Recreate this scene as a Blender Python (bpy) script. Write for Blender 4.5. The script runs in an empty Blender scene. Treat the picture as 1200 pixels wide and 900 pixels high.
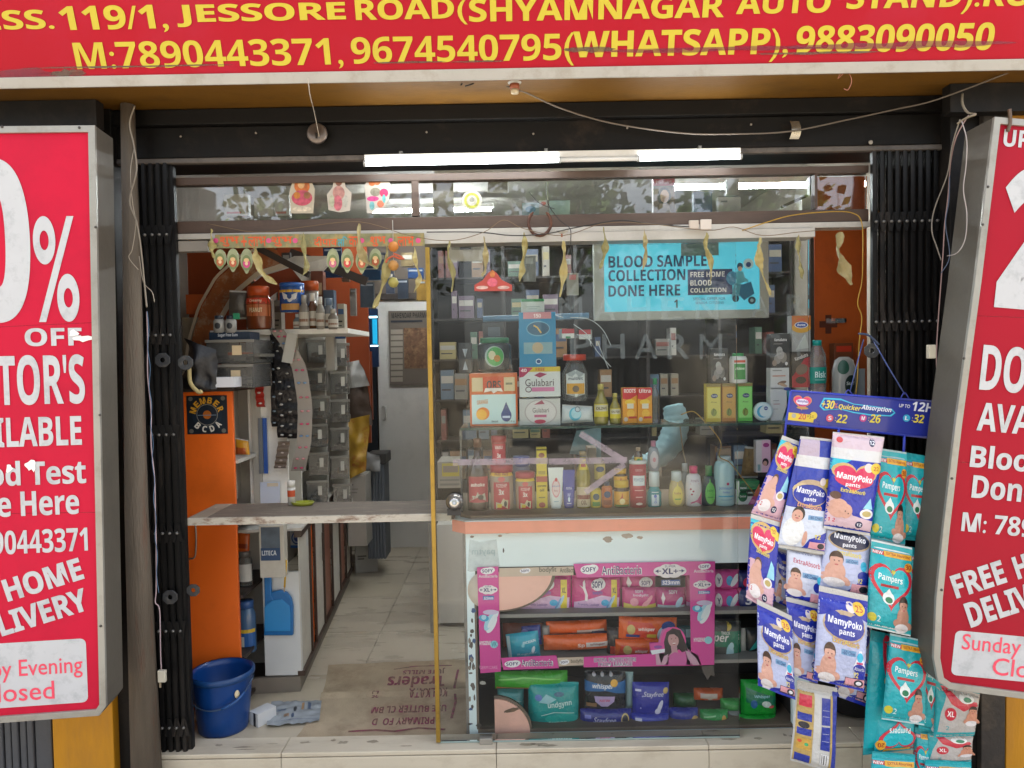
import bpy, bmesh, math, random
from mathutils import Vector, Matrix, noise as mn
random.seed(7)
SC = bpy.context.scene
COL = SC.collection
# ---------------------------------------------------------------- camera
CAM = Vector((0.0, -2.8, 1.5)); F = 867.0
cd = bpy.data.cameras.new('camera'); cam = bpy.data.objects.new('camera', cd); COL.objects.link(cam)
RM = (Matrix.Rotation(math.radians(90 - 2.0), 4, 'X') @ Matrix.Rotation(math.radians(-1.05), 4, 'Z'))
cam.matrix_world = Matrix.Translation(CAM) @ RM
cd.sensor_width = 36; cd.lens = 36 * F / 1200; cd.clip_start = 0.05; cd.clip_end = 1500
SC.camera = cam
# ---------------------------------------------------------------- world, sun, exposure
SUN_EL, SUN_AZ = math.radians(64), math.radians(20)      # sun behind the shop, so its front stands in shade
w = bpy.data.worlds.new('World'); SC.world = w; w.use_nodes = True
nt = w.node_tree; sky = nt.nodes.new('ShaderNodeTexSky'); sky.sky_type = 'NISHITA'; sky.sun_disc = False
sky.sun_elevation = SUN_EL; sky.sun_rotation = SUN_AZ; sky.air_density = 1.0; sky.dust_density = 4.0; sky.ozone_density = 0.6
bg = nt.nodes['Background']; bg.inputs['Strength'].default_value = 0.15
hs = nt.nodes.new('ShaderNodeHueSaturation'); hs.inputs['Saturation'].default_value = .4; nt.links.new(sky.outputs[0], hs.inputs['Color']); nt.links.new(hs.outputs[0], bg.inputs[0])   # hazy white sky
sl = bpy.data.lights.new('sun', 'SUN'); sl.energy = 3.6; sl.angle = math.radians(0.5); sl.color = (1, .95, .87)
sun = bpy.data.objects.new('sun', sl); COL.objects.link(sun)
sd = Vector((math.sin(SUN_AZ) * math.cos(SUN_EL), math.cos(SUN_AZ) * math.cos(SUN_EL), math.sin(SUN_EL)))
sun.rotation_euler = (-sd).to_track_quat('-Z', 'Y').to_euler(); sun.location = sd * 30
SC.view_settings.view_transform = 'Standard'; SC.view_settings.look = 'None'; SC.view_settings.gamma = 1
SC.view_settings.exposure = 2.15
SC.render.engine = 'CYCLES'
cy = SC.cycles; cy.max_bounces = 9; cy.transparent_max_bounces = 16; cy.glossy_bounces = 4; cy.diffuse_bounces = 4; cy.caustics_reflective = False; cy.caustics_refractive = False

# ---------------------------------------------------------------- helpers
def ray(u, v):
    d = Vector(((u - 600) / F, -(v - 450) / F, -1.0))
    return (RM.to_3x3() @ d)
def P(u, v, Y):                      # the point of the place at depth Y that the photograph shows at u, v
    d = ray(u, v); return CAM + d * ((Y - CAM.y) / d.y)
def PZ(u, v, z=0.0):                 # the same on a level surface
    d = ray(u, v); return CAM + d * ((z - CAM.z) / d.z)
def px(Y): return (Y - CAM.y) / F    # metres per photo pixel at depth Y

def lin(h):
    h = h.lstrip('#'); c = [int(h[i:i + 2], 16) / 255 for i in (0, 2, 4)]
    return tuple(x / 12.92 if x <= .04045 else ((x + .055) / 1.055) ** 2.4 for x in c) + (1,)
_mats = {}
def mat(hexc, rough=.5, metal=0., var=.12, sc=6., bump=0., bsc=40., dirt=None, damt=.4, dsc=3., streak=None, coat=0., trans=0., emit=0., spec=.5, dth=.5, alpha=1.):
    key = (hexc, rough, metal, var, sc, bump, bsc, dirt, damt, dsc, streak, coat, trans, emit, spec, dth, alpha)
    if key in _mats: return _mats[key]
    m = bpy.data.materials.new('surface_' + hexc.strip('#')); m.use_nodes = True
    N, L = m.node_tree.nodes, m.node_tree.links
    b = N['Principled BSDF']; b.inputs['Roughness'].default_value = rough; b.inputs['Metallic'].default_value = metal
    b.inputs['Specular IOR Level'].default_value = spec
    b.inputs['Coat Weight'].default_value = coat; b.inputs['Transmission Weight'].default_value = trans
    b.inputs['Alpha'].default_value = alpha
    if emit:
        b.inputs['Emission Color'].default_value = lin(hexc); b.inputs['Emission Strength'].default_value = emit
    tc = N.new('ShaderNodeTexCoord'); mp = N.new('ShaderNodeMapping'); L.new(tc.outputs['Object'], mp.inputs[0])
    if streak: mp.inputs['Scale'].default_value = streak
    c = lin(hexc)
    n = N.new('ShaderNodeTexNoise'); n.inputs['Scale'].default_value = sc; n.inputs['Detail'].default_value = 5; L.new(mp.outputs[0], n.inputs[0])
    mx = N.new('ShaderNodeMix'); mx.data_type = 'RGBA'
    mx.inputs[6].default_value = tuple(max(0, x * (1 - var * 1.6)) for x in c[:3]) + (1,)
    mx.inputs[7].default_value = tuple(min(1, x * (1 + var * 1.6)) for x in c[:3]) + (1,)
    L.new(n.outputs[0], mx.inputs[0]); out = mx.outputs[2]
    if dirt:
        d = N.new('ShaderNodeTexNoise'); d.inputs['Scale'].default_value = dsc; d.inputs['Detail'].default_value = 9; d.inputs['Roughness'].default_value = .72
        L.new(mp.outputs[0], d.inputs[0])
        r = N.new('ShaderNodeMapRange'); r.inputs[1].default_value = dth; r.inputs[2].default_value = dth + .14; r.inputs[4].default_value = damt
        L.new(d.outputs[0], r.inputs[0])
        m2 = N.new('ShaderNodeMix'); m2.data_type = 'RGBA'; m2.inputs[7].default_value = lin(dirt)
        L.new(r.outputs[0], m2.inputs[0]); L.new(out, m2.inputs[6]); out = m2.outputs[2]
    L.new(out, b.inputs['Base Color'])
    if not trans and rough > .12:
        rr = N.new('ShaderNodeMapRange'); rr.inputs[3].default_value = max(.03, rough - .1); rr.inputs[4].default_value = min(1, rough + .12)
        L.new(n.outputs[0], rr.inputs[0]); L.new(rr.outputs[0], b.inputs['Roughness'])
    if bump:
        bn = N.new('ShaderNodeTexNoise'); bn.inputs['Scale'].default_value = bsc; bn.inputs['Detail'].default_value = 6; L.new(mp.outputs[0], bn.inputs[0])
        bu = N.new('ShaderNodeBump'); bu.inputs['Strength'].default_value = bump; bu.inputs['Distance'].default_value = .01
        L.new(bn.outputs[0], bu.inputs['Height']); L.new(bu.outputs[0], b.inputs['Normal'])
    _mats[key] = m; return m

def glassmat(name, tint=(.9, .94, .93), ior=1.5, dust=.03, rough=0.0, dcol=(.6, .6, .58)):
    m = bpy.data.materials.new(name); m.use_nodes = True; N, L = m.node_tree.nodes, m.node_tree.links
    N.remove(N['Principled BSDF']); o = N['Material Output']
    t = N.new('ShaderNodeBsdfTransparent'); t.inputs[0].default_value = tint + (1,)
    g = N.new('ShaderNodeBsdfGlossy'); g.inputs['Roughness'].default_value = rough; g.inputs[0].default_value = (1, 1, 1, 1)
    fr = N.new('ShaderNodeFresnel'); fr.inputs[0].default_value = ior
    mx = N.new('ShaderNodeMixShader'); L.new(fr.outputs[0], mx.inputs[0]); L.new(t.outputs[0], mx.inputs[1]); L.new(g.outputs[0], mx.inputs[2])
    d = N.new('ShaderNodeBsdfDiffuse'); d.inputs[0].default_value = dcol + (1,)
    tc = N.new('ShaderNodeTexCoord'); n = N.new('ShaderNodeTexNoise'); n.inputs['Scale'].default_value = 4; n.inputs['Detail'].default_value = 10
    L.new(tc.outputs['Object'], n.inputs[0]); mr = N.new('ShaderNodeMapRange'); mr.inputs[1].default_value = .35; mr.inputs[2].default_value = .75; mr.inputs[4].default_value = dust * 2
    L.new(n.outputs[0], mr.inputs[0])
    m2 = N.new('ShaderNodeMixShader'); L.new(mr.outputs[0], m2.inputs[0]); L.new(mx.outputs[0], m2.inputs[1]); L.new(d.outputs[0], m2.inputs[2])
    L.new(m2.outputs[0], o.inputs[0]); return m
def thinmat(hexc, cover):            # half-clear print or film on glass
    m = bpy.data.materials.new('film_' + hexc.strip('#')); m.use_nodes = True; N, L = m.node_tree.nodes, m.node_tree.links
    b = N['Principled BSDF']; b.inputs['Base Color'].default_value = lin(hexc); b.inputs['Roughness'].default_value = .3
    tc = N.new('ShaderNodeTexCoord'); n = N.new('ShaderNodeTexNoise'); n.inputs['Scale'].default_value = 25; n.inputs['Detail'].default_value = 6
    L.new(tc.outputs['Object'], n.inputs[0]); mr = N.new('ShaderNodeMapRange'); mr.inputs[1].default_value = .3; mr.inputs[2].default_value = .7
    mr.inputs[3].default_value = cover * .7; mr.inputs[4].default_value = min(1, cover * 1.3); L.new(n.outputs[0], mr.inputs[0]); L.new(mr.outputs[0], b.inputs['Alpha'])
    return m
def ink(h): return mat(h, rough=.42, var=.05, sc=9)

# ---- text turned to geometry, cached; verts come back in a 0..1 box
_tx = {}
def bsans(s):                        # bold sans letters of the bundled font
    return ''.join(chr(0x1D5D4 + ord(c) - 65) if 'A' <= c <= 'Z' else chr(0x1D5EE + ord(c) - 97) if 'a' <= c <= 'z' else chr(0x1D7EC + ord(c) - 48) if '0' <= c <= '9' else c for c in s)
_gk = {}
def glyphs(s, off, heavy, res):
    cu = bpy.data.curves.new('lettering', 'FONT'); cu.resolution_u = res; cu.offset = off
    cu.body = bsans(s) if heavy else s
    if heavy: cu.space_character = .97
    o = bpy.data.objects.new('lettering', cu); m = bpy.data.meshes.new_from_object(o)
    vs = [(v.co.x, v.co.y) for v in m.vertices]; fs = [tuple(p.vertices) for p in m.polygons]; ar = sum(p.area for p in m.polygons)
    bpy.data.objects.remove(o); bpy.data.meshes.remove(m); bpy.data.curves.remove(cu); return vs, fs, ar
def glyph_ok(c, off, heavy, res):    # a thickened glyph must really have grown all round, else its fill is broken
    k = (c, off, heavy, res)
    if k not in _gk:
        vs, fs, a0 = glyphs(c, 0., heavy, res); cnt = {}
        for f in fs:
            for i in range(len(f)): e = tuple(sorted((f[i], f[i - 1]))); cnt[e] = cnt.get(e, 0) + 1
        per = sum(math.dist(vs[a], vs[b]) for (a, b), n in cnt.items() if n == 1)
        a1 = glyphs(c, off, heavy, res)[2]; _gk[k] = a0 + .8 * off * per < a1 < a0 + 1.6 * off * per + .002
    return _gk[k]
def text_geo(s, bold=.02, res=3):
    k = (s, bold, res)
    if k not in _tx:
        want = max(.004, bold - .022) if bold >= .015 else bold
        for off in (want, want * .7, want * .45, want * .25, 0.):
            if off == 0. or all(glyph_ok(c, off, bold >= .015, res) for c in set(s) if c != ' '): break
        vs, fs, ar = glyphs(s, off, bold >= .015, res)
        x0 = min(v[0] for v in vs); x1 = max(v[0] for v in vs); y0 = min(v[1] for v in vs); y1 = max(v[1] for v in vs)
        _tx[k] = ([((x - x0) / (x1 - x0), (y - y0) / (y1 - y0)) for x, y in vs], fs, (x1 - x0) / (y1 - y0))
    return _tx[k]

class MB:
    def __init__(s): s.v = []; s.f = []; s.m = []; s.sm = []; s.mats = []
    def mi(s, m):
        if m not in s.mats: s.mats.append(m)
        return s.mats.index(m)
    def add(s, vs, fs, m, smooth=False):
        o = len(s.v); i = s.mi(m); s.v += [Vector(v) for v in vs]
        for f in fs: s.f.append(tuple(a + o for a in f)); s.m.append(i); s.sm.append(smooth)
        return s
    def box(s, x0, x1, y0, y1, z0, z1, m):
        vs = [(x, y, z) for z in (z0, z1) for y in (y0, y1) for x in (x0, x1)]
        return s.add(vs, [(0, 2, 3, 1), (4, 5, 7, 6), (0, 1, 5, 4), (2, 6, 7, 3), (0, 4, 6, 2), (1, 3, 7, 5)], m)
    def hexa(s, a, b, m):            # a, b: two quads (4 points each), front and back
        return s.add(list(a) + list(b), [(0, 1, 2, 3), (7, 6, 5, 4), (0, 4, 5, 1), (1, 5, 6, 2), (2, 6, 7, 3), (3, 7, 4, 0)], m)
    def bar(s, a, b, w, t, m, up=Vector((0, -1, 0))):
        a = Vector(a); b = Vector(b); d = (b - a).normalized(); sx = d.cross(up).normalized() * (w / 2); sy = sx.normalized().cross(d) * (t / 2)
        return s.hexa([a - sx - sy, a + sx - sy, a + sx + sy, a - sx + sy], [b - sx - sy, b + sx - sy, b + sx + sy, b - sx + sy], m)
    def tube(s, pts, r, m, n=6, cap=True):
        pts = [Vector(p) for p in pts]; vs = []; fs = []; K = len(pts)
        pr = None
        for i, p in enumerate(pts):
            d = (pts[min(i + 1, K - 1)] - pts[max(i - 1, 0)]).normalized()
            if pr is None: pr = d.orthogonal().normalized()
            pr = (pr - d * pr.dot(d)).normalized(); q = d.cross(pr)
            rr = r[i] if isinstance(r, (list, tuple)) else r
            for k in range(n):
                a = 2 * math.pi * k / n; vs.append(p + (pr * math.cos(a) + q * math.sin(a)) * rr)
        for i in range(K - 1):
            for k in range(n): fs.append((i * n + k, i * n + (k + 1) % n, (i + 1) * n + (k + 1) % n, (i + 1) * n + k))
        if cap: fs.append(tuple(range(n))[::-1]); fs.append(tuple((K - 1) * n + k for k in range(n)))
        return s.add(vs, fs, m, True)
    def lathe(s, prof, c, m, n=20, ey=1., axis=None, smooth=True, caps=True):   # prof: (r, z) pairs
        c = Vector(c); vs = []; fs = []; K = len(prof)
        for r, z in prof:
            for k in range(n):
                a = 2 * math.pi * k / n; p = Vector((r * math.cos(a), r * math.sin(a) * ey, z))
                if axis is not None: p = axis @ p
                vs.append(c + p)
        for i in range(K - 1):
            for k in range(n): fs.append((i * n + k, i * n + (k + 1) % n, (i + 1) * n + (k + 1) % n, (i + 1) * n + k))
        if caps: fs.append(tuple(range(n))[::-1]); fs.append(tuple((K - 1) * n + k for k in range(n)))
        return s.add(vs, fs, m, smooth)
    def grid(s, fn, nu, nv, m, smooth=True):
        vs = [fn(i / nu, j / nv) for j in range(nv + 1) for i in range(nu + 1)]
        fs = [(j * (nu + 1) + i, j * (nu + 1) + i + 1, (j + 1) * (nu + 1) + i + 1, (j + 1) * (nu + 1) + i) for j in range(nv) for i in range(nu)]
        return s.add(vs, fs, m, smooth)
    def prism(s, pts, depth, m):     # pts: outline in space, depth: offset vector
        n = len(pts); a = [Vector(p) for p in pts]; d = Vector(depth)
        return s.add(a + [p + d for p in a], [tuple(range(n)), tuple(range(2 * n - 1, n - 1, -1))] + [(i, i + n, (i + 1) % n + n, (i + 1) % n) for i in range(n)], m)
    def build(s, name, parent=None, bevel=0, sub=0):
        me = bpy.data.meshes.new(name); off = Vector((0, 0, 0))
        if parent is not None:
            q = parent
            while q is not None: off += q.location; q = q.parent
        me.from_pydata([v - off for v in s.v], [], s.f); me.validate(clean_customdata=False)
        for m in s.mats: me.materials.append(m)
        if len(me.polygons) == len(s.m):
            me.polygons.foreach_set('material_index', s.m); me.polygons.foreach_set('use_smooth', s.sm)
        o = bpy.data.objects.new(name, me); COL.objects.link(o)
        if parent is not None: o.parent = parent
        if bevel:
            b = o.modifiers.new('bevel', 'BEVEL'); b.width = bevel; b.segments = 2; b.limit_method = 'ANGLE'
        return o

def tag(o, label, cat, group=None, kind=None):
    if label: o['label'] = label
    if cat: o['category'] = cat
    if group: o['group'] = group
    if kind: o['kind'] = kind
    return o
def thing(name, label, cat, loc=(0, 0, 0), group=None):
    o = bpy.data.objects.new(name, None); o.empty_display_size = .05; COL.objects.link(o); o.location = loc
    return tag(o, label, cat, group)
def struct(o): o['kind'] = 'structure'; return o

def refine(pts, faces, L):           # split long edges so that a print follows a curved surface
    pts = [tuple(p) for p in pts]; tris = []
    for f in faces:
        for i in range(1, len(f) - 1): tris.append((f[0], f[i], f[i + 1]))
    out = []; mid = {}; L2 = L * L
    while tris:
        a, b, c = tris.pop(); d = []
        for i, j in ((a, b), (b, c), (c, a)):
            dx = pts[i][0] - pts[j][0]; dy = pts[i][1] - pts[j][1]; d.append(dx * dx + dy * dy)
        mx_ = max(d)
        if mx_ <= L2: out.append((a, b, c)); continue
        k = d.index(mx_); i, j, o = ((a, b, c), (b, c, a), (c, a, b))[k]; key = (min(i, j), max(i, j))
        if key not in mid: mid[key] = len(pts); pts.append(((pts[i][0] + pts[j][0]) / 2, (pts[i][1] + pts[j][1]) / 2))
        m = mid[key]; tris += [(i, m, o), (m, j, o)]
    return pts, out
# ---- prints: flat shapes laid on a surface given by map(a, b, off); a, b in metres
class Printer:
    def __init__(s, fn, w, h, off=.0012, fine=0): s.fn = fn; s.w = w; s.h = h; s.off = off; s.k = 0; s.mb = MB(); s.fine = fine; s.lay = []
    def _put(s, pts, faces, m):
        xa, xb = min(p[0] for p in pts), max(p[0] for p in pts); ya, yb = min(p[1] for p in pts), max(p[1] for p in pts)
        k = 1 + max([q[4] for q in s.lay if q[0] < xb and q[1] > xa and q[2] < yb and q[3] > ya] or [0]); s.lay.append((xa, xb, ya, yb, k))
        o = s.off + k * (.00032 if s.fine else .00012)
        if s.fine: pts, faces = refine(pts, faces, s.fine)
        s.mb.add([s.fn(a, b, o) for a, b in pts], faces, m)
    def poly(s, pts, m, n=True):     # normalised outline (fan is fine for star-like shapes)
        q = [(x * s.w, y * s.h) for x, y in pts]; cx = sum(p[0] for p in q) / len(q); cy = sum(p[1] for p in q) / len(q)
        K = len(q); R = 3; vs = [(cx, cy)]
        for r in range(1, R + 1): vs += [(cx + (x - cx) * r / R, cy + (y - cy) * r / R) for x, y in q]
        fs = [(0, 1 + i, 1 + (i + 1) % K) for i in range(K)]
        for r in range(R - 1):
            b = 1 + r * K; c = b + K
            fs += [(b + i, c + i, c + (i + 1) % K, b + (i + 1) % K) for i in range(K)]
        s._put(vs, fs, m)
    def rect(s, x0, y0, x1, y1, m, sk=0., nx=6, ny=3):
        vs = [((x0 + (x1 - x0) * i / nx + sk * (j / ny)) * s.w, (y0 + (y1 - y0) * j / ny) * s.h) for j in range(ny + 1) for i in range(nx + 1)]
        s._put(vs, [(j * (nx + 1) + i, j * (nx + 1) + i + 1, (j + 1) * (nx + 1) + i + 1, (j + 1) * (nx + 1) + i) for j in range(ny) for i in range(nx)], m)
    def ell(s, cx, cy, rx, ry, m, a0=0, a1=360, rot=0, n=20):
        c, sn = math.cos(math.radians(rot)), math.sin(math.radians(rot)); pts = []
        full = a1 - a0 >= 360
        for i in range(n if full else n + 1):
            a = math.radians(a0 + (a1 - a0) * i / n); x = rx * s.w * math.cos(a); y = ry * s.h * math.sin(a)
            pts.append((cx + (x * c - y * sn) / s.w, cy + (x * sn + y * c) / s.h))
        if not full: pts.append((cx, cy))
        s.poly(pts, m)
    def ring(s, pts, t, m):          # closed band of width t (fraction of w) inside an outline
        q = [Vector((x * s.w, y * s.h)) for x, y in pts]; c = sum(q, Vector((0, 0))) / len(q); K = len(q)
        inn = [p + (c - p).normalized() * t * s.w for p in q]
        s._put([tuple(p) for p in q] + [tuple(p) for p in inn], [(i, (i + 1) % K, (i + 1) % K + K, i + K) for i in range(K)], m)
    def line(s, pts, t, m):
        q = [Vector((x * s.w, y * s.h)) for x, y in pts]; vs = []
        for i, p in enumerate(q):
            d = (q[min(i + 1, len(q) - 1)] - q[max(i - 1, 0)]).normalized(); nn = Vector((-d.y, d.x)) * t * s.w / 2
            vs += [tuple(p - nn), tuple(p + nn)]
        s._put(vs, [(2 * i, 2 * i + 2, 2 * i + 3, 2 * i + 1) for i in range(len(q) - 1)], m)
    def heart(s, cx, cy, rx, ry, m, ring=0):
        pts = []
        for i in range(32):
            t = 2 * math.pi * i / 32
            x = 16 * math.sin(t) ** 3 / 16; y = (13 * math.cos(t) - 5 * math.cos(2 * t) - 2 * math.cos(3 * t) - math.cos(4 * t)) / 15
            pts.append((cx + x * rx, cy + y * ry))
        (s.ring(pts, ring, m) if ring else s.poly(pts, m))
    def text(s, t, x0, y0, x1, y1, m, rot=0, bold=.02, slant=0., arc=0., flip=False, res=3):
        vs, fs, ar = text_geo(t, bold, res); cx, cy = (x0 + x1) / 2 * s.w, (y0 + y1) / 2 * s.h
        W, H = (x1 - x0) * s.w, (y1 - y0) * s.h; c, sn = math.cos(math.radians(rot)), math.sin(math.radians(rot)); out = []
        for a, b in vs:
            x = (a - .5) * W + slant * (b - .5) * H; y = (b - .5) * H
            if arc: y += arc * H * (1 - (2 * a - 1) ** 2)
            if flip: x = -x
            out.append((cx + x * c - y * sn, cy + x * sn + y * c))
        s._put(out, fs, m)
    def arctext(s, t, cx, cy, r, a0, a1, h, m, bold=.03, inward=False):   # letters round a circle, r and h in fractions of w
        n = len(t)
        for i, ch in enumerate(t):
            if ch == ' ': continue
            a = a0 + (a1 - a0) * i / max(1, n - 1); ra = math.radians(a)
            x = cx + r * math.cos(ra); y = cy + r * s.w / s.h * math.sin(ra); hw = h * (.46 if ch == 'M' else .36)
            s.text(ch, x - hw, y - h * s.w / s.h / 2, x + hw, y + h * s.w / s.h / 2, m, rot=(a - 90 if not inward else a + 90), bold=bold)
    def build(s, name, parent): return s.mb.build(name, parent)

class Plane:                         # a flat face through three photo points at given depths
    def __init__(s, o, ex, ey):
        s.o = Vector(o); s.ex = Vector(ex).normalized(); e = Vector(ey); s.ey = (e - s.ex * e.dot(s.ex)).normalized(); s.n = s.ex.cross(s.ey)
    def hit(s, u, v):
        d = ray(u, v); t = (s.o - CAM).dot(s.n) / d.dot(s.n); p = CAM + d * t - s.o
        return p.dot(s.ex), p.dot(s.ey)
    def at(s, a, b, off=0.): return s.o + s.ex * a + s.ey * b + s.n * off
    def px(s, u, v, off=0.):
        a, b = s.hit(u, v); return s.at(a, b, off)
def pp(plane, off=.0012): return Printer(plane.at, 1., 1., off)
def ptext(pr, pl, t, u0, v0, u1, v1, m, **k):       # text filling a photo rectangle (top-left, bottom-right)
    v0, v1 = min(v0, v1), max(v0, v1); a0, b0 = pl.hit(u0, v1); a1, b1 = pl.hit(u1, v0); pr.text(t, a0, b0, a1, b1, m, **k)
def prect(pr, pl, u0, v0, u1, v1, m):
    v0, v1 = min(v0, v1), max(v0, v1); a0, b0 = pl.hit(u0, v1); a1, b1 = pl.hit(u1, v0); pr.rect(a0, b0, a1, b1, m)

def facing(Y, u=600, v=450): return Plane(P(u, v, Y), (1, 0, 0), (0, 0, 1))

# ---- products
def carton(name, label, cat, group, u0, v0, u1, v1, Y, dep, col, ops=(), rot=0, side=None, rough=.38, bev=.0012):
    c = P((u0 + u1) / 2, v1, Y); W = (u1 - u0) * px(Y); H = (v1 - v0) * px(Y)
    t = thing(name, label, cat, c + Vector((0, dep / 2, 0)), group); R = Matrix.Rotation(math.radians(rot), 3, 'Z'); b = c + Vector((0, dep / 2, 0))
    def q(x, y, z): return b + R @ Vector((x, y, z))
    mb = MB(); mm = mat(col, rough=rough, var=.06); sm = mat(side, rough=rough, var=.06) if side else mm
    f = [q(-W / 2, -dep / 2, 0), q(W / 2, -dep / 2, 0), q(W / 2, -dep / 2, H), q(-W / 2, -dep / 2, H)]
    k = [q(-W / 2, dep / 2, 0), q(W / 2, dep / 2, 0), q(W / 2, dep / 2, H), q(-W / 2, dep / 2, H)]
    mb.hexa(f, k, mm); mb.build('box_body', t, bevel=bev)
    if ops:
        pr = Printer(lambda x, y, o: q(x - W / 2, -dep / 2 - o, y), W, H); run(pr, ops); pr.build('printed_front', t)
    return t
def run(pr, ops):
    ink_ = ink
    if getattr(pr, 'gloss', False): ink_ = lambda h: mat(h, rough=.3, var=.05, sc=9, bump=.75, bsc=48, coat=.4)
    for o in ops:
        k = o[0]; kw = o[-1] if isinstance(o[-1], dict) else {}; a = list(o[1:-1] if kw else o[1:])
        if k == 't': pr.text(a[0], a[1], a[2], a[3], a[4], ink_(a[5]), **kw)
        elif k == 'r': pr.rect(*a[:4], ink_(a[4]), **kw)
        elif k == 'e': pr.ell(*a[:4], ink_(a[4]), **kw)
        elif k == 'h': pr.heart(*a[:4], ink_(a[4]), **kw)
        elif k == 'p': pr.poly(a[0], ink_(a[1]))
        elif k == 'l': pr.line(a[0], a[1], ink_(a[2]))
def bottle(name, label, cat, group, u, v0, v1, Y, wpx, prof, body, cap=None, ops=(), lab=(.1, .6), lcol=None, ey=.8, capm=None, wrap=75, bodym=None, neck=None, liq=None):
    # prof: (radius 0..1, height 0..1) of the body; cap: (r0, h0, h1) fractions, colour
    c = P(u, v1, Y); H = (v1 - v0) * px(Y); R = wpx / 2 * px(Y); t = thing(name, label, cat, c, group)
    m = bodym or mat(body, rough=.22, var=.06, coat=.3)
    pr_ = [(r * R, h * H) for r, h in prof]
    MB().lathe(pr_, c, m, 24, ey).build('bottle_body', t)
    if cap:
        r0, h0, h1, cc = cap
        cb = MB(); cm = capm or mat(cc, rough=.35, var=.05)
        cb.lathe([(r0 * R * 1.0, h0 * H), (r0 * R, h1 * H * .985), (r0 * R * .93, h1 * H)], c, cm, 20, max(ey, .9)); cb.build('cap', t)
    if ops or lcol:
        def rad(z):
            for (r1, h1), (r2, h2) in zip(pr_, pr_[1:]):
                if h1 <= z <= h2 and h2 > h1: return r1 + (r2 - r1) * (z - h1) / (h2 - h1)
            return R
        z0 = lab[0] * H; zh = (lab[1] - lab[0]) * H; A = math.radians(wrap); Wd = 2 * R * A if wrap > 60 else 2 * R * A
        def fn(x, y, o):
            a = (x / Wd - .5) * 2 * A; r = rad(z0 + y) + o
            return c + Vector((r * math.sin(a), -r * math.cos(a) * ey - o * .5, z0 + y))
        pr = Printer(fn, Wd, zh, .0006)
        if lcol: pr.rect(0, 0, 1, 1, ink(lcol), nx=14, ny=5)
        run(pr, ops); pr.build('printed_label', t)
    return t
def wrinkle(p, s=30, a=.004): return (mn.noise(p * s) + .5 * mn.noise(p * s * 2.3)) * a
def pouch(name, label, cat, group, quad, thick, film, printfn, crimp='#c9c8c4', bands=(.06, .06), seed=0, bulge=1., back=True, wr=.003, wfreq=13, tuck=.35):
    """soft packet: quad = TL, TR, BR, BL points of the outline; prints go on the bulged front"""
    TL, TR, BR, BL = [Vector(q) for q in quad]; w = ((TR - TL).length + (BR - BL).length) / 2; h = ((BL - TL).length + (BR - TR).length) / 2
    n = ((TR - TL).cross(TL - BL)).normalized()      # out of the front (towards the street)
    if n.dot(CAM - TL) < 0: n = -n
    so = Vector((seed * 3.1, seed * 1.7, 0))
    def prof(s_, t_):
        e = max(0, min(1, (t_ - bands[0]) / (1 - bands[0] - bands[1]))) if 1 - bands[0] - bands[1] > 0 else 0
        return (max(0, 4 * e * (1 - e)) ** .38) * (max(0, 4 * s_ * (1 - s_)) ** .42)
    def surf(s_, t_, sd=1, off=0.):
        pinch = 1 - .04 * math.sin(math.pi * t_) * 0
        p = (BL.lerp(BR, s_)).lerp(TL.lerp(TR, s_), t_)
        q = prof(s_, t_)
        l = Vector((s_ * w, t_ * h, 0)) + so
        wv = mn.noise(l * wfreq) * wr * 1.3 + mn.noise(Vector((l.x * 26, l.y * 5, 3))) * wr * .7
        edge = mn.noise(Vector((l.x * 20, t_ * 3, seed))) * .004 * (1 - q)
        return p + n * (sd * (thick / 2 * q * bulge) + (wv * (.3 + q) if sd > 0 else 0) + edge + off)
    t = thing(name, label, cat, (TL + TR + BL + BR) / 4 if False else (BL + BR) / 2, group)
    mb = MB(); cm = mat(crimp, rough=.35, var=.08, bump=.35, bsc=160); fm = film
    NU, NV = (22, 36) if h > .15 else (18, 16)
    def fill(sd):
        o = len(mb.v)
        rows = [j / NV for j in range(NV + 1)]
        for tt in rows:
            for i in range(NU + 1): mb.v.append(surf(i / NU, tt, sd))
        for j in range(NV):
            mid = (rows[j] + rows[j + 1]) / 2; mi = mb.mi(cm if (mid < bands[0] or mid > 1 - bands[1]) else fm)
            for i in range(NU):
                q = (o + j * (NU + 1) + i, o + j * (NU + 1) + i + 1, o + (j + 1) * (NU + 1) + i + 1, o + (j + 1) * (NU + 1) + i)
                mb.f.append(q if sd > 0 else q[::-1]); mb.m.append(mi); mb.sm.append(True)
    mb.mi(fm); fill(1); fill(-1)
    mb.build('wrapper', t)
    pr = Printer(lambda a, b, o: surf(a / w, b / h, 1, o), w, h, .0014, .0075 if w > .1 else .007); pr.gloss = True
    if printfn:
        (run(pr, printfn) if not callable(printfn) else printfn(pr)); pr.build('printed_front', t)
    return t
def pq(pts, Y):                      # four photo points at depth(s) Y
    Y = Y if isinstance(Y, (list, tuple)) else [Y] * 4
    return [P(u, v, y) for (u, v), y in zip(pts, Y)]
def cable(label, cat, pts, Y, r, col, name='cable', group=None, sm=True, rough=.5):
    ps = [P(p[0], p[1], p[2] if len(p) > 2 else Y) for p in pts]
    if sm and len(ps) > 2: ps = smooth(ps)
    o = MB().tube(ps, r, mat(col, rough=rough, var=.15), 5).build(name); return tag(o, label, cat, group)
def smooth(ps, n=5):
    out = []
    for i in range(len(ps) - 1):
        a = ps[max(i - 1, 0)]; b = ps[i]; c = ps[i + 1]; d = ps[min(i + 2, len(ps) - 1)]
        for k in range(n):
            t = k / n; out.append(.5 * ((2 * b) + (c - a) * t + (2 * a - 5 * b + 4 * c - d) * t * t + (3 * b - a - 3 * c + d) * t ** 3))
    out.append(ps[-1]); return out
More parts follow.
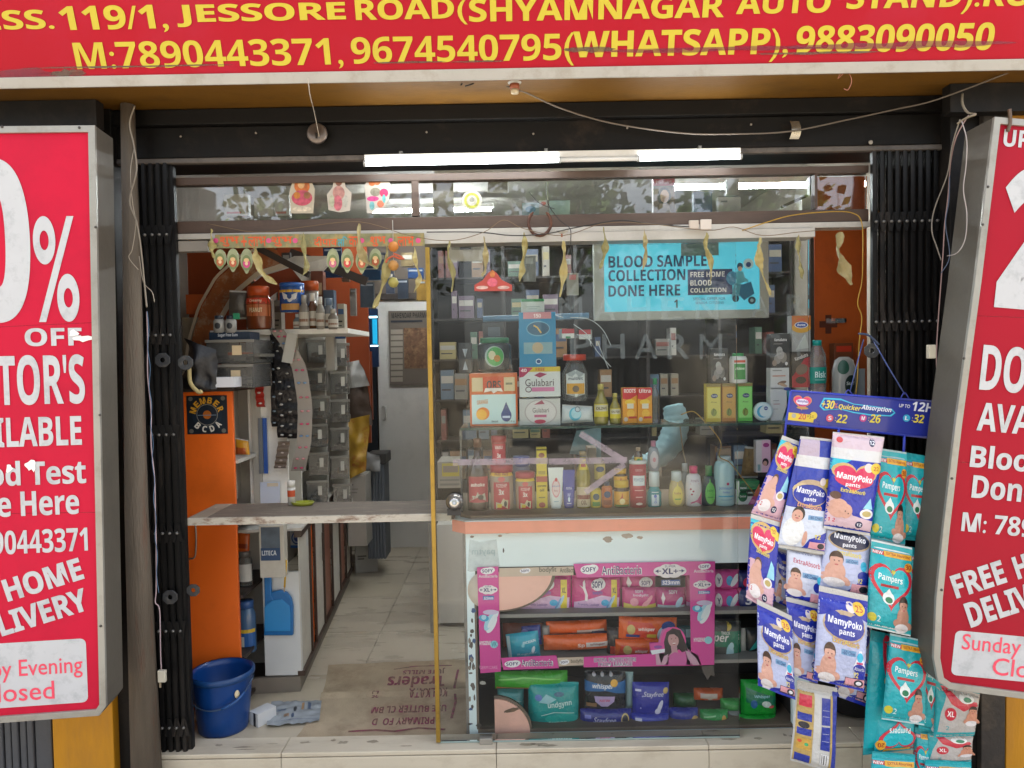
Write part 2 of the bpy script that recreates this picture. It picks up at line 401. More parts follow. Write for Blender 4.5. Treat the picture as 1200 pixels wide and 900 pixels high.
# ================================================================ SETTING
ASPH = mat('#968f84', rough=.9, var=.12, sc=3, bump=.4, bsc=120, dirt='#6b6357', damt=.5, dsc=1.2)
g = MB(); g.box(-200, 200, -200, 200, -.4, -.17, ASPH); struct(g.build('street'))
g = MB(); g.box(-30, 30, -7.6, -4.9, -.166, -.06, mat('#8f8471', rough=.9, var=.15, sc=1.5, bump=.3, bsc=60, dirt='#7d735f', damt=.4)); struct(g.build('pavement'))
g = MB(); g.box(-30, 30, -30, -11.2, -.166, -.162, mat('#857a66', rough=.95, var=.2, sc=.7, dirt='#7b7a55', damt=.5, dsc=.5)); struct(g.build('ground'))
TILE = mat('#b9ad9a', rough=.28, var=.07, sc=3, streak=(1, 4, 1), dirt='#9a8b76', damt=.15, dsc=2.2, dth=.52)
TILE2 = mat('#b2a691', rough=.3, var=.08, sc=3, streak=(1, 4, 1), dirt='#94856f', damt=.15, dsc=2.0, dth=.52)
GROUT = mat('#6d6356', rough=.9)
fl = MB(); fl.box(-2.0, 2.0, .072, 3.3, -.4, -.006, GROUT); fl = struct(fl.build('floor'))
xs = [-1.95, -1.35, -.75, -.15, .45, 1.05, 1.65, 2.0]; ys = [.075, .65, 1.25, 1.85, 2.45, 3.05, 3.29]
for i in range(len(xs) - 1):
    for j in range(len(ys) - 1):
        MB().box(xs[i] + .0015, xs[i + 1] - .0015, ys[j] + .0015, ys[j + 1] - .0015, -.03, 0, random.choice((TILE, TILE, TILE2))).build('tile', fl)
st = MB(); st.box(-1.62, 1.62, -.045, .07, -.19, .012, GROUT); st = struct(st.build('threshold_step'))
STONE = mat('#c8bda8', rough=.35, var=.06, sc=2, streak=(1, 5, 2), dirt='#94836a', damt=.35, dsc=2.5, dth=.5)
sx = [-1.6, -.9, -.085, .72, 1.3, 1.6]
for i in range(len(sx) - 1):
    MB().box(sx[i] + .001, sx[i + 1] - .001, -.05, .071, .005, .022, STONE).build('tread_tile', st, bevel=.003)
    MB().box(sx[i] + .001, sx[i + 1] - .001, -.052, -.04, -.165, .002, STONE).build('riser_tile', st, bevel=.002)

# ---------------------------------------------------------------- the shop building
B = thing('shop_building', 'shop building with black lintel, ochre soffit and yellow pillars round the open shopfront', 'building', (0, 0, -.17))
BLK = mat('#0c0a09', rough=.6, var=.3, sc=5, spec=.25, bump=.15, bsc=30, dirt='#3a2f27', damt=.4, dsc=5, dth=.55)
BLK2 = mat('#100e0d', rough=.6, var=.25, spec=.3, dirt='#332b25', damt=.4, dsc=6)
OCH = mat('#6e4905', rough=.6, var=.14, sc=2, streak=(1, 3, 3), dirt='#3c2608', damt=.45, dsc=2.3, dth=.5, bump=.1)
YEL = mat('#c4870f', rough=.6, var=.1, sc=4, streak=(3, 3, .6), dirt='#a9742a', damt=.5, dsc=2.5, bump=.2, bsc=20)
PLA = mat('#8d8678', rough=.85, var=.15, sc=3, dirt='#4c463d', damt=.5, dsc=1.5, bump=.2)
DRK = mat('#2b2725', rough=.8, var=.2, dirt='#4b443c', damt=.4)
z1 = P(600, 93, -.27).z
MB().box(-3, 3, -.27, .0, z1, z1 + .03, OCH).build('soffit', B)
MB().box(-3, 3, -.27, .25, z1 + .03, 4.0, PLA).build('upper_wall', B)
zb = P(600, 178, -.02).z; zt = P(600, 142, -.02).z
lb = MB(); lb.box(-1.9, 1.9, -.02, .05, zb, zt, BLK); lb.build('lintel_beam', B, bevel=.003)
MB().box(-1.9, 1.9, -.045, .05, zt + .001, z1 - .001, BLK).build('lintel_flange', B, bevel=.004)
MB().box(-1.5, 1.78, -.028, .0, zb - .022, zb - .002, mat('#57504a', rough=.5, var=.2, dirt='#2a2522', damt=.6, dsc=8)).build('lintel_lip', B, bevel=.004)
MB().box(-1.5, 1.6, .0, .22, P(0, 205, .1).z + .11, zb - .003, BLK2).build('shutter_housing', B)
for u, v in ((212, 160), (220, 144), (226, 145), (300, 156), (625, 157), (500, 155), (880, 146), (1020, 167), (1010, 125), (735, 150)):
    c = P(u, v, -.022); MB().lathe([(.004, 0), (.004, .003), (.002, .005)], c, mat('#9a8f84', rough=.4), 8, axis=Matrix.Rotation(math.pi / 2, 3, 'X')).build('rivet', B)
# inner room
WALL = mat('#a39b8e', rough=.8, var=.08, dirt='#6f675a', damt=.3)
MB().box(-1.78, -1.7, .05, 3.2, 0, 2.6, mat('#7d746a', rough=.8, var=.15)).build('side_wall', B)
MB().box(1.75, 1.83, .05, 3.2, 0, 2.6, WALL).build('side_wall', B)
MB().box(-1.8, 1.85, 3.15, 3.25, 0, 2.6, mat('#6a5f55', rough=.8, var=.15)).build('back_wall', B)
MB().box(-1.8, 1.85, .25, 3.25, 2.6, 2.66, mat('#b9b4ab', rough=.8)).build('ceiling', B)
MB().box(-3, 3, .25, 3.4, 3.9, 4.0, PLA).build('roof_slab', B)
# facade left and right of the opening
def vcol(name, u0, u1, vref, Y0, Y1, m, bev=.003, z0=-.17, z1_=None):
    x0 = P(u0, vref, Y0).x; x1 = P(u1, vref, Y0).x
    return MB().box(x0, x1, Y0, Y1, z0, z1_ or z1 - .001, m).build(name, B, bevel=bev)
vcol('pillar', 62, 133, 870, -.1, .25, YEL)
MB().box(P(1179, 860, -.1).x, 3, -.1, .25, -.17, z1 - .001, YEL).build('pillar', B, bevel=.003)
WOODP = mat('#62584c', rough=.75, var=.2, sc=5, streak=(8, 8, 1), dirt='#6b3a25', damt=.5, dsc=3, dth=.55, bump=.5, bsc=25)
vcol('door_post', 127, 150, 700, -.06, .2, BLK2)
MB().box(-3, P(118, 130, -.13).x, -.16, -.11, P(50, 152, -.13).z, z1 - .002, BLK2).build('shade_beam', B)  # black boxes added for the shadowed strip above each signboard
MB().box(P(1108, 120, -.13).x, 3, -.16, -.11, P(1150, 134, -.13).z, z1 - .002, BLK2).build('shade_beam', B)
# rounded grey post
x0 = P(150, 140, -.1).x
MB().tube([(P(150, 140, -.1).x, -.1, z1 - .002), (P(154, 300, -.1).x, -.1, 1.85), (P(160, 600, -.1).x, -.1, .95), (P(171, 880, -.1).x, -.1, -.17)], [.024, .03, .04, .055], WOODP, 14).build('door_post', B)
vcol('door_post', 1112, 1150, 860, -.08, .2, BLK2)
vcol('door_post', 1150, 1178, 860, -.105, .2, mat('#332e2a', rough=.6, var=.3, sc=8, dirt='#6b5c4c', damt=.4, dsc=5, bump=.3))
MB().box(-3, P(60, 870, -.1).x, .0, .2, -.17, z1 - .002, BLK2).build('shutter_box', B)
# ribbed grey shutter left of the pillar
SH = thing('rolling_shutter', 'ribbed dark grey metal shutter below the left red signboard, left of the yellow pillar', 'shutter', (-1.9, -.03, -.17))
SHM = mat('#55565a', rough=.5, var=.12, sc=4, dirt='#3f3f42', damt=.4, dsc=4, bump=.1)
ub = [P(u, 880, -.06).x for u in (-60, -40, -22, -4, 5, 14, 23, 32, 41, 62)]
for i in range(len(ub) - 1):
    MB().box(ub[i] + .003, ub[i + 1] - .003, -.06 - (i % 2) * .004, -.03, -.17, 1.2, SHM).build('shutter_rib', SH, bevel=.004)

# ---------------------------------------------------------------- folding gates
GM = mat('#0d0c0c', rough=.5, var=.35, sc=10, streak=(1, 1, .15), dirt='#4e443c', damt=.45, dsc=14, dth=.54, spec=.35)
def gate(name, label, xa, xb, n, Y, zt_, locks):
    t = thing(name, label, 'folding gate', ((xa + xb) / 2, Y, .0)); 
    for i in range(n):
        x = xa + (xb - xa) * i / (n - 1); yy = Y + (i % 2) * .016 - .008
        m = MB(); m.box(x - .0055, x + .0055, yy - .011, yy + .011, .02, zt_, GM); m.box(x - .0085, x + .0035, yy - .015, yy - .0113, .02, zt_, GM)
        m.build('gate_bar', t)
    for k in range(6):
        z = .12 + k * (zt_ - .2) / 5.5
        m = MB()
        for i in range(n - 1):
            a = xa + (xb - xa) * i / (n - 1); b = xa + (xb - xa) * (i + 1) / (n - 1)
            s_ = .035 * ((i + k) % 2 * 2 - 1)
            m.bar((a, Y - .026 - i % 2 * .003, z - s_), (b, Y - .026 - i % 2 * .003, z + s_), .012, .003, GM)
        m.build('lattice_link', t)
        for i in range(0, n, 2):
            x = xa + (xb - xa) * i / (n - 1)
            MB().lathe([(.006, 0), (.005, .006), (.001, .007)], (x, Y - .03, z), mat('#7c7a76', rough=.4, metal=.6), 8, axis=Matrix.Rotation(math.pi / 2, 3, 'X')).build('rivet', t)
    for (u, v, s_) in locks:
        c = P(u, v, Y - .045); m = MB(); q = []
        for i in range(8):
            a = math.pi / 8 + i * math.pi / 4; q.append(c + Vector((s_ * math.cos(a), 0, s_ * .95 * math.sin(a))))
        hole = [c + Vector((s_ * .33 * math.cos(math.pi / 8 + i * math.pi / 4), 0, s_ * .33 * math.sin(math.pi / 8 + i * math.pi / 4))) for i in range(8)]
        LM = mat('#45474a', rough=.4, metal=.5, var=.3, dirt='#7a756c', damt=.5, dsc=20)
        D = Vector((0, .007, 0))
        vs = q + hole + [p + D for p in q] + [p + D for p in hole]
        fs = []
        for i in range(8):
            j = (i + 1) % 8
            fs += [(i, j, j + 8, i + 8), (i + 16, i + 24, j + 24, j + 16), (i, i + 16, j + 16, j), (i + 8, j + 8, j + 24, i + 24)]
        m.add(vs, fs, LM); m.build('lock_plate', t, bevel=.0015)
    return t
zg = P(188, 193, 0).z
gate('folding_gate', 'black folding steel gate pushed back at the left of the shop opening', P(171, 420, -.005).x, P(209, 420, -.005).x, 10, -.005, zg, [(190, 422, .03), (217, 425, .03), (199, 700, .03), (226, 692, .026)])
gate('folding_gate', 'black folding steel gate with close bars at the right, behind the hanging diaper packs', P(1022, 350, .0).x, P(1106, 350, .0).x, 20, .0, zg, [(1022, 411, .03)])

# ---------------------------------------------------------------- banner
RED = mat('#a81024', rough=.6, spec=.2, var=.07, sc=2, dirt='#a92a44', damt=.25, dsc=2.5, bump=.1, bsc=8)
ALU = mat('#a9a6a0', rough=.5, var=.08, sc=8, dirt='#8d8576', damt=.5, dsc=9, dth=.5, metal=.1)
tl_ = math.radians(19)
BP = Plane(P(600, 91, -.3), (1, 0, 0), (0, -math.sin(tl_), math.cos(tl_)))
ban = thing('shop_banner', 'wide red banner with yellow address and phone numbers above the shopfront', 'signboard', BP.o)
m = MB(); c = [BP.at(-3, 0, 0), BP.at(3, 0, 0), BP.at(3, .8, 0), BP.at(-3, .8, 0)]
m.hexa(c, [p - BP.n * .05 for p in c], RED); m.build('banner_sheet', ban)
a, b0 = BP.hit(600, 91); a, b1 = BP.hit(600, 80)
m = MB(); c = [BP.at(-3.01, -.006, .012), BP.at(3.01, -.006, .012), BP.at(3.01, b1, .012), BP.at(-3.01, b1, .012)]
m.hexa(c, [p - BP.n * .07 for p in c], ALU); m.build('frame_strip', ban, bevel=.002)
pr = pp(BP, .002); YT = mat('#c2b02c', rough=.45, var=.06, sc=3, dirt='#a8863a', damt=.25, dsc=6, dth=.56)
for t_, u0, v0, u1, v1 in (('ADDRESS.', -158, 11, 60, 38), ('119/1,', 74, 5, 194, 40), ('JESSORE', 209, 2, 404, 32), ('ROAD(', 418, -3, 547, 31), ('SHYAMNAGAR', 550, -7, 850, 26), ('AUTO', 862, -12, 975, 17),
        ('STAND).KOLKATA', 990, -24, 1345, 19), ('M:7890443371,', 92, 44, 400, 86), ('9674540795', 413, 39, 658, 75), ('(WHATSAPP),', 661, 32, 926, 77), ('9883090050', 931, 26, 1168, 63)):
    ptext(pr, BP, t_, u0, v0, u1, v1, YT, bold=.034)
pr.build('lettering', ban)
# scuffed stains along its lower edge
pr = pp(BP, .0035); random.seed(3)
ST = thinmat('#7b2440', .55); SG = thinmat('#5c4a40', .7)
for (u, v, w_, h_, mm) in ((30, 88, 90, 12, ST), (80, 86, 40, 8, SG), (150, 78, 240, 2, SG), (560, 72, 60, 2, SG), (690, 58, 60, 6, SG), (830, 58, 260, 5, ST), (1050, 53, 260, 7, ST), (960, 62, 140, 3, SG), (480, 73, 80, 2, SG)):
    a0, b0 = BP.hit(u, v); s_ = px(-.3); pts = []
    K = 26
    for i in range(K):
        an = 2 * math.pi * i / K; r = 1 + random.uniform(-.5, .4)
        pts.append((a0 + math.cos(an) * w_ / 2 * s_ * (1 + random.uniform(-.1, .1)), b0 + math.sin(an) * h_ / 2 * s_ * r))
    pr.poly(pts, mm)
pr.build('stain', ban)

# ---------------------------------------------------------------- side signboards
def tline(pr, pl, t, u, vt, vb, wpx, m, S, anchor='l', rot=0, bold=.025, res=3):
    a, b = pl.hit(u, vb); h = (vb - vt) * S; w_ = wpx * S
    if anchor == 'r': a -= w_
    if anchor == 'c': a -= w_ / 2
    pr.text(t, a, b, a + w_, b + h, m, rot=rot, bold=bold, res=res)
WH = mat('#b9bbbe', rough=.45, var=.05, sc=10, dirt='#93979a', damt=.5, dsc=18, dth=.5)
SIDE = mat('#5c574e', rough=.6, var=.12, sc=3, dirt='#4b463f', damt=.4, dsc=4, metal=.2, bump=.1)
SFR = mat('#98968f', rough=.38, var=.1, sc=6, metal=.35, dirt='#7d776c', damt=.5, dsc=8)
def signboard(label, pl, outline, depth, redhex, box, boxpts, frame_w, screws=(), seams=()):
    t = thing('signboard', label, 'signboard', pl.at(*pl.hit(*outline[0])))
    q = [pl.hit(u, v) for u, v in outline]
    MB().prism([pl.at(a, b, 0) for a, b in q], -pl.n * depth, SIDE).build('sign_casing', t, bevel=.003)
    cx = sum(p[0] for p in q) / len(q); cyy = sum(p[1] for p in q) / len(q); K = len(q)
    inn = []
    for i in range(K):
        p0, p1, p2 = Vector(q[i - 1]), Vector(q[i]), Vector(q[(i + 1) % K]); d1 = (p1 - p0).normalized(); d2 = (p2 - p1).normalized()
        n1 = Vector((-d1.y, d1.x)); n2 = Vector((-d2.y, d2.x))
        if n1.dot(Vector((cx, cyy)) - p1) < 0: n1 = -n1; n2 = -n2
        inn.append(tuple(p1 + (n1 + n2) * frame_w / (1 + n1.dot(n2))))
    m = MB(); o = [pl.at(a, b, .0) for a, b in q]; i_ = [pl.at(a, b, .0) for a, b in inn]; of = [pl.at(a, b, .012) for a, b in q]; if_ = [pl.at(a, b, .012) for a, b in inn]
    vs = o + i_ + of + if_; fs = []
    for i in range(K):
        j = (i + 1) % K
        fs += [(2 * K + i, 2 * K + j, 3 * K + j, 3 * K + i), (i, j, 2 * K + j, 2 * K + i), (K + i, 3 * K + i, 3 * K + j, K + j)]
    m.add(vs, fs, SFR); m.build('sign_frame', t, bevel=.0015)
    RM_ = mat(redhex, rough=.5, var=.08, sc=1.5, spec=.2, dirt='#8a1028', damt=.25, dsc=2, bump=.04, bsc=5)
    MB().add([pl.at(a, b, .003) for a, b in inn], [tuple(range(K))], RM_).build('sign_face', t)
    for (u, v) in screws:
        MB().lathe([(.0045, 0), (.004, .002), (.001, .0028)], pl.px(u, v, .012), mat('#4a4642', metal=.5, rough=.4), 10, axis=Matrix.Rotation(math.pi / 2, 3, 'X')).build('screw', t)
    pr = pp(pl, .0036)
    for (u0, v0, u1, v1) in seams:
        a0, b0 = pl.hit(u0, v0); a1, b1 = pl.hit(u1, v1); pr.line([(a0, b0), ((a0 + a1) / 2, (b0 + b1) / 2 + .001), (a1, b1)], .0018, thinmat('#7a1020', .5))
    pr.build('vinyl_seam', t)
    if box:
        pr = pp(pl, .004); qq = [pl.hit(u, v) for u, v in boxpts]; x0, x1 = min(p[0] for p in qq), max(p[0] for p in qq); y0, y1 = min(p[1] for p in qq), max(p[1] for p in qq)
        r = .018; pts = []
        for (cx_, cy_, a0) in ((x1 - r, y1 - r, 0), (x0 + r, y1 - r, 90), (x0 + r, y0 + r, 180), (x1 - r, y0 + r, 270)):
            for k in range(5): a = math.radians(a0 + k * 22.5); pts.append((cx_ + r * math.cos(a), cy_ + r * math.sin(a)))
        pr.poly(pts, WH); pr.build('white_panel', t)
    return t
SL = px(-.42)
yl = math.radians(7)
LP = Plane(P(125, 836, -.42), (math.cos(yl), math.sin(yl), 0), (0, 0, 1))
ls = signboard('upright red signboard at the left edge with huge white 0% OFF lettering', LP,
    [(-300, 152), (113, 148), (119, 480), (126, 826), (118, 837), (-300, 868)], .13, '#bd1034', True, [(-190, 765), (104, 822)], .021, [(114, 267), (119, 486), (120, 732), (5, 150), (95, 151)], [(-50, 386, 112, 378), (-50, 603, 118, 600)])
pr = pp(LP, .005); R2 = mat('#e2425c', rough=.4, var=.05)
for t_, u, vt, vb, w_ in (('20', 40, 190, 378, 150), ('OFF', 97, 384, 405, 62), ("DOCTOR'S", 101, 415, 473, 168), ('AVAILABLE', 97, 487, 521, 152), ('Blood Test', 102, 537, 566, 152), ('Done Here', 94, 573, 602, 144), ('M: 7890443371', 104, 617, 645, 164)):
    tline(pr, LP, t_, u, vt, vb, w_, WH, SL, 'r', bold=.03 if t_ != '20' else .045, res=3 if t_ != '20' else 9)
tline(pr, LP, '%', 95, 255, 377, 48, WH, SL, 'r', bold=.012, res=9)
tline(pr, LP, 'FREE', -50, 698, 725, 84, WH, SL, 'c', rot=15, bold=.04); tline(pr, LP, 'HOME', 52, 665, 692, 88, WH, SL, 'c', rot=15, bold=.04)
tline(pr, LP, 'DELIVERY', 32, 709, 736, 140, WH, SL, 'c', rot=15, bold=.04)
tline(pr, LP, 'Sunday by Evening', 98, 767, 793, 172, R2, SL, 'r', bold=.005); tline(pr, LP, 'Closed', 65, 796, 818, 84, R2, SL, 'r', bold=.005)
pr.build('lettering', ls)
pr = pp(LP, .007); random.seed(5)                       # torn white patches in the vinyl
for (u, v, w_, h_) in ((98, 397, 24, 7), (88, 391, 12, 9), (38, 545, 14, 16), (12, 549, 8, 10)):
    a0, b0 = LP.hit(u, v); pr.poly([(a0 + math.cos(i * .5236) * w_ / 2 * SL * random.uniform(.6, 1.2), b0 + math.sin(i * .5236) * h_ / 2 * SL * random.uniform(.5, 1.2)) for i in range(12)], ink('#e8e6e4'))
pr.build('torn_patch', ls)
tr = math.radians(6.0)
RP = Plane(P(1095, 750, -.42), (math.cos(tr) * math.cos(-.03), -.03, -math.sin(tr)), (math.sin(tr), 0, math.cos(tr)))
rs = signboard('tilted red signboard at the right edge with a huge white 2', RP,
    [(1163, 138), (1140, 330), (1117, 500), (1103, 620), (1095, 700), (1092, 770), (1097, 797), (1110, 806), (1330, 835), (1400, 158)][::-1], .15, '#9c0a24', True, [(1119, 738), (1340, 812)], .021, [(1155, 220), (1149, 264), (1127, 420), (1113, 560), (1101, 690)], [(1140, 370, 1330, 378), (1116, 541, 1330, 551)])
pr = pp(RP, .005)
for t_, u, vt, vb, w_ in (('UP TO', 1174, 152, 172, 66), ("DOCTOR'S", 1146, 403, 457, 178), ('AVAILABLE', 1143, 471, 504, 166), ('Blood Test', 1135, 520, 547, 166), ('Done Here', 1137, 556, 583, 158), ('M: 7890443371', 1125, 599, 622, 190)):
    tline(pr, RP, t_, u, vt, vb, w_, WH, SL, bold=.03)
tline(pr, RP, '20%', 1162, 195, 362, 210, WH, SL, bold=.045, res=9)
tline(pr, RP, 'FREE', 1144, 664, 692, 62, WH, SL, 'c', rot=24, bold=.04); tline(pr, RP, 'HOME', 1222, 640, 668, 74, WH, SL, 'c', rot=24, bold=.04)
tline(pr, RP, 'DELIVERY', 1192, 686, 716, 128, WH, SL, 'c', rot=24, bold=.04)
tline(pr, RP, 'Sunday by Evening', 1125, 741, 766, 180, R2, SL, bold=.005); tline(pr, RP, 'Closed', 1161, 769, 790, 84, R2, SL, bold=.005)
pr.build('lettering', rs)
cable('short rusty bracket gripping the top edge of the right red signboard', 'bracket', [(1183, 128), (1184, 143), (1181, 154)], -.435, .006, '#5e4a38', 'bracket')
# ---------------------------------------------------------------- tube light under the lintel
tf = thing('tube_light', 'long white batten with lit tubes under the black lintel', 'tube light', P(648, 190, -.05))
xA, xB = P(427, 186, -.05).x, P(868, 186, -.05).x; zc = P(648, 184, -.05).z
MB().box(xA, xB, -.055, -.03, zc - .004, zc + .021, mat('#cfccc5', rough=.4, dirt='#8d8577', damt=.3)).build('batten', tf, bevel=.002)
TUBE = bpy.data.materials.new('lit_tube'); TUBE.use_nodes = True
_b = TUBE.node_tree.nodes['Principled BSDF']; _b.inputs['Emission Color'].default_value = (.9, .97, 1, 1); _b.inputs['Emission Strength'].default_value = 9.0
for a_, b_ in ((429, 655), (748, 866)):
    MB().tube([(P(a_, 186, -.05).x, -.06, zc - .014), (P(b_, 186, -.05).x, -.06, zc - .014)], .0085, TUBE, 10).build('tube', tf)
MB().tube([(P(656, 186, -.05).x, -.06, zc - .014), (P(747, 186, -.05).x, -.06, zc - .014)], .0085, mat('#dcdcd8', rough=.3), 10).build('tube_cover', tf)
ECAP = mat('#a9aaa8', rough=.4)
for u_ in (428, 655.5, 747.5, 867): c = P(u_, 186, -.05).x; MB().tube([(c - .004, -.06, zc - .014), (c + .004, -.06, zc - .014)], .0115, ECAP, 12).build('end_cap', tf)
for u_ in (470, 640, 820): c = P(u_, 186, -.05).x; MB().box(c - .006, c + .006, -.057, -.028, zc + .0215, zc + .03, mat('#6d6a64', rough=.4, metal=.5)).build('mounting_clip', tf)
TUBE2 = TUBE.copy(); TUBE2.node_tree.nodes['Principled BSDF'].inputs['Emission Strength'].default_value = 44.0
for k, (x0, x1, y_, z_, lb_) in enumerate(((-.35, .62, .75, 2.36, 'left'), (.8, 1.5, .9, 2.33, 'right'), (-.95, -.1, 2.2, 2.5, 'rear'))):
    t = thing('tube_light', {'left': 'lit white tube on the ceiling seen through the transom glass above the counter', 'right': 'short lit tube on the ceiling near the orange board at the right', 'rear': 'tube light at the rear of the shop over the white door'}[lb_], 'tube light', ((x0 + x1) / 2, y_, z_))
    MB().box(x0, x1, y_ - .02, y_ + .02, z_ + .012, z_ + .04, mat('#d8d5ce', rough=.4)).build('batten', t)
    MB().tube([(x0 + .02, y_, z_), (x1 - .02, y_, z_)], .011, TUBE2, 8).build('tube', t)

# ---------------------------------------------------------------- street opposite (seen only as reflections in the glass)
CW = thing('boundary_wall', 'pale plastered boundary wall across the street mirrored in the glass', 'wall', (0, -11, -.17))
for i in range(12):
    x = -18 + i * 3
    if i == 6: continue
    MB().box(x + .01, x + 2.99, -11.1, -10.95, -.17, 1.5, mat('#b9ad97', rough=.9, dirt='#7a705f', damt=.5, dsc=1)).build('wall_panel', CW)
    MB().box(x - .02, x + .3, -11.2, -10.85, -.17, 1.7, mat('#a39a88', rough=.9)).build('wall_post', CW)
GT = thing('iron_gate', 'black iron gate of upright bars across the street mirrored in the glass', 'gate', (1.5, -11, -.17))
for i in range(24): MB().box(.05 + i * .122, .075 + i * .122, -11.02, -10.99, -.1, 1.75, BLK2).build('gate_bar', GT)
MB().box(0.02, 2.98, -11.09, -11.06, -.1, 1.7, mat('#4b4d4e', rough=.6)).build('reflection_blocker', GT); MB().box(0.02, 2.98, -11.03, -10.98, .1, .16, BLK2).build('gate_rail', GT); MB().box(.02, 2.98, -11.03, -10.98, 1.5, 1.56, BLK2).build('gate_rail', GT)  # grey sheet added behind the bars to block bright ground in the reflection
LEAF = [mat('#3f5a22', rough=.6, var=.2), mat('#56702c', rough=.6, var=.2), mat('#2c4219', rough=.6, var=.2)]
BARK = mat('#5c4a38', rough=.9, var=.2, bump=.5)
def tree(x, y, h, r, sd, label):
    random.seed(sd); t = thing('street_tree', label, 'tree', (x, y, -.17), 'trees across the street')
    m = MB(); m.tube([(x, y, -.2), (x + .1, y, h * .3), (x - .05, y + .1, h * .55)], [.2, .14, .09], BARK, 8)
    for k in range(6):
        a = k * 1.05; m.tube([(x - .02, y, h * (.35 + .03 * k)), (x + r * .6 * math.cos(a), y + r * .6 * math.sin(a), h * .75)], [.07, .02], BARK, 5)
    m.build('trunk', t)
    m = MB(); cl = [(x + random.gauss(0, r * .45), y + random.gauss(0, r * .45), h * random.uniform(.5, 1.0), random.uniform(.35, .75)) for _ in range(26)]
    for _ in range(2300):
        c = random.choice(cl); p = Vector((random.gauss(c[0], c[3] * .6), random.gauss(c[1], c[3] * .6), random.gauss(c[2], c[3] * .5)))
        d = Vector((random.uniform(-1, 1), random.uniform(-1, 1), random.uniform(-1, .3))).normalized() * random.uniform(.1, .24); s_ = d.orthogonal().normalized() * d.length * .4
        m.add([p, p + d * .5 + s_, p + d, p + d * .5 - s_], [(0, 1, 2, 3)], random.choice(LEAF))
    m.build('crown', t)['kind'] = 'stuff'
tree(-3.2, -9.2, 4.6, 1.7, 1, 'leafy street tree mirrored in the upper left glass'); tree(.6, -10.2, 5.4, 1.9, 2, 'leafy street tree mirrored in the middle of the glass')
tree(4.0, -9.0, 4.4, 1.6, 3, 'leafy street tree mirrored in the upper right glass')
# ================================================================ INSIDE, LEFT OF THE GLASS DOOR
WLAM = mat('#dfdbd2', rough=.5, var=.05, sc=3, dirt='#8f877a', damt=.3, dsc=3)
GLAM = mat('#c6c1b7', rough=.5, var=.06, sc=3, dirt='#857d70', damt=.35, dsc=3)
ORG = mat('#ea6a1c', rough=.42, var=.05, sc=2, dirt='#8b3a10', damt=.2, dsc=2)
EDGE = mat('#3a302a', rough=.6, var=.2)
CLR = glassmat('clear_plastic', (.82, .84, .84), 1.45, .12, .15)
CLR2 = glassmat('clear_plastic_dusty', (.78, .78, .77), 1.4, .09, .2, (.45, .43, .4))
def pbox(mb, u0, v0, u1, v1, Y, dep, m):          # box whose front face fills a photo rectangle
    a = P(u0, (v0 + v1) / 2, Y); b = P(u1, (v0 + v1) / 2, Y); z0 = P((u0 + u1) / 2, v1, Y).z; z1_ = P((u0 + u1) / 2, v0, Y).z
    return mb.box(a.x, b.x, Y, Y + dep, z0, z1_, m)
# orange cabinet
Yc = .36
oc = thing('orange_cabinet', 'narrow orange cabinet with a round member sticker, standing behind the blue bucket', 'cabinet', P(247, 855, Yc))
xa, xb = P(213, 620, Yc).x, P(277, 620, Yc).x; zt = P(247, 459, Yc).z
MB().box(xa, xb, Yc, Yc + .018, .0, zt, ORG).build('front_panel', oc, bevel=.002)
MB().box(xa, xa + .018, Yc + .019, Yc + .42, 0, zt, GLAM).build('side_panel', oc)
MB().box(xa, xb + .03, Yc + .42, Yc + .435, 0, zt + .02, GLAM).build('back_panel', oc)
for v in (833, 765, 695, 612, 540):
    z = P(285, v, Yc + .1).z; MB().box(xa + .019, xb + .01, Yc + .02, Yc + .42, max(z, .015), max(z, .015) + .015, EDGE if v > 600 else GLAM).build('shelf', oc)
MB().box(xb + .0, xb + .03, Yc + .38, Yc + .419, 0, zt - .002, WLAM).build('side_frame', oc)
MB().box(xa - .01, xb + .012, Yc - .006, Yc + .44, zt + .001, zt + .018, EDGE).build('top_board', oc)
OP = facing(Yc); pr = pp(OP, .002)
prect(pr, OP, 220, 463, 266, 509, ink('#16202b'))
a0, b0 = OP.hit(243, 486); sp = px(Yc)
pr.w = pr.h = 1
for r_, c_ in ((17.5 * sp, '#1c2a38'), (12.5 * sp, '#8f8a80'), (11.8 * sp, '#1a2430'), (5 * sp, '#b5651d')): pr.ell(a0, b0, r_, r_, ink(c_))
pr.rect(a0 - 11 * sp, b0 - 1 * sp, a0 + 11 * sp, b0 + 0 * sp, ink('#6f7f90'))
pr.arctext('MEMBER', a0, b0, 17 * sp, 162, 22, 7.5 * sp, ink('#d9a02c'), bold=.04)
pr.arctext('BCDA', a0, b0, 17 * sp, 228, 318, 7.5 * sp, ink('#d9d4c8'), bold=.04, inward=True)
for du, dv in ((-19, -19), (19, -19), (-19, 19), (19, 19)): pr.ell(a0 + du * sp, b0 + dv * sp, 2.6 * sp, 2.6 * sp, ink('#6d6a62'))
pr.build('member_sticker', oc)
MB().tube(smooth([P(222, 612, Yc - .02), P(229, 616, Yc - .02), P(229, 650, Yc - .02), P(222, 655, Yc - .02)]), .004, mat('#8b8680', metal=.7, rough=.35), 6).build('handle', oc)
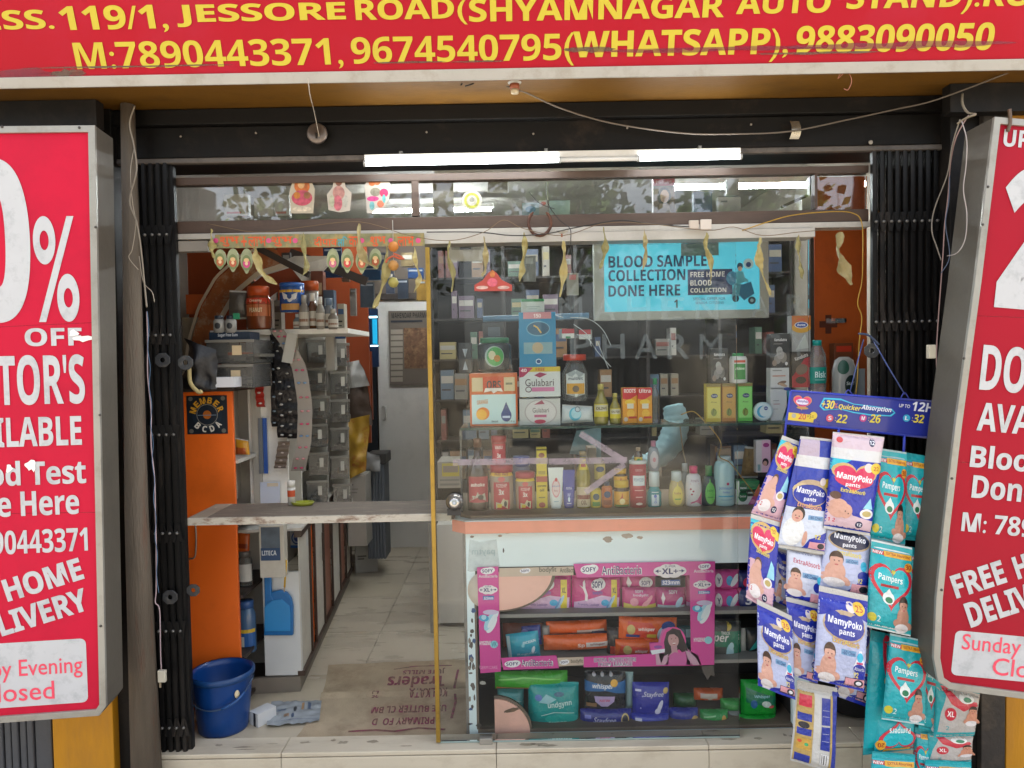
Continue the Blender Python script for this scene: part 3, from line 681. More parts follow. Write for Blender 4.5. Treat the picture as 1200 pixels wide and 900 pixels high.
# things on its shelves
JP = [(0, 0), (.92, 0), (1, .04), (1, .72), (.85, .82), (.72, .86), (.72, .9)]
bottle('glass_jar', 'clear jar of tablets with a white label on the orange cabinet shelf', 'jar', None, 288, 645, 686, Yc + .16, 17, JP, '#9c9a94', (.8, .84, 1, '#6d6a66'), lcol='#c9c9c4', lab=(.15, .65), bodym=CLR)
bottle('biscuit_jar', 'clear jar with blue and yellow packets inside, on the lower cabinet shelf', 'jar', None, 290, 702, 763, Yc + .16, 22, JP, '#4c6a8c', (.8, .86, 1, '#3c5f96'), ops=[('r', 0, .1, 1, .5, '#2d5f9e'), ('r', 0, .5, 1, .6, '#d8b43a'), ('r', .2, .1, .5, .4, '#c9c9c0')], lab=(.05, .75))
pouch('snack_packet', 'crumpled orange packet standing above the jar in the orange cabinet', 'packet', None, pq([(279, 622), (293, 624), (292, 650), (278, 650)], Yc + .16), .03, mat('#b3541e', rough=.3, bump=.3, bsc=60), [('r', .1, .3, .9, .5, '#7a2c12')], seed=4)
pouch('snack_packet', 'yellow and orange packet on the upper shelf of the orange cabinet', 'packet', None, pq([(276, 513), (291, 516), (293, 534), (276, 534)], Yc + .16), .03, mat('#c9922a', rough=.3, bump=.3, bsc=60), [('r', .1, .1, .8, .5, '#b0521c')], seed=5)
# clear drawers on the cabinet
def drawer(label, u0, v0, u1, v1, Y, dep, fill='#a4602e', group=None, tagc='#c7b18c'):
    a = P(u0, (v0 + v1) / 2, Y); b = P(u1, (v0 + v1) / 2, Y); z0 = P((u0 + u1) / 2, v1, Y).z; z1_ = P((u0 + u1) / 2, v0, Y).z
    t = thing('storage_bin', label, 'drawer box', ((a.x + b.x) / 2, Y + dep / 2, z0), group)
    m = MB(); m.box(a.x, b.x, Y, Y + .002, z0, z1_, CLR2); m.box(a.x, a.x + .002, Y, Y + dep, z0, z1_, CLR2); m.box(b.x - .002, b.x, Y, Y + dep, z0, z1_, CLR2); m.box(a.x, b.x, Y, Y + dep, z0, z0 + .002, CLR2)
    m.build('bin', t); h = z1_ - z0; w_ = b.x - a.x
    m = MB(); m.box(a.x - .004, b.x + .004, Y - .006, Y - .001, z1_ - h * .12, z1_, mat('#77736b', rough=.3, var=.1)); m.build('rim', t, bevel=.001)
    m = MB()
    for k in range(7):
        x = random.uniform(a.x + .01, b.x - .02); z = z0 + .004 + random.random() * h * .35; m.box(x, x + w_ * .25, Y + .01, Y + dep * .8, z, z + h * .13, mat(random.choice((fill, '#8f8b80', '#5b5750')), rough=.5))
    m.build('contents', t)
    m = MB(); m.box(a.x + w_ * .55, a.x + w_ * .75, Y - .003, Y - .001, z0 + h * .35, z0 + h * .75, mat(tagc, rough=.5)); m.build('label_tag', t)
    return t
random.seed(11)
drawer('clear plastic drawer with orange packets, upper one on top of the orange cabinet', 242, 398, 297, 426, .3, .25, '#c2571b')
drawer('clear plastic drawer holding a white cloth, lower one on top of the orange cabinet', 240, 427, 296, 455, .28, .25, '#c9c8c6')
bx = carton('paper_stack', 'folded white paper on the orange cabinet in front of the lower drawer', 'paper', None, 243, 442, 275, 454, .2, .08, '#c9c9cc')
# black bag hanging over the cabinet's left end
t = thing('black_bag', 'crumpled black bag hanging at the left above the orange cabinet', 'bag', P(228, 456, .2))
def bagf(a, b):
    u = 216 + 38 * a + 6 * math.sin(b * 5) * (1 - a); v = 396 + 60 * b + 14 * a * (1 - b); q = P(u, v, .2)
    return q + Vector((0, -.035 * math.sin(math.pi * a) * math.sin(math.pi * (b * .9 + .05)) + mn.noise(q * 22) * .03, 0))
MB().grid(bagf, 12, 14, mat('#131216', rough=.45, bump=.4, bsc=30)).build('bag_body', t)
MB().tube(smooth([P(222, 430, .17), P(223, 448, .165), P(232, 459, .16), P(237, 458, .16)]), [.006] + [.009] * 14 + [.004], mat('#b9a774', rough=.8), 6).build('cord', t)
# orange panels of the left wall, arch
wp = thing('orange_wall_panel', 'dark orange panelling on the left wall above the medicine shelves', 'wall panel', P(300, 480, 1.6))
ODK = mat('#8e3c14', rough=.5, var=.12, sc=2)
MB().box(-1.69, P(432, 400, 2.6).x, 2.6, 2.63, .9, 2.5, ODK).build('rear_panel', wp)
MB().box(-1.69, P(300, 400, 1.1).x, 1.1, 1.12, 1.0, 2.2, ODK).build('front_panel', wp)
MB().prism([P(305, 320, .9), P(345, 300, .9), P(395, 300, 1.0), P(360, 336, 1.0)], (0, .02, 0), GLAM).build('grey_panel', wp)
MB().bar(P(303, 291, .8), P(362, 322, .8), .03, .03, EDGE).build('batten', wp)
MB().bar(P(340, 296, 1.6), P(430, 330, 1.6), .05, .03, EDGE).build('batten', wp)
ar = thing('wall_arch', 'curved orange arch with cream border strips on the left inner wall', 'arch', P(215, 430, .8))
def arc(t, rr):                       # from lower left rising to the right
    pts = [(216, 445), (222, 400), (234, 360), (254, 325), (282, 300), (318, 286)]
    x = t * (len(pts) - 1); i = min(int(x), len(pts) - 2); f = x - i
    u = pts[i][0] * (1 - f) + pts[i + 1][0] * f; v = pts[i][1] * (1 - f) + pts[i + 1][1] * f
    return P(u + rr * (.95 - .3 * t), v + rr * (.25 + .55 * t), .8)
MB().grid(lambda a, b: arc(a, 2 + 24 * b) + Vector((0, .004 * math.sin(a * 40 + b * 9), 0)), 24, 5, mat('#a05c30', rough=.6, var=.3, sc=14, dirt='#b9a48c', damt=.7, dsc=12, dth=.5)).build('arch_face', ar)
for o_, wd in ((-2, 3.5), (27, 6)):
    MB().grid(lambda a, b: arc(a, o_ + wd * b) + Vector((0, -.01, 0)), 24, 2, mat('#c9bca8', rough=.6, var=.1)).build('border_strip', ar)
MB().grid(lambda a, b: arc(a, 34 + 26 * b) + Vector((0, .01, 0)), 24, 2, mat('#8a3711', rough=.5)).build('inner_band', ar)
nb = MB(); pbox(nb, 214, 372, 243, 420, .82, .004, mat('#8c8377', rough=.7)); pbox(nb, 218, 345, 241, 368, .815, .004, mat('#b0521c', rough=.6)); tag(nb.build('wall_notice'), 'faded paper notice with an orange top pasted on the arch', 'notice')

# white shelf unit (faces the street) and the rack behind
Yw = .62
su = thing('shelf_unit', 'white laminate shelf unit with jars on top and blister strips hung on its edge', 'shelf unit', P(330, 600, Yw))
m = MB(); pbox(m, 291, 390, 336, 602, Yw, .02, WLAM); m.build('end_panel', su, bevel=.002)
m = MB(); pbox(m, 246, 386, 408, 392, Yw - .05, .5, WLAM); m.build('top_shelf', su, bevel=.001)
m = MB(); pbox(m, 291, 393, 320, 440, Yw - .02, .019, WLAM); m.build('front_board', su)
m = MB(); pbox(m, 296, 440, 306, 602, Yw - .012, .011, mat('#a9a499', rough=.5)); m.build('corner_strip', su)
MB().box(P(336, 500, Yw).x - .3, P(336, 500, Yw).x - .28, Yw + .021, Yw + 1.8, .85, 1.6, GLAM).build('back_panel', su)
rk = thing('medicine_rack', 'grey rack of clear medicine bins running back along the left wall', 'rack', P(380, 600, 1.2))
cols = [(352, 1.02), (383, 1.28), (408, 1.62)]
for u, y in cols:
    x = P(u, 500, y).x; z0 = P(u, 600, y).z; z_t = P(u, 392, y).z
    MB().box(x - .26, x, y - .01, y + .008, z0 - .05, z_t, GLAM).build('upright', rk, bevel=.001)
for k, v in enumerate((392, 432, 472, 512, 552, 596)):
    z = P(370, v, 1.1).z; MB().box(P(352, v, 1.02).x - .26, P(352, v, 1.02).x - .01, 1.03, 1.9, z - .006, z + .006, GLAM).build('shelf', rk)
random.seed(21)
n_ = 0
ORD = ('topmost', 'second from top', 'third from top', 'fourth from top', 'fifth from top', 'lowest')
for ci, (u0, u1, y, word) in enumerate(((358, 381, 1.12, 'nearer'), (386, 407, 1.42, 'farther'))):
    for k in range(6):
        v0 = 398 + k * 33 + (4 if ci else 0); dz = random.uniform(-2, 2)
        t = drawer('clear medicine bin, %s in the %s column of the left rack' % (ORD[k], word), u0 + dz, v0, u1 + dz, v0 + 27, y + random.uniform(-.02, .02), .16, random.choice(('#7f7a72', '#5d5f66', '#8c6f56')), 'clear bins in the left medicine rack', '#b9b5aa')
        t.rotation_euler.z = math.radians(12)
# blister strips hanging on the unit's edge
FOIL = mat('#56524d', rough=.25, metal=.6, var=.3, sc=20, bump=.3, bsc=60); FOILB = mat('#1f1d1f', rough=.25, metal=.4, var=.3, bump=.3, bsc=50)
def strip(label, us, Y, w_, n, cols_, film, pill='#b9b7b6', g='blister strips hung on the shelf edge'):
    ps = smooth([P(u, v, Y) for u, v in us], 8); L = len(ps)
    t = thing('blister_strip', label, 'blister strip', ps[-1], g); W = w_ * px(Y)
    def fn(a, b):
        x = b * (L - 1); i = min(int(x), L - 2); p = ps[i].lerp(ps[i + 1], x - i)
        return p + Vector(((a - .5) * W, -.004 * math.sin(b * 30) - .01 * math.sin(b * 3.1), 0))
    MB().grid(fn, 2, 40, film).build('foil', t)
    k = 0
    for i in range(n):
        for cx in cols_:
            c = fn(cx, (i + .5) / n) + Vector((0, -.003, 0)); k += 1
            pm = mat(pill if isinstance(pill, str) else pill[i % len(pill)], rough=.15, coat=.5, var=.1)
            MB().lathe([(.0085, 0), (.008, .004), (.005, .007), (.0008, .008)], c, pm, 8, .6, axis=Matrix.Rotation(math.pi / 2, 3, 'X')).build('pill', t)
    return t
strip('black blister strip hanging leftmost on the white shelf unit', [(320, 385), (322, 440), (322, 500)], .58, 8, 8, (.5,), FOILB, '#6d7b86')
strip('shiny black blister strip, second from the left on the shelf edge', [(324, 388), (328, 440), (331, 480), (331, 513)], .57, 12, 9, (.5,), FOILB, '#b5b2ae')
strip('black blister strip bending right, just left of the long pale one', [(330, 400), (340, 440), (343, 480), (343, 514)], .56, 13, 8, (.35,), FOILB, '#9a9790')
strip('short grey blister strip hanging lowest beneath the black strips', [(333, 517), (331, 535), (328, 549)], .56, 14, 4, (.5,), mat('#6e5f52', rough=.4, var=.2), '#b7a69c')
strip('long pale strip of pink and blue capsules curving down the rack', [(324, 386), (338, 405), (352, 435), (358, 480), (356, 520), (349, 552)], .55, 17, 14, (.3, .72), mat('#8d857c', rough=.3, var=.15), ('#c98a8c', '#c04a6a', '#6f90b4', '#c76f7a'))
strip('red and white tablet card hung on the shelf unit', [(304, 443), (305, 460), (306, 477)], .6, 10, 3, (.5,), mat('#a02a20', rough=.4), '#c9c5c0')
m = MB(); pbox(m, 303, 490, 308, 555, .6, .004, mat('#6a7076', rough=.4)); pbox(m, 308.5, 490, 313, 555, .6, .005, mat('#20509c', rough=.4)); tag(m.build('hanging_packet'), 'long thin blue packet hung on the white shelf unit', 'packet')
m = MB(); pbox(m, 305, 565, 328, 597, .6, .003, mat('#b5bccb', rough=.6)); pbox(m, 313, 566, 326, 570, .597, .002, mat('#c5b8a0', rough=.6)); tag(m.build('paper_notice'), 'pale blue paper notice taped low on the white shelf unit', 'notice')
m = MB()
for (x0, y0, x1, y1, c_) in ((327, 388, 337, 400, '#aaa7a0'), (330, 399, 350, 412, '#a9a096'), (336, 408, 352, 424, '#b2b0a6')): pass
pc = Plane(P(340, 410, .52), (.95, .1, -.2), (-.2, 0, .95)); pr = pp(pc); prect(pr, pc, 330, 424, 349, 392, mat('#a7a49b', rough=.6))

tag(pr.build('price_card', None), 'slanted printed card above the pale capsule strip', 'card')

# jars and bottles on the top shelf
bottle('peanut_jar', 'large clear jar with an orange lid and orange label on the top left shelf', 'jar', None, 304, 336, 386, .6, 29, [(0, 0), (.93, 0), (1, .04), (1, .62), (.93, .72), (.8, .78), (.8, .82)], '#7b3e20', (.86, .78, 1, '#b3491a'),
       ops=[('r', 0, .3, 1, .75, '#b8673a'), ('r', 0, .78, 1, 1, '#c43b1f'), ('t', 'Creamy', .3, .82, .7, .95, '#e8d8c0'), ('t', 'PEANUT', .3, .45, .7, .62, '#e9d9b5')], lab=(.12, .72))
bottle('blue_tin', 'blue milk powder tin with a white shield on the top left shelf', 'tin', None, 343, 332, 366, .62, 29, [(0, 0), (1, 0), (1, .9), (.96, .92)], '#234a8a', (.98, .88, 1, '#2b5aa5'),
       ops=[('r', 0, .75, 1, .85, '#c79a30'), ('p', [(.25, .75), (.75, .75), (.7, .5), (.5, .35), (.3, .5)], '#c9cbd0'), ('e', .5, .6, .07, .12, '#1d3c78'), ('r', .2, .05, .8, .3, '#b58648')], lab=(.02, .88))
for k, (u, v0, w_, c_, cc, lb) in enumerate(((357, 346, 12, '#807a74', '#9a9893', 'small clear bottle with a grey cap right of the blue tin'), (367, 344, 12, '#5a3a24', '#bdb9b0', 'brown medicine bottle with a pale cap on the top left shelf'),
        (376, 348, 10, '#8d8880', '#c9c5be', 'white dropper bottle among the bottles on the top left shelf'), (386, 350, 13, '#6c7076', '#5c6f86', 'small bottle with a blue-grey cap near the right end of the top left shelf'), (391, 362, 12, '#77716a', '#a8a49c', 'squat clear bottle at the right end of the top left shelf'),
        (349, 368, 10, '#6f7a80', '#b9bcbc', 'short clear vial in front of the blue tin'))):
    bottle('medicine_bottle', lb, 'bottle', None, u, v0, 386, .58 + .03 * (k % 2), w_, [(0, 0), (1, 0), (1, .6), (.5, .76), (.45, .8)], c_, (.5, .78, 1, cc), ops=[('r', 0, 0, 1, 1, '#b3aea4'), ('r', .1, .3, .9, .5, '#7f5b48')], lab=(.1, .5))
bottle('orange_tub', 'tub with an orange lid behind the bottles on the top left shelf', 'tub', None, 364, 330, 386, .75, 20, [(0, 0), (1, 0), (1, .8)], '#8e857a', (1.05, .8, 1, '#b5501c'))
pouch('silver_pouch', 'crinkled silver pouch standing left of the large jar', 'packet', None, pq([(269, 340), (289, 341), (290, 374), (268, 374)], .62), .04, mat('#6b6763', rough=.3, metal=.3, bump=.4, bsc=50), [], seed=9)
carton('tray_box', 'shallow dark blue tray with small white lettering on the clear drawers', 'tray', None, 245, 389, 293, 398, .33, .12, '#1c2b3d', [('t', 'Sugar Free Gum', .22, .3, .7, .8, '#c9ccd0')])
for u, lb in ((257, 'left'), (271, 'right')):
    bottle('white_bottle', 'small white bottle with a dark cap, %s one of the pair in the blue tray' % lb, 'bottle', None, u, 370, 390, .34, 13, [(0, 0), (1, 0), (1, .7), (.7, .85)], '#8d8c88', (.75, .8, 1, '#1f2937'), ops=[('e', .5, .5, .2, .3, '#26292d')], lab=(.1, .7))
m = MB(); pbox(m, 273, 367, 280, 374, .32, .01, mat('#1f7a55', rough=.5)); tag(m.build('green_tag'), 'small green tag on top of the white bottles', 'tag')
# papers and hanging stuff between rack and door
m = MB(); pbox(m, 382, 388, 392, 434, 1.0, .05, mat('#b2aea6', rough=.7)); tag(m.build('paper_bundle'), 'upright white paper bundle at the top of the rack', 'paper')
bottle('blue_globe_tin', 'small round blue tin on top of the paper bundle', 'tin', None, 399, 380, 397, 1.0, 15, [(0, 0), (.8, 0), (1, .5), (.8, 1)], '#2a4c80')
m = MB(); pbox(m, 382, 433, 384, 436, 1, .01, EDGE)
def cloth(name, label, cat, quad, Y, m_, amp=.05, nx=10, ny=12, s_=14):
    q = pq(quad, Y)
    def fn(a, b):
        p = (q[0].lerp(q[1], a)).lerp(q[3].lerp(q[2], a), b)
        return p + Vector((0, -amp * .6 * math.sin(math.pi * a) * math.sin(math.pi * b) + mn.noise(p * s_) * amp, 0))
    o = MB(); o.grid(fn, nx, ny, m_); o.grid(lambda a, b: fn(1 - a, b) + Vector((0, .02 + amp * math.sin(math.pi * a) * math.sin(math.pi * b) * 1.2, 0)), nx, ny, m_)
    return tag(o.build(name), label, cat)
cloth('white_bag', 'knotted white carrier bag hanging in front of the orange door', 'bag', [(406, 425), (420, 422), (433, 452), (408, 455)], 2.0, mat('#8f8c88', rough=.4, bump=.3, bsc=20))
cloth('brown_bag', 'brown cloth bag hanging between the rack and the white door', 'bag', [(405, 455), (430, 450), (436, 498), (404, 500)], 2.05, mat('#4a3a30', rough=.8, bump=.3))
cloth('yellow_bag', 'yellow carrier bag with red print hanging beside the white door', 'bag', [(406, 492), (433, 486), (428, 552), (408, 562)], 1.98, mat('#a8822a', rough=.4, var=.2, sc=12, dirt='#8a2c14', damt=.8, dsc=9, dth=.55, bump=.3, bsc=25))
cloth('grey_cloth', 'pale cloth heaped on the grey bin next to the white door', 'cloth', [(426, 528), (444, 534), (446, 552), (424, 552)], 2.2, mat('#8f8c8a', rough=.8, bump=.3, bsc=20))
carton('white_carton', 'white carton with faint print behind the plank, below the yellow bag', 'carton', None, 408, 556, 430, 640, 2.0, .2, '#a39c92', [('r', .1, .86, .35, .88, '#4d4a46'), ('r', .1, .8, .6, .815, '#7b766f'), ('r', .1, .75, .55, .765, '#7b766f')])
bn = thing('grey_bin', 'tall grey ribbed bin right of the white carton by the door', 'bin', P(440, 650, 2.3))
for k in range(6):
    m = MB(); pbox(m, 430 + k * 3.6, 545, 433.2 + k * 3.6, 655, 2.28, .2, mat('#5e6268', rough=.5)); m.build('rib', bn, bevel=.003)
m = MB(); pbox(m, 429, 532, 452, 544, 2.27, .22, mat('#3a3735', rough=.5)); m.build('lid', bn, bevel=.004)
# white door at the back with calendar
dr = thing('white_door', 'plain white sliding door at the back of the shop, calendar hung on it', 'door', P(480, 640, 3.08))
DW = mat('#d6d2cc', rough=.5, var=.04, sc=2, dirt='#8c867d', damt=.2)
m = MB(); pbox(m, 444, 350, 560, 641, 3.08, .04, DW); m.build('door_leaf', dr, bevel=.003)
MB().tube([P(449, 476, 3.07) , P(452, 476, 3.04), P(452, 492, 3.04), P(449, 492, 3.07)], .006, mat('#d8d6d0', metal=.6, rough=.3), 6).build('handle', dr)
m = MB(); pbox(m, 440, 343, 560, 350, 3.05, .06, EDGE); m.build('door_head', dr)
m = MB(); pbox(m, 430, 420, 443, 640, 3.1, .02, mat('#22252a', rough=.8)); m.build('gap_shade', dr)  # dark sheet whose colour stands for the shaded opening beside the door
ca = thing('wall_calendar', 'wall calendar with a dark header and a brown picture hung on the white door', 'calendar', P(478, 452, 3.06))
m = MB(); pbox(m, 456, 364, 502, 451, 3.06, .008, mat('#6a6056', rough=.6)); m.build('calendar_sheet', ca)
CP = facing(3.06); pr = pp(CP, .003)
for k in range(9): prect(pr, CP, 458, 386 + k * 7, 472, 391.5 + k * 7, mat('#9b9184', rough=.6))
prect(pr, CP, 474, 384, 500, 432, mat('#6d4f3a', rough=.6, var=.5, sc=30, dirt='#a5825c', damt=.6, dsc=20)); ptext(pr, CP, 'MAHENDAR PHARMA', 459, 366, 501, 373, ink('#23211f')); prect(pr, CP, 458, 375, 495, 378, ink('#2c2f38'))
pr.build('printed_page', ca)
# orange strip and lit fridge edge beside the door
op = MB(); pbox(op, 405, 412, 436, 492, 2.9, .03, ODK); tag(op.build('orange_shutter'), 'dark orange panel left of the white door, behind the hanging bags', 'panel')
sg = thing('lit_display', 'narrow cyan lit display glowing at the left edge of the white door', 'lit display', P(437, 420, 2.95))
CY = mat('#1786ad', rough=.4, emit=.3); CY2 = mat('#bff4ff', emit=1.2); DB = mat('#0c2a4c', rough=.4)
m = MB(); pbox(m, 432, 362, 443, 430, 2.95, .03, DB); m.build('casing', sg)
m = MB(); pbox(m, 436.5, 374, 442, 403, 2.945, .004, CY); m.build('screen', sg)
m = MB(); pbox(m, 432.5, 370.5, 442, 372.5, 2.944, .004, CY2); pbox(m, 434, 404.5, 443, 406, 2.944, .004, CY2); m.build('light_strip', sg)
for (u0, v0, u1, v1, y, c_, lb) in ((424, 312, 446, 328, 2.2, '#22415f', 'blue packet hung high above the white door'), (422, 331, 438, 360, 2.2, '#3c4650', 'grey packet hung beside the arch'), (466, 327, 478, 350, 2.4, '#2c3440', 'dark packet hanging above the calendar'), (478, 314, 496, 326, 2.4, '#1f3c66', 'blue packet pinned high right of the lemon charm'), (488, 328, 499, 352, 2.4, '#8f6f30', 'yellow packet hanging at the top right of the white door'), (379, 290, 400, 325, 1.9, '#1c2f4c', 'dark blue packet hanging behind the garland pendants'), (410, 338, 417, 370, 1.7, '#6f6a64', 'narrow clear tube hung left of the cyan display')):
    m = MB(); pbox(m, u0, v0, u1, v1, y, .03, mat(c_, rough=.4, var=.3, sc=20)); pbox(m, u0 + 1, v0 + 2, u1 - 1, v0 + 4, y - .002, .003, mat('#8f949a', rough=.5)); tag(m.build('hanging_packet'), lb, 'packet', 'packets hung at the back')
# base cabinet below the plank
bc = thing('base_cabinet', 'white base cabinet with brown framed glass doors running back along the passage', 'cabinet', P(330, 798, Yw))
A0, A1 = PZ(350, 790, .08), PZ(414, 672, .08)
A0 = P(350, 640, A0.y + .0); A1 = P(416, 640, 2.45)
zt_ = P(350, 622, A0.y).z
W0 = P(308, 700, A0.y)
MB().box(W0.x, A0.x, A0.y, A0.y + .018, .075, P(330, 670, A0.y).z, mat('#d4d6d4', rough=.35, var=.04)).build('end_panel', bc, bevel=.002)
dirn = Vector((A1.x - A0.x, A1.y - A0.y, 0)); dirn.normalize(); nrm = Vector((dirn.y, -dirn.x, 0))
Lc = 1.7
def rb(mb, s0, s1, z0, z1_, d0, d1, m):          # box along the cabinet front
    o = Vector((A0.x, A0.y, 0))
    a = [o + dirn * s0 + nrm * d0 + Vector((0, 0, z0)), o + dirn * s1 + nrm * d0 + Vector((0, 0, z0)), o + dirn * s1 + nrm * d0 + Vector((0, 0, z1_)), o + dirn * s0 + nrm * d0 + Vector((0, 0, z1_))]
    return mb.hexa(a, [p + nrm * (d1 - d0) for p in a], m)
BRN = mat('#3d2c22', rough=.5, var=.2)
m = MB(); rb(m, 0.02, Lc, 0, .07, -.03, -.01, mat('#6b6258', rough=.6, dirt='#8f8678', damt=.5)); rb(m, -.0, .02, 0, .07, -.3, -.01, mat('#7d7468', rough=.6)); m.build('plinth', bc)
m = MB(); rb(m, -.0, Lc, .072, .095, -.02, .012, BRN); m.build('bottom_rail', bc)
m = MB(); rb(m, -.0, Lc, zt_ - .03, zt_, -.02, .012, BRN); m.build('top_rail', bc)
m = MB(); rb(m, .0, Lc, zt_, zt_ + .012, -.35, .015, GLAM); m.build('worktop', bc)
for k, (s0, s1, mm) in enumerate(((.0, .24, GLAM), (.25, .36, ORG), (.37, .62, GLAM), (.63, .9, mat('#8c5a48', rough=.4)), (.91, 1.2, GLAM), (1.21, 1.45, mat('#8c5a48', rough=.4)), (1.46, 1.69, GLAM))):
    m = MB(); rb(m, s0, s1, .096, zt_ - .031, -.004 - .006 * (k % 2), .0 - .006 * (k % 2), mm); m.build('door_panel', bc, bevel=.001)
    m = MB(); rb(m, s1 - .012, s1 + .004, .096, zt_ - .031, .0, .01, BRN); m.build('door_frame', bc)
for s_ in (.55, .8): m = MB(); rb(m, s_, s_ + .012, .45, .6, .008, .016, BRN); m.build('handle', bc)
# dustpan on the end panel, leaflet pocket, pencil, soap box
dp = thing('dustpan', 'blue plastic dustpan hung on the white end panel', 'dustpan', P(325, 745, Yw - .02))
BLU = mat('#1668a8', rough=.38, var=.08, dirt='#0e4a78', damt=.3)
Yd = A0.y - .03
q = [(310, 700), (313, 697), (319, 694), (328, 692), (336, 695), (341, 702), (343, 712), (343, 745), (309, 745)]
MB().prism([P(u, v, Yd) for u, v in q], (0, .02, 0), BLU).build('pan', dp, bevel=.004)
MB().prism([P(u, v, Yd - .004) for u, v in [(309.5, 712), (318, 704), (330, 702), (339, 710), (340, 720), (340, 740), (310, 740)]], (0, .006, 0), mat('#2c86c4', rough=.35, var=.06)).build('pan_face', dp, bevel=.003)
MB().prism([P(u, v, Yd - .006) for u, v in [(309, 676), (317, 676), (318, 698), (322, 704), (310, 706)]], (0, .02, 0), BLU).build('handle', dp, bevel=.005)
lp = thing('leaflet_pocket', 'white hanging pocket with a blue leaflet below the plank', 'leaflet holder', P(319, 677, Yw - .1))
m = MB(); pbox(m, 304, 616, 333, 677, A0.y - .12, .05, mat('#c4bfb4', rough=.5, dirt='#8e867a', damt=.3)); m.build('pocket', lp, bevel=.002)
m = MB(); pbox(m, 306, 618, 328, 657, A0.y - .124, .003, mat('#53606f', rough=.5, var=.4, sc=20)); m.build('leaflet', lp)
FP = facing(A0.y - .124); pr = pp(FP, .001); prect(pr, FP, 306, 642, 328, 657, ink('#23446b')); ptext(pr, FP, 'LITECA', 307, 645, 324, 651, ink('#c9d2da')); pr.build('lettering', lp)
t = thing('pencil', 'yellow pencil hanging point down beside the leaflet pocket', 'pencil', P(333, 690, A0.y - .1))
MB().tube([P(335.5, 656, A0.y - .1), P(333.5, 688, A0.y - .1)], .0045, mat('#d0a51e', rough=.4), 6).build('barrel', t)
MB().tube([P(333.5, 688, A0.y - .1), P(333, 694, A0.y - .1)], [.0045, .001], mat('#b59a78', rough=.6), 6).build('point', t)
t = carton('soap_box', 'small blue and white box with a blue ring leaning on the cabinet top', 'box', None, 341, 621, 357, 642, A0.y + .15, .05, '#b9bdbf', [('r', 0, 0, 1, .15, '#1f5aa0'), ('e', .5, .55, .42, .36, '#173f80'), ('e', .5, .55, .33, .28, '#8fa3bd'), ('e', .5, .55, .22, .19, '#173f80')], rot=-8)
carton('floor_carton', 'large white printed carton on the floor behind the base cabinet', 'carton', None, 410, 612, 436, 674, 2.4, .4, '#b5b0a7', [('r', .1, .35, .5, .38, '#6f6a64'), ('r', .1, .3, .4, .33, '#6f6a64')], rot=12)
# the plank across the opening
PLW = mat('#6a5e52', rough=.7, var=.3, sc=8, streak=(1, 6, 6), dirt='#8c7f70', damt=.6, dsc=5, dth=.52, bump=.4, bsc=30)
pk = thing('counter_plank', 'worn brown wooden plank with a peeling white edge bridging the entrance', 'counter flap', P(360, 615, .0))
f0, f1 = P(219, 617, .02), P(532, 605, .02); b1 = P(532, 590, .42)
zf = (P(219, 609, .02).z + P(500, 602, .02).z) / 2
MB().box(f0.x, f1.x, .03, .31, zf - .022, zf, PLW).build('board', pk, bevel=.002)
MB().box(f0.x, f1.x - .01, .018, .0295, zf - .026, zf + .002, mat('#b5aea0', rough=.6, var=.1, sc=15, dirt='#6d5240', damt=.9, dsc=14, dth=.49, streak=(1, 1, 3))).build('edge_strip', pk, bevel=.001)
MB().box(f0.x + .001, f0.x + .07, .035, .3, zf + .0005, zf + .002, mat('#8f8271', rough=.7, var=.2)).build('patch', pk)
cl = thing('green_soap_dish', 'flat yellow green dish on the plank', 'dish', P(355, 596, .25))
c = Vector((P(355, 596, .25).x, .25, zf + .001))
MB().lathe([(0, 0), (.04, 0), (.048, .012), (.045, .014), (.038, .006), (0, .006)], c, mat('#8b8d2c', rough=.4, var=.2, sc=30), 20, .7).build('dish_body', cl)
bottle('tablet_jar', 'small white jar with an orange band standing on the plank', 'jar', None, 342, 563, 592, .26, 9, [(0, 0), (1, 0), (1, .75)], '#b9b4ab', (1, .75, 1, '#c9c5bd'), ops=[('r', 0, .4, 1, .8, '#b5441c')], lab=(.1, .75))

# ---------------------------------------------------------------- floor things
bk = thing('bucket', 'large blue plastic bucket with wire handle, at the left end of the threshold', 'bucket', (P(262, 880, .13).x, .14 + .0, .0))
bc_ = Vector((P(262, 860, .2).x, .205, 0)); bk.location = bc_
Rb = 35.5 * px(.2); Hb = .24
BB = mat('#0b3a78', rough=.33, var=.1, sc=5, dirt='#0d3768', damt=.4, dsc=5, bump=.05)
MB().lathe([(0, .004), (Rb * .78, 0), (Rb * .8, .01), (Rb * .97, Hb * .93), (Rb * .99, Hb), (Rb * .96, Hb), (Rb * .93, Hb * .9), (Rb * .76, .012), (0, .014)], bc_, BB, 40).build('pail', bk)
MB().lathe([(Rb * .985, Hb * .9), (Rb * 1.04, Hb * .92), (Rb * 1.05, Hb * .99), (Rb * .985, Hb * 1.01)], bc_, mat('#123c6e', rough=.4, dirt='#5c6a78', damt=.3), 40, caps=False).build('rim', bk)
hp = []
for i in range(21):
    a = math.pi * i / 20; hp.append(bc_ + Vector((-Rb * 1.06 * math.cos(a), -Rb * 1.1 * math.sin(a) ** .8 * .92, Hb * .9 - .09 * math.sin(a))))
MB().tube(hp, .003, mat('#3d4f68', rough=.4, metal=.4), 6).build('handle', bk)
MB().tube(hp[12:18], .006, mat('#16467e', rough=.4), 8).build('grip', bk)
a_ = math.radians(-42); c = bc_ + Vector((Rb * .985 * math.cos(a_), Rb * .985 * math.sin(a_), Hb * .72))
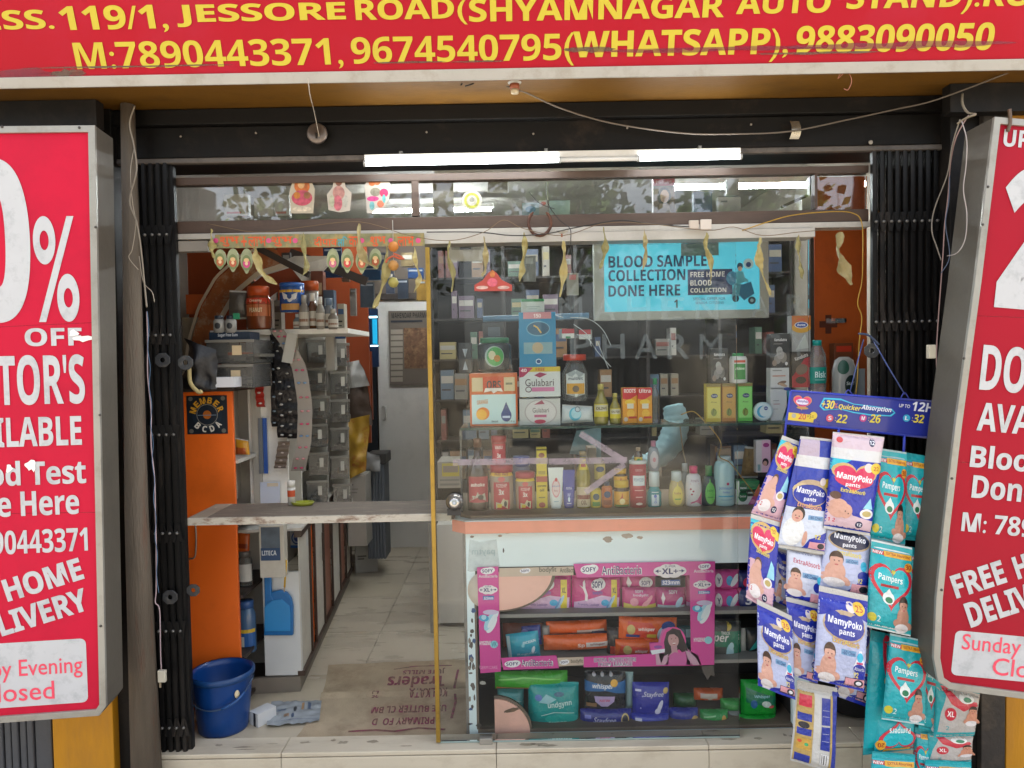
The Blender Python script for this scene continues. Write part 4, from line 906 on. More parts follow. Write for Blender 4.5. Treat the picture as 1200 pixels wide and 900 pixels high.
MB().lathe([(.013, 0), (.013, .0016), (0, .002)], c, mat('#c9b896', rough=.6), 14, axis=Matrix.Rotation(a_, 3, 'Z') @ Matrix.Rotation(math.pi / 2, 3, 'Y') @ Matrix.Diagonal((1.3, .8, 1))).build('sticker', bk)
# jute mat
JUTE = mat('#ac9a80', rough=.95, var=.2, sc=9, dirt='#6b5641', damt=.5, dsc=3, bump=.7, bsc=260)
mq = [PZ(386, 779, .004), PZ(570, 772, .004), PZ(577, 866, .004), PZ(338, 880, .004)]
mq[2].y = max(mq[2].y, .078); mq[3].y = max(mq[3].y, .078)
mt = thing('jute_mat', 'flattened brown jute sack with faded magenta print, lying inside the threshold', 'mat', (mq[0] + mq[2]) / 2)
def mf(a, b):
    p = mq[3].lerp(mq[2], a).lerp(mq[0].lerp(mq[1], a), b)
    if a < .25: p.x += .03 * math.sin(b * 3.3) * (1 - a * 4)
    p.z = .004 + abs(mn.noise(p * 7)) * .006 + (.012 if abs(b - .53) < .02 else 0)
    return p
MB().grid(mf, 40, 50, JUTE).build('sack_cloth', mt)
MG = thinmat('#8a1f4c', .6)
mw = (mq[2] - mq[3]).length; mh = ((mq[0] - mq[3]).length)
pr = Printer(lambda a, b, o: mf(a / mw, b / mh) + Vector((0, 0, o)), mw, mh, .002)
for t_, x0, y0, x1, y1 in (('Traders', .40, .60, .74, .76), ('JUTE MILLS', .48, .79, .74, .87), ('KOLKATA', .54, .46, .76, .55), ('25', .33, .47, .37, .53), ('USE BUTTER CL BM', .35, .28, .76, .36), ('PRIMARY FO  D', .37, .14, .70, .22)):
    pr.text(t_, x0, y0, x1, y1, MG, rot=180, bold=.03)
pr.line([(.26, .08), (.4, .09), (.5, .07), (.62, .1), (.76, .08)], .018, MG); pr.line([(.42, .88), (.55, .91), (.78, .9)], .012, MG)
pr.line([(.82, .84), (.80, .6), (.81, .4), (.79, .2)], .014, MG)
pr.build('faded_print', mt)
# clear zip bags and small white box by the bucket
cloth_m = glassmat('bag_film', (.72, .75, .78), 1.5, .25, .12)
zq = [PZ(318, 822, .012), PZ(377, 820, .012), PZ(374, 845, .012), PZ(312, 851, .012)]
zb_ = thing('zip_bag', 'clear plastic zip bag with blue print lying flat on the floor', 'plastic bag', sum(zq, Vector()) / 4)
def zf_(a, b, o=0.):
    p = zq[3].lerp(zq[2], a).lerp(zq[0].lerp(zq[1], a), b); p.z = .008 + abs(mn.noise(p * 20)) * .016 + o; return p
MB().grid(lambda a, b: zf_(a, b), 24, 14, mat('#8e9499', rough=.18, var=.2, sc=20, spec=.8)).build('film', zb_)
zw = (zq[2] - zq[3]).length; zh = (zq[0] - zq[3]).length
pr = Printer(lambda a, b, o: zf_(a / zw, b / zh, o), zw, zh, .0015)
pr.line([(.02, .14), (.5, .16), (.98, .14)], .012, ink('#1d3a66')); pr.text('XYZ', .06, .4, .16, .8, ink('#2c4a70'), rot=90); pr.ell(.5, .62, .03, .1, ink('#20252e')); pr.rect(.62, .6, .67, .85, ink('#9a7a55')); pr.rect(.74, .6, .8, .85, ink('#3c4c66'))
pr.ell(.47, .35, .025, .08, ink('#2c3c58')); pr.rect(.3, .3, .4, .42, ink('#8a6f58'))
pr.build('printed_mark', zb_)
t = carton('remote_box', 'small white and black box lying between the bucket and the zip bag', 'box', None, 296, 852, 313, 868, .2, .09, '#c4c4c4', [('r', .5, 0, .75, 1, '#1a1a1c')], rot=-35)
t.location.z = .0
# ---------------------------------------------------------------- things on the threshold's glass line: rails, transom, glass
WOODF = mat('#4b3a30', rough=.55, var=.2, sc=5, streak=(1, 8, 8), dirt='#2c221c', damt=.4)
gf = thing('glass_shopfront', 'dark framed glass transom and white sliding rails across the shop opening', 'window frame', P(600, 265, .05))
xL, xR = P(201, 260, .05).x, P(1015, 260, .05).x
Yg = .05
def zat(v, u=600, Y=Yg): return P(u, v, Y).z
MB().box(xL, xR, .03, .075, zat(268), zat(253.5), WOODF).build('transom_rail', gf, bevel=.002)
MB().box(xL, xR, .03, .075, zat(211), zat(203), WOODF).build('head_rail', gf)
MB().box(P(483, 230, .05).x, P(491.5, 230, .05).x, .032, .073, zat(252), zat(210), WOODF).build('mullion', gf)
MB().box(P(954, 230, .05).x - .003, P(956, 230, .05).x, .034, .07, zat(252), zat(210), WOODF).build('mullion', gf)
RAIL = mat('#b5b0a8', rough=.4, metal=.25, var=.06, dirt='#7d766b', damt=.3)
MB().box(xL, xR, .02, .09, zat(275), zat(268.6), RAIL).build('sliding_rail', gf, bevel=.001)
MB().box(P(497, 280, .05).x, P(950, 280, .05).x, .008, .1, zat(286), zat(275.6), RAIL).build('sliding_rail', gf, bevel=.001)
MB().box(xL, P(247, 280, .05).x, .02, .06, zat(289), zat(277), mat('#8a837a', rough=.5)).build('rail_cover', gf)
GL = glassmat('pane_glass', (.98, .99, .988), 1.28, .01); GL3 = glassmat('transom_glass', (.97, .98, .978), 1.62, .03); GL2 = glassmat('display_glass', (.98, .99, .988), 1.22, .015)
for a_, b_ in ((201, 482), (492, 1014)):
    x0, x1 = P(a_, 230, .055).x, P(b_, 230, .055).x
    MB().box(x0, x1, .052, .058, zat(252.5), zat(211), GL3).build('transom_pane', gf)
x0, x1 = P(545, 400, .12).x, P(948, 400, .12).x
MB().box(x0, x1, .118, .124, .875, zat(280), GL2).build('display_pane', gf)
gd = thing('glass_door', 'tall clear glass sliding door with a brass edge strip and round knob', 'glass door', P(690, 880, .0))
x0, x1 = P(509, 600, .0).x, P(865, 600, .0).x
MB().box(x0, x1, .0, .008, .03, zat(289, Y=0), GL).build('pane', gd, bevel=.0008)
BRS = mat('#a3843a', rough=.38, metal=.6, var=.15, sc=10, dirt='#5f4a20', damt=.5, dsc=10)
MB().box(x0 - .012, x0 + .004, -.006, .014, .028, zat(288, Y=0), BRS).build('edge_strip', gd, bevel=.001)
MB().box(x0, x1, -.001, .009, .024, .0295, mat('#8fa09c', rough=.2)).build('bottom_edge', gd)
kc = P(533, 588, -.01)
MB().lathe([(.034, 0), (.034, .006), (.026, .012), (.021, .02), (.02, .032), (.012, .035), (0, .035)], kc, mat('#b9b6b0', rough=.18, metal=.9, var=.05), 28, axis=Matrix.Rotation(math.pi / 2, 3, 'X')).build('knob', gd)
m = MB(); pbox(m, 524, 596, 540, 604, -.004, .006, mat('#2a2a2c', rough=.4)); m.build('lock', gd)
m = MB(); m.box(P(562, 875, -.02).x, P(577, 875, -.02).x, -.018, .02, .023, .046, mat('#a8a49c', metal=.7, rough=.35)); m.build('floor_clip', gd, bevel=.002)
# frosted lettering and tape arrow on the glass
FRO = thinmat('#9aa6a8', .17)
GP = facing(-.0005); pr = pp(GP, .0006)
for t_, u0, v0, u1, v1 in (('M', 572, 356, 604, 386), ('A', 612, 356, 640, 386), ):
    pass
for i, ch in enumerate('MAHENDAR'):
    u = 655 + i * 40; v = 348
    if u + 26 < 864: ptext(pr, GP, ch, u, v, u + 27, v + 28, FRO, bold=.01)
for i, ch in enumerate('PHARMACY'):
    u = 668 + i * 38; v = 391
    if u + 26 < 864: ptext(pr, GP, ch, u, v, u + 26, v + 30, FRO, bold=.01)
pr.build('frosted_lettering', gd)
TP = thinmat('#a89aa2', .5)
m = MB()
for k, (a, b) in enumerate((((531, 542), (642, 540)), ((643, 541), (735, 539)), ((680, 508), (733, 541)), ((686, 577), (732, 544)))):
    A, Bq = P(*a, -.0015 - .0004 * k), P(*b, -.0015 - .0004 * k); d = (Bq - A).normalized(); s_ = Vector((-d.z, 0, d.x)) * 3.6 * px(0)
    m.add([A - s_, Bq - s_, Bq + s_, A + s_], [(0, 1, 2, 3)], TP)
ta = m.build('tape_arrow', gd); ta['label'] = 'arrow of pinkish clear tape pointing right'
# second line of frosted letters sits on the display pane at the right
GP2 = facing(.117); pr = pp(GP2, .0006)
for ch, u0, v0, w_, h_ in (('A', 880, 346, 22, 26), ('R', 922, 345, 22, 26), ('C', 893, 391, 22, 28), ('Y', 926, 391, 20, 28)): ptext(pr, GP2, ch, u0, v0, u0 + w_, v0 + h_, FRO, bold=.01)
prect(pr, GP2, 968, 373, 990, 379, FRO); pr.build('frosted_lettering', gf)

# extra stock crowding the top left shelf, and grime on the threshold
random.seed(91)
for u0, v0, u1, y, c_, c2, lb in ((322, 352, 330, .8, '#8a7f72', '#5a4c44', 'narrow beige carton squeezed between the large jar and the blue tin'), (396, 356, 404, .7, '#a39c8c', '#3f5a80', 'small pale carton at the far right end of the top left shelf'), (380, 340, 392, .95, '#4c5a6c', '#9aa4ac', 'blue grey carton at the back of the top left shelf'), (366, 318, 380, .98, '#6f4030', '#b9a080', 'brown carton high at the back of the top left shelf'), (296, 330, 312, .9, '#54504a', '#8c857a', 'dark carton behind the large orange lidded jar')):
    carton('medicine_carton', lb, 'carton', None, u0, v0, u1, 387, y, .06, c_, [('r', .1, .6, .9, .8, c2), ('r', .1, .3, .7, .36, '#2c2a28'), ('r', .1, .15, .6, .19, '#2c2a28')])
for u0, v0, u1, v1, y, c_, lb in ((442, 296, 452, 316, 2.0, '#3c4658', 'dark small packet hung behind the dried leaves at the upper left'), (400, 300, 409, 330, 2.1, '#5a4638', 'brown packet hung behind the middle pendants'), (452, 318, 462, 344, 2.3, '#4a5060', 'grey blue packet hung under the lemon charm'), (470, 296, 484, 312, 2.4, '#6a5c40', 'tan packet pinned near the top of the door'), (330, 296, 340, 320, 1.4, '#3a3430', 'dark packet hanging before the orange wall panel')):
    m = MB(); pbox(m, u0, v0, u1, v1, y, .03, mat(c_, rough=.35, var=.35, sc=25, bump=.3)); pbox(m, u0 + 1.5, v0 + 3, u1 - 1.5, v0 + 8, y - .002, .003, mat('#8f8a80', rough=.5)); tag(m.build('hanging_packet'), lb, 'packet', 'packets hung at the back')
stn = Plane((0, 0, .0225), (1, 0, 0), (0, 1, 0)); pr = Printer(lambda a, b, o: Vector((a, b, .0222 + o)), 1, 1, .0004); GR = thinmat('#6d5c48', .35)
for _ in range(26):
    x = random.uniform(-1.25, 1.2); y = random.uniform(-.035, .06); w_ = random.uniform(.004, .05); h_ = random.uniform(.002, .012)
    pr.poly([(x + math.cos(i * .5236) * w_ * random.uniform(.6, 1.2), y + math.sin(i * .5236) * h_ * random.uniform(.5, 1.3)) for i in range(12)], GR)
gr_ = pr.build('grime_stain', st); gr_['kind'] = 'stuff'
# ================================================================ THE COUNTER
CWH = mat('#e0f1f3', rough=.4, var=.03, sc=3, dirt='#a9a79c', damt=.35, dsc=7, dth=.62)
PEACH = mat('#f09c80', rough=.4, var=.05, sc=4, dirt='#c58a6e', damt=.3, dsc=5)
PNK = mat('#f0bfae', rough=.45, var=.04, dirt='#c29a86', damt=.3, dsc=5)
CBR = mat('#6f6355', rough=.6, var=.2, sc=6)
CGR = mat('#8b8a84', rough=.55, var=.08, dirt='#5c5b57', damt=.3)
CDK = mat('#33312f', rough=.7, var=.15)
co = thing('shop_counter', 'white display counter with peach edge and open lower shelves full of sanitary packs', 'counter', P(740, 868, .12))
Yf = .1
def fx(u, v=700, Y=Yf): return P(u, v, Y).x
def fz(v, u=720, Y=Yf): return P(u, v, Y).z
xA, xB = fx(547), fx(948); zc0, zc1 = .0, fz(622)
zw0, zw1 = fz(856), fz(662)                     # display window
xw0, xw1 = fx(557), fx(928)
m = MB(); m.box(xA, xB, Yf, Yf + .02, zw1, zc1, CWH); m.box(xA, xB, Yf, Yf + .02, zc0 + .0, zw0, CWH); m.box(xA, xw0, Yf, Yf + .02, zw0, zw1, CWH); m.box(xw1, xB, Yf, Yf + .02, zw0, zw1, CWH)
m.build('front_panel', co)
MB().box(xA - .012, xA - .001, Yf + .004, Yf + .5, 0, zc1, mat('#857f76', rough=.6, dirt='#3d3833', damt=.7, dsc=6)).build('side_panel', co)
MB().box(xA - .0005, xB, Yf + .48, Yf + .5, 0, zc1 - .01, CDK).build('back_panel', co)
MB().box(xw1 + .02, xB, Yf + .021, Yf + .479, 0, zc1 - .01, CDK).build('side_panel', co)
zs = [fz(855), fz(778), fz(720)]
YB = Yf + .42
for k, z in enumerate(zs):
    MB().box(xA + .001, xB - .002, Yf + .022, Yf + .478, z - (.014 if k else .0), z + (.0 if k else .01), (CBR, CGR, CGR)[k]).build('shelf', co)
m = MB(); m.box(xw0, xw1, Yf - .002, Yf + .021, zw0, zw0 + .014, CBR); m.build('window_sill', co, bevel=.001)
m = MB(); m.box(xw0 - .004, xw0 + .005, Yf - .001, Yf + .021, zw0 + .015, zw1 - .14, CBR); m.build('window_frame', co)
# top: wooden board, white lip, peach edge
zt0, zt1 = fz(622, Y=.07), fz(608, Y=.07)
m = MB(); q = [(fx(529.5, 610, .1), .11), (fx(545, 610, .06), .06), (xB, .06), (xB, .60), (fx(529.5, 610, .1), .60)]
MB().prism([(x, y, zt0) for x, y in q], (0, 0, zt1 - zt0), PEACH).build('edge_band', co, bevel=.002)
MB().prism([(x + (.002 if x < 0 else 0), y + .003, zt1 + .0002) for x, y in q], (0, 0, .004), mat('#c9d6d6', rough=.3)).build('top_lip', co)
ztop = zt1 + .0045
MB().prism([(q[0][0] + .03, .14, ztop), (q[1][0] + .02, .095, ztop), (xB, .095, ztop), (xB, .6, ztop), (q[0][0] + .03, .6, ztop)], (0, 0, .012), mat('#7b6a58', rough=.55, var=.2, sc=6, streak=(1, 8, 8))).build('top_board', co)
ztop += .0122
# rounded corner pieces of the window (peach boards)
def cpiece(name, cx, cz, r, a0, a1, Y, m_, kx=1.):
    pts = [(cx, Y, cz)] + [(cx + kx * r * math.cos(math.radians(a0 + (a1 - a0) * i / 14)), Y, cz + r * math.sin(math.radians(a0 + (a1 - a0) * i / 14))) for i in range(15)]
    return MB().prism(pts, (0, .012, 0), m_)
S = px(Yf)
cpiece('', fx(583), fz(668), 45 * S, -90, 0, Yf - .008, PNK, 1.45).build('corner_board', co); cpiece('', fx(583), fz(668), 48 * S, -90, 0, Yf + .0045, CBR, 1.45).build('corner_edge', co)
cpiece('', fx(577), fz(857), 42 * S, 0, 90, Yf - .004, PNK).build('corner_board', co); cpiece('', fx(577), fz(857), 45 * S, 0, 90, Yf + .003, CBR).build('corner_edge', co)
MB().lathe([(22 * S, 0), (22 * S, .004), (0, .0045)], (fx(570), Yf - .001, fz(688)), mat('#d9cdbd', rough=.5), 28, axis=Matrix.Rotation(math.pi / 2, 3, 'X')).build('corner_disc', co)
pr = pp(facing(Yf - .0045), .0012); FPl = facing(Yf - .0045)
SCU = thinmat('#6a5a48', .8)
def blob(pr, pl, u, v, w_, h_, mm, n=14, rot=0):
    a0, b0 = pl.hit(u, v); s_ = px(Yf); pr.poly([(a0 + (math.cos(2 * math.pi * i / n) * w_ / 2 * math.cos(rot) - math.sin(2 * math.pi * i / n) * h_ / 2 * math.sin(rot)) * s_ * random.uniform(.7, 1.15), b0 + (math.cos(2 * math.pi * i / n) * w_ / 2 * math.sin(rot) + math.sin(2 * math.pi * i / n) * h_ / 2 * math.cos(rot)) * s_ * random.uniform(.7, 1.15)) for i in range(n)], mm)
random.seed(31)
blob(pr, FPl, 600, 832, 22, 5, SCU, rot=.25)
pr.build('scuff', co)
CP_ = facing(Yf); pr = pp(CP_, .0012)
for u, v, w_, h_, c_ in ((712, 632, 12, 7, '#9b8f80'), (735, 628, 14, 6, '#b0a596'), (750, 630, 8, 4, '#b0a596'), (590, 645, 2, 6, '#444'), (561, 850, 7, 5, '#5a534a'), (566, 800, 8, 5, '#9d9c93'), (586, 628, 5, 3, '#8b7a63'), (595, 624, 8, 2.5, '#93826c'), (553, 629, 5, 3, '#7a6c5a')):
    blob(pr, CP_, u, v, w_, h_, ink(c_ + c_[1:] if len(c_) == 4 else c_))
for k in range(26):
    blob(pr, CP_, random.uniform(550, 556), random.uniform(705, 850), random.uniform(2, 6), random.uniform(2, 9), ink(random.choice(('#4b463f', '#66605a', '#3c5a8a', '#8b857a'))))
pr.build('chipped_paint', co)
pr = pp(CP_, .002); a0, b0 = CP_.hit(548, 670); a1, b1 = CP_.hit(583, 632)
pr.poly([(a0, b0 + .004), (a0 + .01, b0), (a1 - .01, b0 + .01), (a1 + .006, b0 + .02), (a1 - .004, b1), (a0 + .05, b1 - .008), (a0 + .01, b1 + .002)], thinmat('#d8e4e4', .6))
ptext(pr, CP_, 'paytm', 553, 652, 580, 643, thinmat('#9db5b8', .7), flip=True)
pr.build('peeling_sticker', co)
# inner white board seen left of the counter
ib = thing('inner_board', 'plain grey-white board standing upright just left of the counter', 'board', P(530, 728, 1.3))
m = MB(); pbox(m, 513, 615, 545, 730, 1.3, .35, GLAM); m.build('board_face', ib); m = MB(); pbox(m, 503, 613, 509, 742, 1.15, .02, mat('#8f8a80', rough=.5)); m.build('upright', ib)

# ---- pink cardboard display frame on the counter front
PINK = mat('#d3429a', rough=.4, var=.04, sc=4)
Ypk = Yf - .0125
df = thing('cardboard_display', 'bright pink cardboard display frame taped round the upper counter shelves', 'display frame', P(700, 787, Ypk))
DP = facing(Ypk)
def card(quad, name, mm=PINK):
    return MB().prism([DP.px(u, v) for u, v in quad], (0, .0025, 0), mm).build(name, df)
card([(559, 665), (584, 664), (587, 787), (563, 789)], 'left_card'); card([(808, 658), (838, 658), (837, 779), (810, 780)], 'right_card')
card([(672, 661), (808, 658), (808, 674), (676, 677)], 'top_card'); card([(587, 771), (652, 768), (655, 783), (590, 785)], 'bottom_card')
card([(684, 770), (808, 764), (809, 780), (684, 782)], 'bottom_card'); BG = mat('#cbb9a6', rough=.5)
card([(585, 666), (672, 664), (672, 674), (585, 676)], 'paper_strip', BG); card([(653, 771), (684, 770), (684, 779), (655, 781)], 'paper_strip', BG)
WOM = [(770, 779), (772, 750), (776, 738), (784, 735), (792, 738), (800, 752), (807, 762), (818, 768), (822, 779)]
card(WOM, 'figure_card', mat('#c76fa6', rough=.4))
Wi, Nv, Tq = ink('#efeef2'), ink('#2b2a68'), ink('#3fb0cf')
pr = pp(DP, .0014)
def logo(u, v, w_, h_, txt='SOFY', rot=2):
    a, b = DP.hit(u, v); s_ = px(Ypk)
    pr.ell(a, b, w_ * .5 * s_, h_ * .5 * s_, Wi); pr.ell(a + w_ * .25 * s_, b + h_ * .15 * s_, w_ * .32 * s_, h_ * .42 * s_, Wi); pr.text(txt, a - w_ * .38 * s_, b - h_ * .22 * s_, a + w_ * .42 * s_, b + h_ * .28 * s_, Nv, rot=rot)
def cloud(u, v, w_, h_):
    a, b = DP.hit(u, v); s_ = px(Ypk)
    for dx, dy, k in ((0, 0, .32), (-.25, 0, .25), (.25, 0, .25), (-.1, .18, .22), (.12, .18, .22), (-.1, -.18, .22), (.12, -.18, .22)): pr.ell(a + dx * w_ * s_, b + dy * h_ * s_, k * w_ * s_ * .95, k * h_ * s_ * 1.25, ink('#e9e4e6'))
    pr.text('SUPER', a - .15 * w_ * s_, b + .24 * h_ * s_, a + .17 * w_ * s_, b + .38 * h_ * s_, Nv, bold=.0); pr.text('XL+', a - .24 * w_ * s_, b - .2 * h_ * s_, a + .24 * w_ * s_, b + .18 * h_ * s_, Nv, bold=.04)
    for sg_ in (-1, 1): pr.poly([(a + sg_ * .44 * w_ * s_, b), (a + sg_ * .34 * w_ * s_, b + .12 * h_ * s_), (a + sg_ * .34 * w_ * s_, b - .12 * h_ * s_)], Nv); pr.rect(a + min(sg_ * .26, sg_ * .36) * w_ * s_, b - .02 * h_ * s_, a + max(sg_ * .26, sg_ * .36) * w_ * s_, b + .03 * h_ * s_, Nv)
logo(571, 669, 16, 8); ptext(pr, DP, 'AntiBacteria', 561, 677, 583, 673, Wi, bold=.01)
cloud(572, 691, 23, 12); prect(pr, DP, 566, 698, 579, 703, ink('#3a6fb5')); ptext(pr, DP, '323mm', 567, 702.5, 578, 699, Wi)
def pad(u, v, s=1.):
    a, b = DP.hit(u, v); k = px(Ypk) * s
    for dx, dy, rx, ry, c_, r_ in ((3, -3, 5, 12, '#e4edf2', -25), (0, -1, 4.5, 11, '#a9d7e8', -25), (5, 2, 3, 12, '#dfe9ef', -32), (-6, 4, 6, 4, '#45a7cf', -10), (-6, 5, 3, 3, '#b5dfee', 0), (2, 11, 9, 3, '#cfc3e0', 0)): pr.ell(a + dx * k, b + dy * k, rx * k, ry * k, ink(c_), rot=r_)
pad(573, 728); pad(823, 717)
ptext(pr, DP, 'HYGIENE', 562, 756, 575, 751, Wi); a, b = DP.hit(579, 755); pr.ell(a, b, 4.6 * px(Ypk), 4.6 * px(Ypk), ink('#8fd0dc')); ptext(pr, DP, 'VK', 576, 757.5, 582, 752, ink('#2c8c9c'))
logo(690, 667.5, 20, 11); ptext(pr, DP, 'AntiBacteria', 705, 674, 752, 662, Wi, bold=.03); ptext(pr, DP, 'AntiBacteria', 705.4, 673.2, 751.6, 662.6, Nv, bold=.0)
cloud(785, 669, 40, 18); prect(pr, DP, 775, 679, 797, 686, ink('#3a5a95')); ptext(pr, DP, '323mm', 776, 685, 796, 680, Wi)
logo(825, 664, 14, 7); ptext(pr, DP, 'AntiBacteria', 813, 671, 836, 667, Wi, bold=.01); cloud(823, 685, 22, 11); prect(pr, DP, 818, 692, 832, 696, ink('#3a6fb5')); ptext(pr, DP, '323mm', 819, 695.5, 831, 692.5, Wi)
ptext(pr, DP, 'HYGIENE', 813, 752, 826, 747, Wi); a, b = DP.hit(830, 750); pr.ell(a, b, 4.6 * px(Ypk), 4.6 * px(Ypk), ink('#8fd0dc'))
ptext(pr, DP, 'GERM CARE', 562, 784, 583, 780, ink('#e7a3cf'), bold=0.)
for u in (610, 641): 
    pass
logo(615, 669, 12, 6); ptext(pr, DP, 'bodyfit', 632, 672, 652, 664, ink('#5c5a50'), bold=.01); logo(655, 668, 12, 6) if False else None
ptext(pr, DP, 'AntiBact', 656, 671, 672, 665, ink('#5c5a50'), bold=.01)
logo(600, 778, 18, 8); ptext(pr, DP, 'AntiBacteria', 611, 781, 648, 772, Wi, bold=.03); ptext(pr, DP, 'AntiBacteria', 611.3, 780.5, 647.7, 772.5, Nv, bold=0.)
logo(661, 776, 11, 6); ptext(pr, DP, 'bodyfit', 669, 778, 683, 772, ink('#5c5a50'), bold=.01)
ptext(pr, DP, 'EXTRA PROTECTION', 696, 776, 745, 770, Wi, bold=.05); ptext(pr, DP, 'FROM LEAKAGE', 701, 781, 741, 775.6, Wi, bold=.05)
ptext(pr, DP, 'EXTRA PROTECTION', 696.3, 775.6, 744.7, 770.3, Nv, bold=.0); ptext(pr, DP, 'FROM LEAKAGE', 701.3, 780.6, 740.7, 776, Nv, bold=.0)
# woman printed on the card: hair, face, neck, top, arms, held pack
k = px(Ypk)
def at(u, v): return DP.hit(u, v)
def epx(u, v, rx, ry, c_, rot=0): a, b = at(u, v); pr.ell(a, b, rx * k, ry * k, ink(c_), rot=rot)
def ppx(pts, c_): pr.poly([at(u, v) for u, v in pts], ink(c_))
epx(789, 752, 15, 18, '#e0509f'); ppx([(779, 778), (778, 752), (781, 741), (788, 736), (797, 738), (802, 750), (806, 762), (803, 768), (797, 760), (790, 764), (782, 770)], '#2c2326')
epx(789, 750, 6.3, 8.5, '#c99c9c', rot=12); ppx([(786, 757), (793, 756), (794, 764), (800, 768), (782, 770), (787, 764)], '#c494a0')
ppx([(783, 779), (784, 768), (790, 764), (796, 765), (803, 763), (805, 772), (804, 779)], '#cf63a6')
ppx([(803, 762), (808, 764), (815, 770), (820, 779), (812, 779), (806, 772)], '#c79cb4'); ppx([(768, 766), (772, 766), (775, 779), (769, 779)], '#c79cb4'); ppx([(774, 779), (778, 769), (783, 766), (782, 775), (779, 779)], '#c79cb4')
epx(786.8, 748.5, .8, .5, '#2a2024'); epx(791.6, 747.6, .8, .5, '#2a2024'); epx(789.8, 753.7, 2, .7, '#e9dede', rot=10); epx(789.8, 755, 1.8, .4, '#a8485c', rot=10); ppx([(789, 751.6), (790.4, 751.4), (789.6, 748.6)], '#b98888')
ppx([(782, 744), (788, 738), (794, 740), (796, 748), (792, 743), (786, 743)], '#2c2326')
ppx([(761, 754), (778, 752), (779, 762), (763, 765)], '#d6509f'); ppx([(762, 762), (779, 760), (779, 764), (764, 767)], '#dfe4ee'); epx(771, 758, 5, 2, '#8f4fa0')
pr.build('printed_face', df)

# ---------------------------------------------------------------- packs inside the counter
def film(h, r=.26): return mat(h, rough=r, var=.08, sc=12, bump=.35, bsc=70, coat=.2)
def lie(name, label, group, u0, v0, u1, v1, Y, th, col, ops, seed, rot=0, bands=(.03, .03), sh=None, crimp=None):
    cu, cv = (u0 + u1) / 2, (v0 + v1) / 2; r = math.radians(rot); q = []
    for a, b in ((-1, -1), (1, -1), (1, 1), (-1, 1)):
        x, y = a * (u1 - u0) / 2, b * (v1 - v0) / 2; q.append((cu + x * math.cos(r) - y * math.sin(r), cv + x * math.sin(r) + y * math.cos(r)))
    return pouch(name, label, 'sanitary pack', group, pq(q, Y), th, film(col) if isinstance(col, str) else col, ops, seed=seed, bands=bands, crimp=crimp or (col if isinstance(col, str) else '#d8d6d6'), wr=.002)
def sofy(xl='XL'):
    return [('p', [(0.04, .08), (.96, .08), (.97, .42), (.6, .5), (.3, .38), (.04, .3)], '#d8b4d8'), ('e', .52, .77, .13, .15, '#ece9ee'), ('e', .58, .8, .1, .14, '#ece9ee'), ('t', 'SOFY', .41, .7, .63, .87, '#2b2a68', dict(bold=.04)),
            ('t', 'bodyfit', .42, .5, .62, .62, '#5a3fb0'), ('t', 'Prevents Leakage', .12, .2, .55, .29, '#4a3f90', dict(bold=0.)), ('p', [(.22, .85), (.26, .9), (.27, .7), (.32, .5), (.31, .34), (.26, .36), (.27, .5), (.22, .68)], '#efe6ea'), ('e', .245, .8, .025, .05, '#efe6ea'), ('p', [(.14, .78), (.24, .7), (.24, .65)], '#efe6ea'),
            ('r', .80, .1, .92, .9, '#e3cf3a'), ('t', xl, .82, .55, .9, .7, '#20202c'), ('e', .67, .3, .08, .09, '#4aaedb'), ('e', .79, .3, .035, .22, '#a9cfe8', dict(rot=-28)), ('e', .75, .27, .02, .18, '#6f9fd0', dict(rot=-28))]
lie('sanitary_pack', 'pink and white sanitary pack, leftmost on the top counter shelf', 'pink packs on the top counter shelf', 607, 674, 669, 717, .2, .05, '#c32a7e', sofy(), 1)
lie('sanitary_pack', 'pink and white sanitary pack, second from left on the top counter shelf', 'pink packs on the top counter shelf', 670, 674, 727, 717, .2, .05, '#c32a7e', sofy(), 2)
lie('sanitary_pack', 'pink pack lying behind the super XL cloud on the top counter shelf', 'pink packs on the top counter shelf', 727, 672, 768, 690, .22, .05, '#c32a7e', [('e', .7, .5, .2, .35, '#ece9ee'), ('t', 'SOFY', .57, .35, .83, .65, '#2b2a68', dict(bold=.04)), ('p', [(.2, .9), (.3, .5), (.22, .1), (.15, .5)], '#efe6ea')], 3)
lie('sanitary_pack', 'yellow bottomed pink pack, third along the top counter shelf', 'pink packs on the top counter shelf', 729, 688, 769, 716, .19, .05, '#c43a80', [('p', [(.03, .05), (.97, .05), (.97, .38), (.5, .3), (.03, .4)], '#cfc05a'), ('e', .33, .45, .12, .17, '#e79ab0'), ('t', 'SOFY', .36, .82, .6, .92, '#f0e8ee'), ('t', 'bodyfit', .3, .66, .75, .78, '#efd7e8'), ('e', .75, .5, .06, .26, '#eda6b4', dict(rot=-35)), ('e', .66, .42, .05, .2, '#eda6b4', dict(rot=-50))], 4)
lie('sanitary_pack', 'pink pack with a pale blue pad print right of the yellow bottomed pack', 'pink packs on the top counter shelf', 769, 688, 803, 715, .19, .05, '#b22a78', [('r', .03, .04, .97, .3, '#b5bfc6'), ('t', 'SOFY', .4, .78, .7, .92, '#e3dfe6'), ('p', [(.2, .85), (.27, .6), (.2, .3), (.14, .6)], '#efe6ea'), ('e', .75, .42, .1, .25, '#b9d8ec', dict(rot=-30))], 5)
lie('sanitary_pack', 'narrow pink pack half hidden behind the right pink card', 'pink packs on the top counter shelf', 803, 672, 815, 714, .2, .05, '#c0307c', [('r', .05, .04, .95, .25, '#d0a4c8')], 6)
